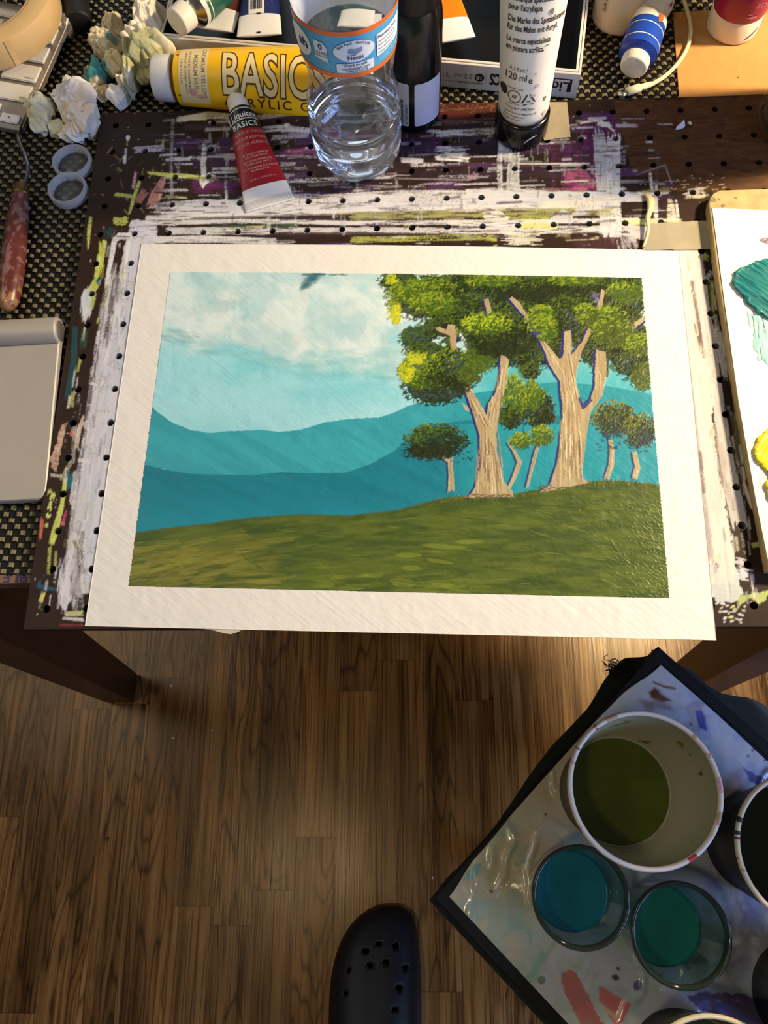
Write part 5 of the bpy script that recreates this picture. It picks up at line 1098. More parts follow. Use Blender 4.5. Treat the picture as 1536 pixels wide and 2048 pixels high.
# --- white tube standing on its black cap
wc = (.3105, .0606, BT)
t = thing('gesso_tube', 'tall white paint tube standing upside down on its black cap, black print', 'paint tube', wc)
V, F = lathe([(0.001, 0), (.0178, 0), (.0194, .0012), (.0199, .004), (.0197, .020), (.0190, .0215), (.016, .0218)], wc, 90, wob=lambda r, z, a: r * (1 + .004 * math.cos(45 * a)) if .004 < z < .02 else r); cp = part('cap', V, F, mat('black_gloss_cap', (12, 12, 13), .2, var=.1), t)
wa = lambda z: float(np.interp(z, [.021, .06, .125, .175], [.0181, .0192, .0222, .0265])); wbk = lambda z: float(np.interp(z, [.021, .06, .125, .168, .176], [.0181, .0168, .0118, .0035, .0014]))
TLT = (-.040, .02)
R_ = []
for z in list(np.linspace(.0212, .176, 32)):
    sag = min(1, (z - .0212) / .004) ** .5 if z < .025 else 1
    R_.append([(wc[0] + wa(z) * (.93 + .07 * sag) * math.cos(2 * PI * j / 64) + TLT[0] * (z - .02), wc[1] + wbk(z) * (.93 + .07 * sag) * math.sin(2 * PI * j / 64) + TLT[1] * (z - .02), wc[2] + z) for j in range(64)])
V, F = ring_loft(R_, True, True); bd = part('body', V, F, mat('white_soft_tube', (228, 221, 210), .42, var=.03, vscale=60), t)
def wf(u, z, e=.0003):
    a_, b_ = wa(z), wbk(z); s = math.asin(max(-.99, min(.99, u / (a_ * 1.05)))); return Vector((wc[0] + (a_ + e) * math.sin(s) + TLT[0] * (z - .02), wc[1] - (b_ + e) * math.cos(s) + TLT[1] * (z - .02), wc[2] + z))
tx = []
z = .1285
for i, row in enumerate(('The specialist brand', 'for acrylic painting.', 'La marque spécialiste', "pour l'acrylique.", 'Die Marke des Spezialisten', 'für das Malen mit Acryl.', 'La marca especialista', 'en pintura acrílica.')):
    tx.append(place(glyphs(row, .0056, .018, .62, 'LEFT', cut=.002), wf, -.0172, z)); z -= .0058 if i % 2 == 0 else .0080
tx += [place(glyphs('4.1 fl.oz /', .0042, 0, .8, 'LEFT', cut=.002), wf, -.0140, .0668), place(glyphs('120 ml', .0072, .004, .8, 'LEFT', cut=.002), wf, -.0172, .0600), place(glyphs('e', .0072, .008, .9, 'LEFT', cut=.002), wf, -.0005, .0585)]
tri = lambda cx, cz, R0, wd: [place(([(cx + R0 * math.cos(a0) * k, cz + R0 * math.sin(a0) * k) for a0, k in ((b0_, 1), (b1_, 1), (b1_, 1 - wd), (b0_, 1 - wd))], [(0, 1, 2, 3)]), wf) for b0_, b1_ in ((PI / 2 + .25, PI * 7 / 6 - .1), (PI * 7 / 6 + .25, PI * 11 / 6 - .1), (-PI / 6 + .25, PI / 2 - .1))]
tx += tri(.0010, .0445, .0058, .3) + [place(glyphs('04', .0026, .01, 1, cut=0), wf, .0010, .0432), place(glyphs('PE-LD', .0026, 0, 1, cut=.002), wf, .0012, .0366)]
V_, F_ = ring2d(-.0092, .0465, .0046, .0050, .0006); tx += [place((V_, F_), wf), place(glyphs('AP', .0042, .012, .8, cut=0), wf, -.0092, .0450), place(glyphs('CONFORMS TO ASTM', .0014, .01, .8, cut=.002), wf, -.0092, .0525), place(shape2d(disc2d(-.0166, .0490, .0024, .0042, 16), .002), wf), place(glyphs('NON TOXIC', .0018, .01, .8, cut=.002), wf, -.0092, .0398)]
for j, row in enumerate(('Liquitex Artist Materials, NJ', 'www.liquitex.com', 'Made in France')): tx.append(place(glyphs(row, .0022, .006, .95, 'LEFT', cut=.002), wf, -.0160, .0268 - j * .0 + (.0056 - .0028 * j)))
tx.append(place(glyphs('COLART USA, INC', .0026, .0, 1, 'LEFT', cut=.002), wf, -.0150, .0362))
V, F = merge(*tx); part('lettering', V, F, mat('print_grey_black', (44, 40, 40), .55, var=0), bd)
smears(lambda u, z: wf(u, z, .0004), [blot(*q) for q in ((.0060, .0560, .0016, .0018), (.0040, .0485, .0018, .0010), (.0040, .0655, .0012, .0008), (-.0105, .0345, .0010, .0010), (.0140, .0290, .0016, .0020))], mat('pale_pink_smear', (214, 180, 166), .6, var=.1), bd)
smears(lambda u, z: wf(u, z, .0004), [blot(*q) for q in ((.0112, .1075, .0012, .0022), (.0105, .0850, .0012, .0005), (.0130, .0425, .0010, .0020), (-.0140, .1330, .0030, .0014))], mat('olive_grey_smear', (124, 124, 108), .6, var=.1), bd)
fc = wrap(wc, .0200)
V, F = merge(place(shape2d([(.003, .0105), (.006, .0125), (.0095, .0135), (.0098, .0142), (.006, .0138), (.0025, .0112), (.001, .0095), (.0012, .0088)], .002), lambda u, z: fc(u, z, .0004))); part('paint_smear', V, F, mat('white_smear', (214, 212, 208), .5, var=.05), cp)

# --- white bottle behind, and pink one on the kraft card
qc = (.3955, .1785, MT)
t = thing('plastic_bottle', 'cream white plastic bottle with maroon smear, behind the crumpled tube', 'bottle', qc)
V, F = lathe([(.001, 0), (.0190, 0), (.0208, .0015), (.0212, .004), (.0212, .085), (.0195, .094), (.012, .104), (.009, .106)], qc, 72); bd = part('body', V, F, mat('cream_plastic', (216, 196, 168), .4, var=.04), t)
V, F = lathe([(.0098, .105), (.0100, .107), (.0085, .128), (.003, .138), (.001, .138)], qc, 48); part('cap', V, F, M['white_plastic'], t)
f = wrap(qc, .0212)
V, F = place(shape2d([(.001, .0010), (.018, .0010), (.020, .012), (.014, .0145), (.007, .0130), (.003, .0080)], .002), lambda u, z: f(u, z, .0006)); part('paint_smear', V, F, mat('maroon_smear', (84, 28, 34), .5, var=.15), bd)
V, F = place(glyphs('SATIN', .007, .006, 1, 'LEFT'), lambda u, v: f(-.0165 - v * .7, .018 + u, .0004)); part('lettering', V, F, mat('faded_brown', (140, 112, 104), .6, var=.2), bd)
mc = (.4825, .1630, MT + .0012)
t = thing('plastic_bottle', 'magenta paint bottle standing upside down on its white cap', 'bottle', mc)
V, F = lathe([(.001, 0), (.0180, 0), (.0192, .001), (.0196, .003), (.0200, .0185), (.0196, .0195)], mc, 72); cp = part('cap', V, F, mat('cream_cap', (226, 212, 192), .42, var=.04), t)
V, F = lathe([(.0196, .0190), (.0204, .0215), (.0215, .030), (.0220, .050), (.0220, .120), (.018, .128), (.001, .130)], mc, 72); bd = part('body', V, F, mat('magenta_bottle', (150, 26, 68), .32, var=.06), t)
f = wrap(mc, lambda z: float(np.interp(z, [0, .018, .03, .05], [.0194, .0200, .0215, .022])))
V, F = place(shape2d([(.006, .0045), (.012, .0075), (.0165, .0105), (.0165, .0120), (.012, .0095), (.006, .0058)], .0015), lambda u, z: f(u, z, .0004)); part('paint_smear', V, F, mat('plum_smear', (92, 34, 74), .5, var=.1), cp)
smears(lambda u, z: f(u, z, .0004), [blot(.004, .026, .004, .0012), blot(.001, .029, .002, .0010)], mat('pale_magenta', (206, 120, 140), .5, var=.1), bd)
V, F = place(glyphs('BODY', .006, .004, 1, 'LEFT'), lambda u, z: f(u, z, .0004), .003, .034); part('lettering', V, F, mat('rose_print', (196, 110, 136), .5, var=.1), bd)
kr = [at(1358.5, 196.5, MT + .001), at(1346, 25, MT + .001), at(1700, 5, MT + .001), at(1700, 180, MT + .001)]
V, F = slab([(p.x, p.y) for p in kr], MT + .0002, MT + .0012, 0); o = part('kraft_card', V, F, mat('kraft_board', (178, 130, 72), .75, var=.07, vscale=160), base=(.5, .14, MT), smooth=False); tag(o, 'brown kraft card lying on the mat under the magenta bottle', 'card')
V, F = place(shape2d(disc2d(at(1476, 155, MT + .0013).x, at(1476, 155, MT + .0013).y, .0007, .0006, 10), 1), lambda u, v: (u, v, MT + .0014)); part('stain', V, F, mat('brown_dot', (90, 54, 26), .7, var=0), o)
# --- jar at the right edge
jc = (.5240, .0615, BT)
t = thing('glass_jar', 'clear glass jar with added opaque filling on the pegboard corner, cut by the frame', 'jar', jc)
V, F = lathe([(.001, .003), (.030, .002), (.0345, 0), (.0372, .002), (.0385, .007), (.0385, .150), (.0395, .154), (.0385, .156), (.0360, .154), (.0362, .010), (.033, .007), (.001, .007)], jc, 80); part('glass', V, F, clear_film('jar_glass', (240, 244, 240), 1, .02, body=.04, bodyc=(220, 216, 196)), t)
V, F = lathe([(.001, .0075), (.0355, .0085), (.0358, .125), (.001, .125)], jc, 64); part('added_filling', V, F, mat('grey_water_and_filling', (120, 108, 92), .1, var=.1), t)  # filling and jar height added to block lamp light over the board
# ================================================================ keyboard and the roll of tape on it
kb0 = at(42, 262, MT + .006); ky = Vector((.2527, .9675, .075)).normalized(); kx = Vector((-.9675, .2527, 0)).normalized(); kz = kx.cross(ky).normalized()
if kz.z < 0: kz = -kz
kb = thing('keyboard', 'silver computer keyboard with white keys, under the masking tape roll', 'keyboard', Vector((kb0.x, kb0.y, MT)))
ALU = mat('brushed_aluminium', (176, 170, 164), .38, metal=.75, var=.04, vscale=200, bump=.04, bscale=900)
rr = round_rect(.1395, .0565, .1395, .0565, .006)
R_ = [[kb0 + kx * p[0] + ky * p[1] + kz * z for p in rr] for z in (-.0045, -.0005, 0)]; R_[2] = [kb0 + kx * (.1395 + (p[0] - .1395) * .9965) + ky * (.0565 + (p[1] - .0565) * .992) + kz * 0 for p in rr]
V, F = ring_loft(R_, True, True); part('case', V, F, ALU, kb, smooth=False)
c0 = kb0 + ky * .1085 - kz * .0065
V, F = lathe_axis([(.0085, 0), (.0092, .001), (.0092, .278), (.0085, .279)], c0, kx, 40); part('battery_tube', V, F, ALU, kb)
KEY = mat('white_key', (226, 222, 212), .38, var=.015)
def key(u0, wd, v0, hd, legend=None, size=.0030):
    V, F = box_vf(kb0 + kx * (u0 + wd / 2) + ky * (v0 + hd / 2), kx, ky, kz, wd / 2, hd / 2, .0002, .0020, .0007)
    o = part('key', V, F, KEY, kb, smooth=False)
    if legend == 'arrow':
        vf = ([(.0012, 0), (-.0010, .0014), (-.0010, -.0014)], [(0, 1, 2)]); V, F = place(vf, lambda u, v: kb0 + kx * (u0 + wd / 2 - u) + ky * (v0 + hd / 2 + v) + kz * .00215)
        part('lettering', V, F, M['grey_ink'], o)
    elif legend:
        g = glyphs(legend, size, 0, 1, 'RIGHT', cut=0); V, F = place(g, lambda u, v: kb0 + kx * (u0 + .0022 - u) + ky * (v0 + .0024 + v) + kz * .00215); part('lettering', V, F, M['grey_ink'], o)
U_ = .01905; K = .0160; m0 = .0042
def row(v0, ks, hd=.0155):
    u = m0
    for wd, lg in ks: key(u, wd * U_ - (U_ - K), v0, hd, lg); u += wd * U_
row(.0045, [(1, 'arrow')], .0078); key(m0 + U_, K, .0045, .0076); key(m0 + U_, K, .0125, .0076); key(m0 + 2 * U_, K, .0045, .0078)
u = m0 + 3 * U_
for wd in (1, 1.25, 5, 1.25, 1, 1, 1): key(u, wd * U_ - (U_ - K), .0045, .0165); u += wd * U_
row(.0245, [(2.25, 'shift')] + [(1, l) for l in '/.,MNBVCXZ'] + [(2.25, 'shift')])
row(.0436, [(1.75, 'return')] + [(1, l) for l in "';LKJHGFDSA"] + [(1.75, 'caps')])
row(.0627, [(1, '\\')] + [(1, l) for l in '][POIUYTREWQ'] + [(1.5, 'tab')])
row(.0818, [(1.5, 'delete')] + [(1, l) for l in '=-0987654321`'])
row(.1002, [(1.035, None)] * 14, .0075)
tc_ = (-.106, .175, .7625)
V, F = lathe([(.0382, 0), (.0385, .0002), (.0548, 0), (.0552, .0006), (.0552, .0218), (.0546, .0224), (.0418, .0224), (.0412, .0224), (.0384, .0222), (.0381, .0215), (.0381, .001)], tc_, 120)
tr = thing('masking_tape_roll', 'large roll of beige masking tape resting on the keyboard', 'tape', tc_)
part('tape_winding', V, F, mat('masking_tape', (206, 172, 118), .62, var=.05, vscale=90), tr)
V, F = lathe([(.0380, -.0002), (.0380, .0226), (.0392, .0227), (.0392, -.0002)], tc_, 96); part('core', V, F, mat('card_core', (176, 150, 112), .8, var=.08), tr)
a0 = math.radians(-58)
fl = []
for k in range(7):
    a = a0 - .012 * k; r_ = .0553 + .0004 * k / 6; fl += [(tc_[0] + r_ * math.cos(a), tc_[1] + r_ * math.sin(a), tc_[2] + .0007), (tc_[0] + r_ * math.cos(a), tc_[1] + r_ * math.sin(a), tc_[2] + .0217)]
part('loose_end', fl, [(2 * k, 2 * k + 2, 2 * k + 3, 2 * k + 1) for k in range(6)], mat('tape_end', (206, 172, 118), .6, var=.04), tr)
# dark capped pen behind the roll
p = at(157, 46, MT + .0105); d = (at(146, -60, MT + .0105) - p).normalized(); t = thing('marker_pen', 'thick black marker pen lying behind the tape roll', 'pen', p)
V, F = lathe_axis([(.0088, 0), (.0100, .0008), (.0102, .002), (.0102, .045)], p, d, 40); part('cap', V, F, mat('matte_black', (24, 23, 24), .55, var=.1), t)
V, F = lathe_axis([(.0096, .045), (.0096, .13)], p, d, 40); part('barrel', V, F, M['black_plastic'], t)

# ================================================================ crumpled paper tissues
def wad(name_label, lobes, z0, cols, seed, stain=None, cat='tissue'):
    """crumpled paper: lobes (x, y, rx, ry, h, turn) over the mat; folds are real creases"""
    bm = bmesh.new(); bmesh.ops.create_icosphere(bm, subdivisions=6, radius=1.0)
    co = np.array([v.co[:] for v in bm.verts]); F = [tuple(v.index for v in f.verts) for f in bm.faces]; bm.free()
    VV, FF, CC = [], [], []
    for li, (x, y, rx, ry, h, tn) in enumerate(lobes):
        n = co.copy(); s = seed + 13 * li; rs = np.random.RandomState(s)
        a = n[:, 0] * 1.3 + n[:, 2] * .7; b = n[:, 1] * 1.3 - n[:, 2] * .6
        nw = n + .22 * np.stack([vnoise(a * 2, b * 2, s) - .5, vnoise(a * 2 + 7, b * 2, s) - .5, vnoise(a * 2, b * 2 + 7, s) - .5], 1)
        pn = rs.normal(size=(26, 3)); pn /= np.linalg.norm(pn, axis=1)[:, None]; pd = rs.uniform(.62, 1.0, 26)
        dot = nw @ pn.T; rad = np.min(np.where(dot > .12, pd / np.maximum(dot, .12), 9), axis=1)
        f2 = np.abs(vnoise(a * 2.3 + 9, b * 2.3 + n[:, 2], s + 3) - .5) * 2; f3 = np.abs(vnoise(a * 6 + 1, b * 6 + n[:, 2] * 3, s + 4) - .5) * 2
        rad = np.minimum(rad, 1.12) * (.80 + .26 * f2 + .05 * f3)
        q = n * rad[:, None]
        c_, s_ = math.cos(tn), math.sin(tn); X = q[:, 0] * rx; Y = q[:, 1] * ry
        P = np.stack([x + 1.3 * (X * c_ - Y * s_), y + 1.3 * (X * s_ + Y * c_), z0 + h * .55 + q[:, 2] * h * .75], 1); P[:, 2] = np.maximum(P[:, 2], z0 + .0002)
        o_ = len(VV); VV += P.tolist(); FF += [tuple(i + o_ for i in f) for f in F]
        base = lin(cols[li % len(cols)]); C_ = np.tile(base, (len(P), 1)) * (.96 + .05 * f2)[:, None]
        if stain: C_ = stain(P, C_, f2)
        CC.append(C_)
    m = mat('tissue_' + str(seed), rough=.85, attr='paint', var=.03, vscale=120, bump=.25, bscale=500, sheen=.1)
    ctr = np.mean([l[:2] for l in lobes], 0)
    o = part('crumpled_tissue', VV, FF, m, base=(ctr[0], ctr[1], z0)); a = o.data.color_attributes.new('paint', 'FLOAT_COLOR', 'POINT'); C_ = np.concatenate(CC)
    a.data.foreach_set('color', np.concatenate([C_, np.ones((len(C_), 1))], 1).astype(np.float32).ravel())
    tag(o, name_label, cat); return o
def lobe(px, py, z, wpx, hpx, h, tn=0.0):
    p = at(px, py, z); k = 1 / 2700.0; return (p.x, p.y, wpx * k / 2, hpx * k / 2 * 1.12, h, tn)
def spot(P, C_, px, py, z, r, col, amt, sd=0, fr=160):
    p = at(px, py, z); d = np.hypot(P[:, 0] - p.x, P[:, 1] - p.y); n = fbm(P[:, 0] * fr, P[:, 1] * fr, 60 + sd, 3)
    m = ss(r, r * .55, d + (n - .5) * r * 1.1)[:, None] * amt; return C_ + (lin(col) - C_) * m
def st1(P, C_, f):
    C_ = spot(P, C_, 205, 62, .76, .007, (44, 142, 150), .8, 1); C_ = spot(P, C_, 226, 82, .76, .006, (40, 120, 126), .8, 2); C_ = spot(P, C_, 196, 148, .755, .014, (22, 122, 126), .95, 3); C_ = spot(P, C_, 232, 65, .76, .004, (176, 120, 70), .7, 4)
    return spot(P, C_, 192, 124, .76, .007, (70, 140, 130), .7, 5)
wad('crumpled beige tissue stained with teal paint, beside the tape roll', [lobe(224, 46, .757, 40, 52, .018), lobe(208, 88, .757, 70, 66, .024, .3), lobe(222, 120, .757, 44, 60, .018), lobe(194, 152, .753, 60, 50, .016, -.4), lobe(206, 184, .750, 32, 42, .010, -.5)], MT, [(222, 206, 168), (214, 200, 166)], 21, st1)
def st2(P, C_, f):
    C_ = spot(P, C_, 258, 138, .765, .010, (150, 150, 60), .75, 6); C_ = spot(P, C_, 266, 112, .765, .007, (120, 126, 50), .75, 7); C_ = spot(P, C_, 252, 176, .76, .006, (150, 150, 84), .6, 8)
    return spot(P, C_, 250, 180, .76, .003, (120, 116, 104), .7, 9)
wad('white twisted tissue strip with olive paint smears, nearest the box corner', [lobe(292, 20, .775, 66, 84, .040, -.5), lobe(268, 70, .772, 52, 70, .034, -.3), lobe(258, 125, .765, 34, 74, .026, -.1), lobe(252, 165, .758, 30, 50, .020, .1), lobe(243, 192, .752, 44, 36, .016, .2)], MT, [(232, 224, 210)], 34, st2)
def st3(P, C_, f):
    C_ = spot(P, C_, 292, 108, .765, .020, (150, 158, 80), .5, 10, 90); return spot(P, C_, 300, 140, .755, .016, (116, 122, 66), .5, 11, 90)
wad('domed white tissue shaded olive green, touching the yellow tube cap', [lobe(300, 98, .765, 82, 70, .034, .2), lobe(296, 132, .757, 62, 60, .024)], MT, [(232, 226, 206), (216, 212, 180)], 55, st3)
def st4(P, C_, f):
    C_ = spot(P, C_, 168, 228, .755, .014, (228, 200, 172), .5, 12, 60); C_ = spot(P, C_, 170, 233, .76, .0018, (150, 110, 130), .6, 13); return spot(P, C_, 140, 195, .757, .012, (196, 196, 206), .5, 14, 60)
wad('large crumpled white tissue lying above the two clear lids', [lobe(148, 200, .757, 78, 78, .024, .4), lobe(162, 240, .755, 76, 76, .022, -.2), lobe(146, 268, .750, 56, 40, .012)], MT, [(228, 220, 212), (230, 214, 196)], 72, st4)
def st5(P, C_, f):
    C_ = spot(P, C_, 78, 208, .755, .004, (130, 120, 90), .6, 15); return spot(P, C_, 75, 245, .752, .010, (196, 184, 140), .6, 16, 90)
wad('small beige tissue crumpled at the keyboard corner', [lobe(84, 214, .755, 50, 44, .018, .3), lobe(80, 240, .752, 52, 46, .014, -.2), lobe(112, 252, .750, 40, 30, .010, .2)], MT, [(216, 208, 178)], 91, st5)

# ================================================================ two frosted lids
FR = clear_film('frosted_plastic', (246, 248, 252), .4, .3, body=.34, bodyc=(232, 232, 236), thru=.25)
FRC = clear_film('clear_floor', (240, 242, 246), .3, .3, body=.08, bodyc=(220, 222, 232), thru=.2)
for px, py, rpx, lab, tl in ((146, 326, .0150, 'clear plastic lid below the large white tissue, upper of two', .0016), (137, 381, .0147, 'clear plastic lid nearer the knife handle, lower of two', 0)):
    p = at(px, py, MT + .004); t = thing('clear_lid', lab, 'lid', (p.x, p.y, MT), 'clear plastic lids')
    R0 = rpx; base = (p.x, p.y, MT + .0002)
    V, F = lathe([(.0006, .0016), (R0 * .80, .0016), (R0 * .80, .0008), (.0006, .0008)], base, 72); part('lid_floor', V, F, FRC, t)
    V, F = lathe([(R0 * .80, .0018), (R0 * .83, .0062), (R0 * .86, .0074), (R0 * .94, .0080), (R0 * .985, .0074), (R0, .0060), (R0, .0008), (R0 * .985, .0002), (R0 * .95, .0002), (R0 * .95, .0050), (R0 * .88, .0056), (R0 * .84, .0008), (R0 * .80, .0018)], base, 96); part('lid_rim', V, F, FR, t)

# ================================================================ palette knife
s0 = at(44, 374, MT + .009); s1 = at(14, 622, MT + .008); d = (s1 - s0).normalized(); L = (s1 - s0).length
t = thing('palette_knife', 'palette knife with worn reddish wooden handle, left of the clear lids', 'palette knife', s0)
prof = [(.0046, 0), (.0056, .004), (.0060, .012), (.0074, .030), (.0084, .055), (.0088, .078), (.0082, .095), (.0064, .104), (.0034, .1085), (.0006, .1095)]
pp = [(float(np.interp(s, [q[1] for q in prof], [q[0] for q in prof])), s * L / .1095) for s in np.linspace(.0008, .1095, 70)]
V, F = lathe_axis(pp, s0, d, 48, flat=.92); VA = np.array([tuple(v) for v in V]); sA = (VA - np.array(s0)) @ np.array(d)
C_ = np.tile(lin((92, 42, 36)), (len(VA), 1)); n = fbm(VA[:, 0] * 900, sA * 60, 4, 3); C_ *= (.75 + .5 * n)[:, None]
n2 = fbm(VA[:, 0] * 260, VA[:, 1] * 160, 6, 4); mk = (ss(.47, .55, n2 + .5 * ss(.080, .110, sA) - .25) * ss(.072, .086, sA))[:, None]; C_ = C_ + (lin((150, 108, 72)) - C_) * mk
mk = (ss(.60, .68, fbm(VA[:, 0] * 300 + 7, VA[:, 1] * 200, 16, 3)) * ss(.05, .03, np.abs(sA - .045)))[:, None] * .6; C_ = C_ + (lin((150, 112, 110)) - C_) * mk
hd = part('handle', V, F, mat('worn_varnished_wood', rough=.33, attr='paint', var=.1, vscale=300, coat=.3), t); a = hd.data.color_attributes.new('paint', 'FLOAT_COLOR', 'POINT'); a.data.foreach_set('color', np.concatenate([C_, np.ones((len(C_), 1))], 1).astype(np.float32).ravel())
V, F = lathe_axis([(.0050, -.001), (.0054, 0), (.0060, .0070), (.0058, .0085)], s0 - d * .0002, d, 40); part('ferrule', V, F, mat('brass', (112, 92, 52), .45, metal=.9, var=.1), t)
sp = spline([s0 + d * .001, at(55, 350, MT + .010), at(56, 332, MT + .011), at(50, 310, MT + .010), at(41, 290, MT + .008), at(36, 272, MT + .006)], 10)
V, F = sweep(sp, [.0013 + .0005 * k / len(sp) for k in range(len(sp))], 12); part('shank', V, F, mat('dull_steel', (126, 132, 142), .3, metal=1, var=.08), t)
b0, b1 = at(36, 273, MT + .006), at(62, 214, MT + .0045); bd = (b1 - b0); nn = UP.cross(bd.normalized())
pts = []
for k in range(9):
    q = b0 + bd * (k / 8); w_ = .0026 * math.sin(PI * (.12 + .80 * k / 8)) + .0004; pts += [q - nn * .0003 + UP * w_, q + nn * .0003 + UP * w_, q + nn * .0003 - UP * w_, q - nn * .0003 - UP * w_]
F = [(4 * k + i, 4 * k + (i + 1) % 4, 4 * k + 4 + (i + 1) % 4, 4 * k + 4 + i) for k in range(8) for i in range(4)] + [(3, 2, 1, 0), (32, 33, 34, 35)]; part('blade', pts, F, M['metal'], t, smooth=False)

# ================================================================ trackpad
q0 = at(125.5, 641, MT + .008); q1 = at(88, 996, MT + .008); ty = (Vector((q1.x, q1.y, 0)) - Vector((q0.x, q0.y, 0))).normalized(); tx_ = Vector((-ty.y * -1, ty.x * -1, 0)); tx_ = Vector((ty.y, -ty.x, 0)).normalized()
if tx_.x > 0: tx_ = -tx_
Lp = (Vector((q1.x, q1.y, 0)) - Vector((q0.x, q0.y, 0))).length
t = thing('trackpad', 'square silver trackpad with round battery bar along its far edge', 'trackpad', Vector((q0.x, q0.y, MT)))
TPM = mat('satin_aluminium', (172, 164, 153), .5, metal=.3, var=.02, vscale=60)
o0 = Vector((q0.x, q0.y, MT))
rr = [p for p in round_rect(.065, (.0100 + Lp) / 2, .065, (Lp - .0100) / 2, .0070)]
fz = lambda y: .0105 - .0042 * y / Lp
R_ = [[o0 + tx_ * p[0] + ty * p[1] + UP * (fz(p[1]) - dz) for p in rr] for dz in (.0052, .0008, 0)]; R_[2] = [o0 + tx_ * (.065 + (p[0] - .065) * .988) + ty * ((.01 + Lp) / 2 + (p[1] - (.01 + Lp) / 2) * .988) + UP * fz(p[1]) for p in rr]
V, F = ring_loft(R_, True, True); part('touch_plate', V, F, TPM, t, smooth=False)
V, F = lathe_axis([(.0080, 0), (.0092, .0006), (.0096, .0018), (.0096, .1282), (.0092, .1294), (.008, .13)], o0 + ty * .0096 + UP * .0098, tx_, 48); part('battery_bar', V, F, TPM, t)
V, F = lathe_axis([(.0001, -.0002), (.0070, -.0002), (.0074, .0004)], o0 + ty * .0096 + UP * .0098, tx_, 40, False, False); part('battery_cap', V, F, mat('dark_disc', (116, 108, 96), .45, metal=.5, var=.06), t)
V, F = box_vf(o0 + ty * .0193 + tx_ * .065, tx_, ty, UP, .0645, .0002, .0098, .01005, 0); part('seam', V, F, mat('seam_grey', (128, 114, 104), .6, var=0), t, smooth=False)

# ================================================================ palette with paper and paint
PZ = BT + .0085
def hull(pts): return [(p.x, p.y) for p in pts]
pc = [at(x, y, PZ) for x, y in ((1418, 410), (1420, 396), (1427, 386), (1440, 380))]
poly = hull(pc) + [(.70, at(1536, 375, PZ).y + .001)] + [(.70, -.30), (at(1538, 1140, PZ).x, at(1538, 1140, PZ).y)] + hull([at(1476, 800, PZ), at(1437, 560, PZ)])
pl = thing('palette', 'tan palette board with rounded corner at the right edge, under white paper', 'palette', (.5, -.15, BT))
V, F = slab(poly[::-1], BT, PZ, .0008); part('palette_board', V, F, mat('tan_palette', (170, 150, 102), .5, var=.22, vscale=120), pl, smooth=False)
for x, y, r in ((1427, 399, .0020), (1446, 411, .0014), (1438, 399, .0010), (1472, 396, .0010)):
    q_ = at(x, y, PZ); V, F = place(shape2d(blot(q_.x, q_.y, r, r), 1), lambda u, v: (u, v, PZ + .0002)); part('stain', V, F, mat('dark_palette_stain', (128, 112, 74), .6, var=.3, vscale=300), pl)
pz2 = PZ + .0006; pw = [at(1424.5, 416, pz2), at(1540, 420.5, pz2)]
poly = hull(pw) + [(.69, at(1540, 421, pz2).y), (.69, -.295)] + hull([at(1538, 1128, pz2), at(1512, 1000, pz2), at(1477, 800, pz2), at(1450, 610, pz2)])
ps = thing('palette_paper', 'white palette paper with teal and yellow paint dabs at the right edge', 'paper', (.5, -.15, PZ + .0001))
V, F = slab(poly[::-1], PZ + .0001, pz2, 0); part('sheet', V, F, mat('white_palette_paper', (232, 228, 218), .45, var=.01), ps, smooth=False)
def smear(name, px, z, c, c2, h, seed, parent, ang=0.6, keepdry=0.0, rim=0.0, rough=.28):
    W_ = np.array([[at(x, y, z).x, at(x, y, z).y] for x, y in px]); lo, hi = W_.min(0) - .001, W_.max(0) + .001; st = .00042
    xs = np.arange(lo[0], hi[0], st); ys = np.arange(lo[1], hi[1], st); X, Y = np.meshgrid(xs, ys)
    Xw = X + (fbm(X * 260, Y * 260, seed, 3) - .5) * .004; Yw = Y + (fbm(X * 260, Y * 260, seed + 3, 3) - .5) * .004
    ins = np.zeros(X.shape, bool); D = np.full(X.shape, 9.)
    for k in range(len(W_)):
        (ax, ay), (bx, by) = W_[k], W_[(k + 1) % len(W_)]; ins ^= ((ay > Yw) != (by > Yw)) & (Xw < (bx - ax) * (Yw - ay) / ((by - ay) or 1e-12) + ax)
        dx, dy = bx - ax, by - ay; u = np.clip(((Xw - ax) * dx + (Yw - ay) * dy) / (dx * dx + dy * dy + 1e-15), 0, 1); D = np.minimum(D, np.hypot(Xw - ax - u * dx, Yw - ay - u * dy))
    ca, sa = math.cos(ang), math.sin(ang); br = fbm((-X * sa + Y * ca) * 620, (X * ca + Y * sa) * 60, seed + 7, 3)
    H = (np.minimum(D / .0022, 1) ** .6) * h * (.35 + 1.1 * br * (1 - rim)) + rim * h * np.exp(-(D / .0016) ** 2) * .9 * np.minimum(D / .0006, 1)
    kp = ins & (br > keepdry); P = np.stack([X, Y, z + .00005 + np.where(ins, H, -.0001)], -1)
    kq = kp[:-1, :-1] & kp[1:, :-1] & kp[:-1, 1:] & kp[1:, 1:]
    col = lin(c) + (lin(c2) - lin(c)) * ss(.3, .7, br)[..., None]
    o = grid_mesh(name, P, kq, parent, mat(name + '_' + str(seed), rough=rough, attr='paint', var=.05, vscale=500, coat=.2), col=col)
    bm = bmesh.new(); bm.from_mesh(o.data); bmesh.ops.delete(bm, geom=[v for v in bm.verts if not v.link_faces], context='VERTS'); bm.to_mesh(o.data); bm.free(); return o
smear('paint_dab', [(1490, 622), (1540, 640), (1600, 650), (1600, 760), (1540, 738), (1520, 725), (1508, 700), (1503, 660)], pz2, (118, 190, 180), (168, 214, 204), .0004, 3, ps, 1.5, .36).__setitem__('label', 'thin scraped pale teal film')
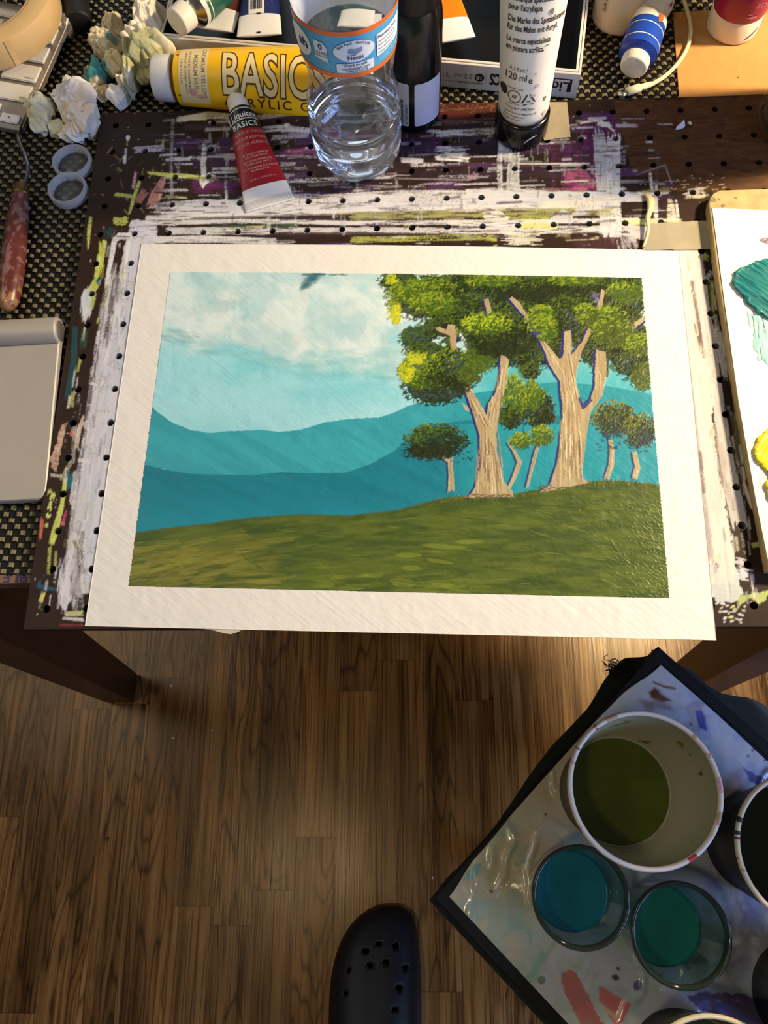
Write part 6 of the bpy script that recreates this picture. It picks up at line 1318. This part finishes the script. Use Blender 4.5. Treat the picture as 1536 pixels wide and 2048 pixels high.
smear('paint_dab', [(1463, 562), (1466, 548), (1480, 536), (1500, 530), (1512, 522), (1540, 520), (1600, 522), (1610, 640), (1536, 642), (1510, 626), (1494, 606), (1478, 588), (1466, 578)], pz2 + .0003, (12, 96, 100), (30, 122, 118), .0026, 5, ps, -.7, 0, .45).__setitem__('label', 'thick glossy teal dab')
smear('paint_dab', [(1502, 900), (1512, 880), (1530, 862), (1600, 850), (1600, 1020), (1545, 1012), (1532, 990), (1530, 970), (1538, 950), (1522, 934), (1508, 916)], pz2, (224, 206, 20), (238, 222, 60), .0030, 9, ps, .9, 0, .3).__setitem__('label', 'thick bright yellow dab')
smear('paint_dab', [(1529, 862), (1540, 856), (1560, 858), (1560, 880), (1536, 874)], pz2, (206, 110, 84), (214, 130, 100), .0015, 12, ps)
smear('paint_dab', [(1518, 482), (1532, 474), (1570, 474), (1570, 488), (1530, 488)], pz2, (128, 110, 128), (150, 132, 140), .0006, 14, ps)

# ================================================================ tape, flakes and scraps on the board
def flake(name, label, cat, px, z, th, m, parent=None, wob=0.0):
    P = [at(x, y, z) for x, y in px]; V, F = slab([(p.x, p.y) for p in P][::-1], z, z + th, 0)
    if wob: V = [(x, y, zz + wob * vnoise(x * 220, y * 220, 5)) for x, y, zz in V]
    o = part(name, V, F, m, base=(P[0].x, P[0].y, z), smooth=False); tag(o, label, cat); return o
def band(px0, px1, n, z, jag=0.0, seed=1): return [(px0[0] + (px1[0] - px0[0]) * k / n + jag * (vnoise(k * 1.7, 0, seed) - .5), px0[1] + (px1[1] - px0[1]) * k / n + jag * (vnoise(k * 1.7, 5, seed) - .5)) for k in range(n + 1)]
flake('masking_tape_strip', 'square of beige masking tape stuck beside the white tube cap', 'tape', [(1060, 205), (1134, 204.5), (1141, 274)] + band((1141, 274), (1088, 281), 10, 0, 2), BT + .00035, .00025, mat('tape_beige', (190, 168, 134), .6, var=.06, vscale=200, bump=.2, bscale=500))
flake('masking_tape_strip', 'translucent tape strip stuck between painting and palette', 'tape', band((1299, 446), (1424, 441), 14, 0, 2, 3) + band((1428, 498), (1285, 500), 8, 0, 1, 4), BT + .0011, .0002, clear_film('tape_film', (240, 234, 214), .4, .35, body=.42, bodyc=(206, 198, 174), thru=0))
cl = [at(x, y, BT + z) for x, y, z in ((1293, 388, .0012), (1301, 398, .0025), (1302, 416, .0030), (1296, 436, .0030), (1297, 456, .0035), (1294, 474, .0030), (1287, 494, .0018))]
sp = spline([tuple(c) for c in cl], 6); wv = [.0012 + .0022 * (math.sin(PI * min(1, k / len(sp) + .12)) ** .8) * (.55 + .45 * math.cos(4 * k / len(sp))) for k in range(len(sp))]
V = []; 
for k, p in enumerate(sp): V += [(p[0] - wv[k], p[1], p[2]), (p[0] - wv[k] * .3, p[1], p[2] + .0006), (p[0] + wv[k] * .9, p[1] + .0003, p[2])]
F = [(3 * k + i, 3 * k + i + 1, 3 * k + 4 + i, 3 * k + 3 + i) for k in range(len(sp) - 1) for i in (0, 1)]
o = part('peeled_film', V, F, mat('cream_film', (214, 196, 146), .4, var=.08), base=tuple(cl[0])); md = o.modifiers.new('t', 'SOLIDIFY'); md.thickness = .0004; tag(o, 'curled cream strip of dried film by the painting top right corner', 'scrap')
flake('paint_flake', 'pale blue-white dried paint flake on the bare brown board', 'paint flake', [(1350, 262), (1352, 256), (1360, 250), (1366, 246), (1368, 250), (1369, 255), (1363, 259), (1356, 262)], BT + .0006, .0012, mat('pale_blue_flake', (196, 202, 226), .4, var=.05), wob=.002)
flake('paint_flake', 'tiny cream dried paint flake beside the pale blue one', 'paint flake', [(1374, 247), (1380, 245), (1383, 249), (1379, 252)], BT + .0006, .001, mat('cream_flake', (226, 208, 180), .5, var=.05), wob=.002)
flake('paper_scrap', 'torn grey-white paper scrap peeking from under the painting bottom edge', 'scrap', [(372, 1246), (376, 1252), (398, 1256), (412, 1258.5), (424, 1260), (436, 1263), (448, 1266.5), (461, 1268.5), (470, 1266), (478, 1263), (482, 1260.5), (496, 1259), (508, 1258), (514, 1255), (514, 1246)], BT + .0001, .00015, mat('grey_paper_scrap', (190, 184, 166), .7, var=.08))

# ================================================================ stool with cloth, tray, sheet and pots
e1 = Vector((.7032, .711, 0)); e2 = Vector((.711, -.7032, 0)); TLc = at(868, 1795, ST); TLc = Vector((TLc.x, TLc.y, 0)); LA, LB = .3109, .345
loc = lambda a, b, z: TLc + e1 * a + e2 * b + Vector((0, 0, z))
st = thing('side_stool', 'low dark stool under the black tray and cloth, right of the clog', 'stool', loc(LA / 2, LB / 2, 0))
V, F = slab([tuple(loc(a, b, 0)[:2]) for a, b in ((.03, .03), (.03, LB - .03), (LA - .03, LB - .03), (LA - .03, .03))], .390, .4205, .003); part('seat', V, F, M['table'], st, smooth=False)
for a, b in ((.06, .06), (.06, LB - .06), (LA - .06, LB - .06), (LA - .06, .06)):
    V, F = box_vf(loc(a, b, 0), e1, e2, UP, .016, .016, 0, .390, .002); part('leg', V, F, M['table'], st, smooth=False)
na, nbb = 120, 130
P = np.zeros((nbb, na, 3)); A = np.linspace(-.006, LA + .075, na); B = np.linspace(-.012, LB + .02, nbb)
for i, b in enumerate(B):
    for j, a in enumerate(A):
        mx_ = .0005 + .34 * max(0, b - .012) + .006 * math.sin(b * 70) * ss(.02, .05, b); k_ = max(0, a - LA); a2 = LA + k_ * min(1.3, mx_ / .075) if a > LA else a
        b2 = b if b >= 0 else b * ss(.07, .16, a) * (.55 + .3 * vnoise(a * 40, 3, 6) + .5 * ss(.22, .26, a)) * ss(.305, .285, a)
        out = max(0, a2 - LA) + max(0, -b2)
        p = loc(a2, b2, .4222 + .001 * vnoise(a * 60, b * 60, 2) - .35 * out - .8 * max(0, out - .03) + .004 * (fbm(a * 30, b * 30, 4, 3) - .5) * min(1, out * 50))
        P[i, j] = p
o = grid_mesh('cloth', P, None, None, mat('dark_green_cloth', (22, 30, 27), .9, var=.2, vscale=500, bump=.5, bscale=1600, sheen=.2), tuple(loc(LA / 2, LB / 2, .422))); md = o.modifiers.new('t', 'SOLIDIFY'); md.thickness = .0012
tag(o, 'dark green cloth hanging out from under the black tray', 'cloth')
fz_ = []
rnd = random.Random(4); c0 = at(1240, 1343, .42)
for k in range(46):
    p = Vector((c0.x + rnd.uniform(-.013, .012), c0.y + rnd.uniform(-.006, .006), .424)); q = [p + Vector((rnd.uniform(-.002, .002), rnd.uniform(-.002, .002), 0)) * s + Vector((rnd.uniform(-.008, .006), rnd.uniform(-.002, .010), rnd.uniform(-.004, .006))) * s for s in (0, .4, .8, 1.1)]
    fz_.append(sweep(spline([tuple(v) for v in q], 3), .00035, 5))
V, F = merge(*fz_); part('frayed_threads', V, F, mat('dark_threads', (20, 24, 22), .9, var=.1), o)
tr = thing('tray', 'square black tray on the stool holding paint water pots', 'tray', loc(LA / 2, LB / 2, .428))
pr = lambda o_, z: [loc(o_, o_, z), loc(o_, LB - o_, z), loc(LA - o_, LB - o_, z), loc(LA - o_, o_, z)]
V, F = ring_loft([pr(.001, .4285), pr(0, .4295), pr(0, ST - .0008), pr(.0008, ST), pr(.0100, ST), pr(.0106, ST - .0006)], True, True); part('tray_board', V, F, mat('black_tray', (13, 12, 12), .55, var=.15, bump=.05, spec=.3), tr, smooth=False)
# --- stained sheet in the tray, blue window light put into its colour
c = Canvas(850, 1270, 1800, 2160, .9, (196, 188, 166)); X, Y = c.X, c.Y; r = random.Random(9)
f1 = fbm(X * .008, Y * .008, 3, 4)[..., None]; c.col[:] = lin((190, 180, 146)) + (lin((208, 198, 172)) - lin((190, 180, 146))) * ss(.3, .7, f1)
rb_ = ss(-60, 120, (X - 1180) - (1560 - Y) * .45 + 120 * (f1[..., 0] - .5))[..., None]; c.col[:] = c.col + (lin((186, 192, 214)) - c.col) * rb_ * .85  # right side tinted with the window's blue cast
for k in range(90):
    x, y = r.uniform(930, 1340), r.uniform(1650, 2060)
    c.poly([(x + r.uniform(14, 40) * math.cos(a), y + r.uniform(10, 34) * math.sin(a)) for a in np.linspace(0, 2 * PI, 9)[:-1]], r.choice([(150, 178, 158), (164, 184, 166), (186, 178, 156), (196, 178, 158), (134, 172, 160), (178, 190, 178)]), .42, 8, .06, 0, .3, soft=2)
for p, w_, cc in (([(1090, 1900), (1070, 1940), (1050, 1970)], 14, (126, 166, 150)), ([(1120, 1870), (1080, 1930)], 10, (140, 176, 160)), ([(1060, 1890), (1062, 1870), (1050, 1862)], 8, (116, 170, 156)), ([(1030, 1730), (1050, 1722), (1064, 1716)], 8, (110, 160, 150)), ([(1180, 1930), (1160, 1960)], 50, (140, 176, 160))):
    c.stroke(p, w_, cc, .55, .2, .3)
c.poly([(938, 1740), (952, 1728), (962, 1728), (958, 1750), (940, 1762), (926, 1760)], (112, 172, 166), .8, 4); c.poly([(972, 1738), (984, 1742), (982, 1760), (968, 1758)], (170, 166, 130), .7, 3)
c.poly([(1122, 1946), (1138, 1940), (1150, 1944), (1176, 1988), (1196, 2030), (1220, 2070), (1170, 2070), (1146, 2020), (1126, 1975)], (196, 84, 86), .85, 4, .12, .1, c2=(170, 96, 90)); c.poly([(1198, 1974), (1204, 1974), (1262, 2008), (1236, 2060), (1216, 2030), (1196, 1998)], (206, 90, 90), .8, 4, .12, .1)
c.stroke([(1200, 2010), (1230, 2034), (1242, 2020)], 9, (206, 190, 170), .7, .2)
for x, y, rx, ry, cc in ((1231, 1955, 8, 6, (36, 46, 34)), (1276, 1971, 10, 11, (66, 74, 130)), (1236, 1937, 4, 3, (40, 56, 44)), (1320, 1950, 4, 4, (150, 90, 70)), (1091, 1629, 3, 3, (90, 40, 40)), (982, 1783, 3, 3, (60, 40, 40)), (1083, 1960, 8, 9, (110, 130, 110)), (1376, 1936, 4, 3, (130, 60, 60))): c.dab(x, y, rx * 2, ry * 2, .4, cc, .3, .9)
c.poly([(1296, 1382), (1310, 1376), (1330, 1392), (1344, 1400), (1330, 1404), (1300, 1396)], (96, 46, 12), .95, 4, .1, 0, .3, soft=3); c.poly([(1278, 1400), (1330, 1396), (1340, 1420), (1290, 1422)], (130, 90, 60), .6, 8, .06, soft=6); c.stroke([(1304, 1364), (1330, 1374), (1352, 1378)], 5, (126, 80, 40), .85, .2)
for k in range(34):
    x, y = r.uniform(1330, 1560), r.uniform(1400, 1560); c.poly([(x + r.uniform(8, 34) * math.cos(a), y + r.uniform(8, 28) * math.sin(a)) for a in np.linspace(0, 2 * PI, 9)[:-1]], r.choice([(150, 166, 214), (120, 140, 206), (196, 198, 210), (140, 120, 122), (176, 186, 214)]), .38, 8, .06, soft=4)  # pale blue blotches: window reflection painted among the stains
c.poly([(1388, 1422), (1404, 1420), (1412, 1440), (1414, 1462), (1402, 1456), (1392, 1440)], (40, 58, 150), .85, 3, .12, soft=1); c.poly([(1486, 1536), (1510, 1548), (1540, 1562), (1530, 1580), (1500, 1562)], (48, 60, 140), .8, 4); c.poly([(1452, 1440), (1466, 1440), (1468, 1452), (1456, 1452)], (70, 84, 100), .8, 3)
for x, y in ((1382, 1449), (1506, 1500), (1530, 1520), (1496, 1512)): c.dab(x, y, 8, 7, 0, (60, 76, 130), .2, .7)
c.poly([(1450, 1560), (1480, 1530), (1500, 1640), (1470, 1700), (1440, 1640)], (110, 84, 76), .5, 8, .06, soft=8)
for k in range(40):
    x, y = r.uniform(1400, 1560), r.uniform(1600, 1960); c.poly([(x + r.uniform(8, 26) * math.cos(a), y + r.uniform(20, 60) * math.sin(a)) for a in np.linspace(0, 2 * PI, 9)[:-1]], r.choice([(120, 134, 190), (90, 96, 120), (170, 176, 200), (120, 112, 120), (76, 80, 96)]), .35, 8, .06, soft=4)  # bluish patches repeat the window's reflection in the colour
c.poly([(1370, 1990), (1400, 1984), (1480, 1988), (1540, 2010), (1560, 2060), (1440, 2040), (1400, 2020)], (70, 40, 100), .8, 8, .08, .1, c2=(96, 40, 90))
for k in range(14): c.dab(r.uniform(1400, 1520), r.uniform(1990, 2040), r.uniform(10, 30), r.uniform(5, 12), r.uniform(0, .8), r.choice([(110, 100, 190), (130, 140, 210), (80, 50, 120)]), .3, .6)
N_ = 300; SA = np.linspace(.0005, 1, N_)
cor = [at(900, 1787, ST), at(1330, 1333, ST)]
a0, b0_ = (Vector((cor[0].x, cor[0].y, 0)) - TLc).dot(e1), (Vector((cor[0].x, cor[0].y, 0)) - TLc).dot(e2); a1, b1_ = (Vector((cor[1].x, cor[1].y, 0)) - TLc).dot(e1), (Vector((cor[1].x, cor[1].y, 0)) - TLc).dot(e2)
P = np.zeros((N_, N_, 3)); gA, gB = np.meshgrid(np.linspace(0, 1, N_), np.linspace(0, 1, N_))
aa = .0100 + (LA - .0145 - .0100) * gA; bb = (.003 + .004 * (1 - np.abs(2 * gA - 1)) * 0 + .010 * ss(.82, 1.0, gA) + .006 * ss(.14, 0, gA)) * (1 - gB) + (LB - .016) * gB
aa = aa + .004 * (vnoise(gB * 5, gB * 0, 3) - .5) * (gA > .5); bb = bb + .002 * (vnoise(gA * 6, gA * 0, 8) - .5) * (1 - gB)
P[..., 0] = TLc.x + e1.x * aa + e2.x * bb; P[..., 1] = TLc.y + e1.y * aa + e2.y * bb
wr = fbm(aa * 38, bb * 38, 12, 4); cre = np.abs(fbm(aa * 16 + bb * 9, bb * 16, 15, 3) - .5); P[..., 2] = ST + .0006 + .0022 * wr * ss(.0, .06, gA) * ss(0, .05, gB) + .0016 * ss(.06, 0, cre)
u, v = seen(P); col = c.sample(u, v, c.col)
o = grid_mesh('stained_sheet', P, None, None, mat('stained_plastic_sheet', rough=.22, attr='paint', var=.06, vscale=120, coat=.45, bump=.10, bscale=110), tuple(loc(LA / 2, LB / 2, ST)), col)
md = o.modifiers.new('t', 'SOLIDIFY'); md.thickness = .0003
tag(o, 'wrinkled paper sheet stained with watercolour, lying in the black tray', 'paper')
# --- plastic tubs of paint water
def stained(name, c0, cs, sd, dens, rough=.35):
    m, T, b = nodes(name); tc = T.new('ShaderNodeTexCoord'); n1 = T.new('ShaderNodeTexNoise'); setin(n1, Scale=46.0 + sd, Detail=3.0, Distortion=.8); T.link(tc.outputs['Object'], n1.inputs['Vector'])
    src = None; base = rgba(c0)
    n2 = T.new('ShaderNodeTexNoise'); setin(n2, Scale=23.0 + sd, Detail=2.0); T.link(tc.outputs['Object'], n2.inputs['Vector'])
    cr = ramp_n(T, n2.outputs['Fac'], [(.36 + .28 * k / max(1, len(cs) - 1), q) for k, q in enumerate(cs)])
    mk = T.new('ShaderNodeMapRange'); setin(mk, From_Min=1 - dens, From_Max=1 - dens + .05); T.link(n1.outputs['Fac'], mk.inputs['Value'])
    T.link(mix_n(T, 'MIX', mk.outputs[0], base, cr), b.inputs['Base Color']); setin(b, Roughness=rough); return m
def tub(label, cx, cy, zr, rr_, lvl, wc_, wall_c, rim_m, body_film=.62, inner_c=(150, 146, 120), smr=()):
    t = thing('plastic_tub', label, 'tub', (cx, cy, ST + .001), 'plastic tubs of paint water'); h = zr - ST - .001; rb = rr_ * .74; base = (cx, cy, ST + .001)
    V, F = lathe([(.001, .001), (rb * .93, .001), (rb, .003), (rr_ * .955, h - .012), (rr_ * .965, h - .008), (rr_ * .965, h)], base, 96); part('wall', V, F, clear_film('tub_wall_' + str(int(cx * 1e4)), (225, 225, 215), .5, .18, body=body_film, bodyc=wall_c), t)
    V, F = lathe([(rb * .9, lvl * .98), (float(np.interp(lvl, [.003, h], [rb, rr_ * .95])) - .0008, lvl), (rr_ * .945, h - .011), (rr_ * .955, h - .008), (rr_ * .955, h - .001)], base, 96); part('stained_lining', V, F, stained('lining_' + str(int(cx * 1e4)), inner_c, [(70, 74, 30), (150, 120, 40), (54, 50, 40), (120, 124, 60)], cx * 30, .34), t)
    V, F = lathe([(rr_ * .94, h - .0025), (rr_ * .945, h - .0005), (rr_ * .975, h + .0008), (rr_ * 1.0, h - .0002), (rr_ * 1.012, h - .002), (rr_ * 1.0, h - .0045), (rr_ * .96, h - .005), (rr_ * .94, h - .0025)], base, 120); part('rim', V, F, rim_m, t)
    rw = float(np.interp(lvl, [.003, h], [rb, rr_ * .95])) - .001
    V, F = lathe([(.001, .004), (rb * .94, .004), (rw, lvl - .0002), (rw - .0008, lvl + .0003), (rw - .003, lvl), (.001, lvl)], base, 96); part('paint_water', V, F, wc_, t)
    V, F = lathe([(rw - .0016, lvl + .0002), (rw - .0006, lvl + .0010), (rw + .0004, lvl + .0016), (rw + .0002, lvl + .0002)], base, 96); part('scum_ring', V, F, mat('scum_' + str(int(cx * 1e4)), tuple(min(255, int(q * .6 + 70)) for q in inner_c), .5, var=.2, vscale=200), t)
    for a_, w_, cl_ in smr:
        rg = []
        for k in range(9):
            aa_ = a_ + w_ * (k / 8 - .5); rg += [(cx + rr_ * q_ * math.cos(aa_), cy + rr_ * q_ * math.sin(aa_), ST + .001 + h + z_ + .0003) for q_, z_ in ((.945, -.0008), (.975, .0008), (1.004, -.0002), (1.0125, -.0022))]
        part('rim_stain', rg, [(4 * k + i, 4 * k + i + 1, 4 * k + 5 + i, 4 * k + 4 + i) for k in range(8) for i in range(3)], mat('stain_%d_%d' % (int(cx * 1e4), int(a_ * 100)), cl_, .5, var=.3, vscale=400), t)
    return t
RIM = stained('rim_white', (222, 212, 204), [(190, 150, 130), (206, 190, 150), (150, 60, 60), (196, 170, 170)], 9, .40, .4)
tub('largest white plastic tub of olive green paint water, in the middle of the tray', .3997, -.4067, .585, .0572, .046, mat('olive_water', (84, 96, 20), .08, var=.28, vscale=26, spec=.5), (196, 190, 170), RIM, .75, (168, 162, 132), ((-1.02, .13, (186, 70, 64)), (1.95, .16, (190, 146, 128)), (.05, .2, (210, 160, 170)), (.75, .05, (200, 170, 100)), (2.6, .02, (90, 90, 84))))
tub('white plastic tub of black paint water cut by the frame beside the olive one', .5240, -.4490, .565, .0556, .070, mat('black_water', (14, 15, 8), .08, var=.3, vscale=30), (120, 118, 116), stained('rim_cream', (214, 200, 174), [(40, 36, 40), (206, 190, 150), (90, 50, 60)], 4, .36, .4), .55, (40, 40, 26), ((2.75, .07, (30, 30, 40)), (2.93, .05, (40, 38, 48)), (3.0, .03, (110, 50, 60))))
tub('grey green plastic tub below the two teal glasses, cut by the bottom frame', .4415, -.6180, .540, .0548, .040, mat('grey_water_and_filling', (70, 74, 60), .1, var=.2), (96, 100, 88), stained('rim_tan', (206, 196, 164), [(150, 146, 90), (120, 110, 70), (196, 180, 150)], 6, .40, .4), .6, (90, 90, 66))
tub('dark smoky plastic tub at the lower right corner with blue glints', .5480, -.5660, .570, .0560, .060, mat('smoky_water', (30, 30, 36), .08, var=.2), (56, 54, 62), mat('smoky_rim', (120, 118, 122), .35, var=.05), .45, (40, 38, 44))
# --- small glasses of teal water
GL = clear_film('tumbler_glass', (224, 234, 234), 1.0, .02, body=.03, bodyc=(120, 150, 156))
GR = clear_film('tumbler_rim', (176, 182, 172), 1.0, .05, body=.25, bodyc=(84, 90, 80), thru=.2)  # dark tint puts the refracted outline of the rim into its colour
for cx, cy, lab, lv, cc in ((.3562, -.4862, 'small glass of deep teal water beside the olive tub, left of the pair', .034, (6, 104, 112)), (.4306, -.5122, 'small glass of brighter green-teal water, right of the pair', .030, (10, 120, 110))):
    t = thing('water_glass', lab, 'glass', (cx, cy, ST + .0015), 'small glasses of teal water'); base = (cx, cy, ST + .0015); h = .0835
    V, F = lathe([(.001, .0015), (.024, .0010), (.0275, 0), (.0295, .002), (.0318, .012), (.0345, .035), (.0366, .060), (.0377, h - .003), (.0374, h - .0006), (.0364, h), (.0353, h - .0010), (.0350, h - .004), (.0338, .060), (.0318, .035), (.0292, .014), (.0270, .0075), (.022, .0060), (.001, .0060)], base, 96); part('tumbler', V, F, GL, t)
    V, F = lathe([(.0378, h - .0075), (.0383, h - .004), (.0382, h - .0006), (.0370, h + .0006), (.0352, h + .0003), (.0346, h - .003), (.0347, h - .0075), (.0378, h - .0075)], base, 96); part('rim', V, F, GR, t)
    rw = float(np.interp(lv, [.014, .035], [.0290, .0316]))
    V, F = lathe([(.001, .0062), (.022, .0062), (.0268, .0078), (.0290, .0142), (rw, lv), (rw - .002, lv - .0006), (.001, lv - .0006)], base, 80); part('teal_water', V, F, mat('teal_water_' + str(int(cx * 1e4)), cc, .06, var=.12, vscale=40, spec=.5), t)

# ================================================================ clog on the floor
Zc = .028
st_px = [(1819, 768, 790, .030), (1822, 752, 804, .036), (1830, 734, 815, .042), (1842, 718, 822, .047), (1860, 702, 827, .051), (1885, 687, 831, .056), (1915, 676, 834, .060), (1950, 668, 836, .065), (1990, 664, 837, .070), (2030, 663, 837, .075), (2080, 664, 838, .080), (2130, 668, 838, .084), (2180, 675, 838, .086)]
secs = []
for y, xl, xr, h in st_px:
    a, b = at(xl, y, Zc), at(xr, y, Zc); secs.append(((a.x + b.x) / 2, (a.y + b.y) / 2, (b.x - a.x) / 2, h))
yy = secs[-1][1]
for k, (dy, hw, h) in enumerate(((.02, .049, .088), (.04, .045, .084), (.06, .042, .076), (.08, .041, .070), (.10, .040, .070), (.115, .036, .071), (.125, .026, .070), (.129, .010, .066))): secs.append((secs[12][0] - .004 * k / 7, yy - dy, hw, h))
ts = np.linspace(0, len(secs) - 1, 120); SI = np.arange(len(secs)); sx, sy, sw, sh = [np.interp(ts, SI, [s[q] for s in secs]) for q in range(4)]
for arr in (sw, sh, sx):
    for _ in range(3): arr[1:-1] = (arr[:-2] + 2 * arr[1:-1] + arr[2:]) / 4
nc = 90; P = np.zeros((120, nc, 3))
for i in range(120):
    for j in range(nc):
        a = PI * j / (nc - 1); ca, sa = math.cos(a), math.sin(a)
        P[i, j] = (sx[i] + sw[i] * np.sign(ca) * abs(ca) ** .62, sy[i], .014 + (sh[i] - .014) * abs(sa) ** .72)
u, v = seen(P); cu_ = (u[:-1, :-1] + u[1:, 1:]) / 2; cv_ = (v[:-1, :-1] + v[1:, 1:]) / 2; kp = np.ones(cu_.shape, bool)
for hx, hy in ((760, 1890), (732, 1902), (791, 1892), (742, 1930), (773, 1924), (808, 1935), (797, 1976), (789, 2018), (700, 1942), (694, 1985)): kp &= np.hypot(cu_ - hx, cv_ - hy) > (6.2 if hx > 715 else 4.5)
jj = np.arange(nc - 1)[None, :]; yc = (P[:-1, :-1, 1] + P[1:, 1:, 1]) / 2; kp &= ~((yc < secs[12][1] + .01) & (jj > 22) & (jj < nc - 24) & (yc > secs[-1][1] + .014))
cg = thing('clog', 'dark navy rubber clog with ventilation holes, on the wooden floor', 'shoe', (sx[40], sy[40], 0))
o = grid_mesh('upper', P, kp, cg, mat('navy_rubber', (20, 20, 27), .5, var=.12, vscale=60, bump=.05, spec=.4)); md = o.modifiers.new('t', 'SOLIDIFY'); md.thickness = .004; md.offset = 1
R_ = []
ol = [(sx[i] + sw[i] * 1.0, sy[i]) for i in range(0, 120, 2)] + [(sx[i] - sw[i] * 1.0, sy[i]) for i in range(118, -1, -2)]
cxm, cym = np.mean([p[0] for p in ol]), np.mean([p[1] for p in ol]); scl = lambda k, z: [(cxm + (p[0] - cxm) * k, cym + (p[1] - cym) * k, z) for p in ol]
V, F = ring_loft([scl(.955, 0), scl(1.0, .004), scl(1.018, .010), scl(1.012, .017)], True, False); part('sole', V, F, mat('black_sole', (17, 17, 20), .6, var=.1, bump=.1), cg)
V, F = ring_loft([scl(.95, .013), scl(.93, .0155)], False, True); part('insole', V, F, mat('insole', (14, 14, 16), .8, var=.1), cg)
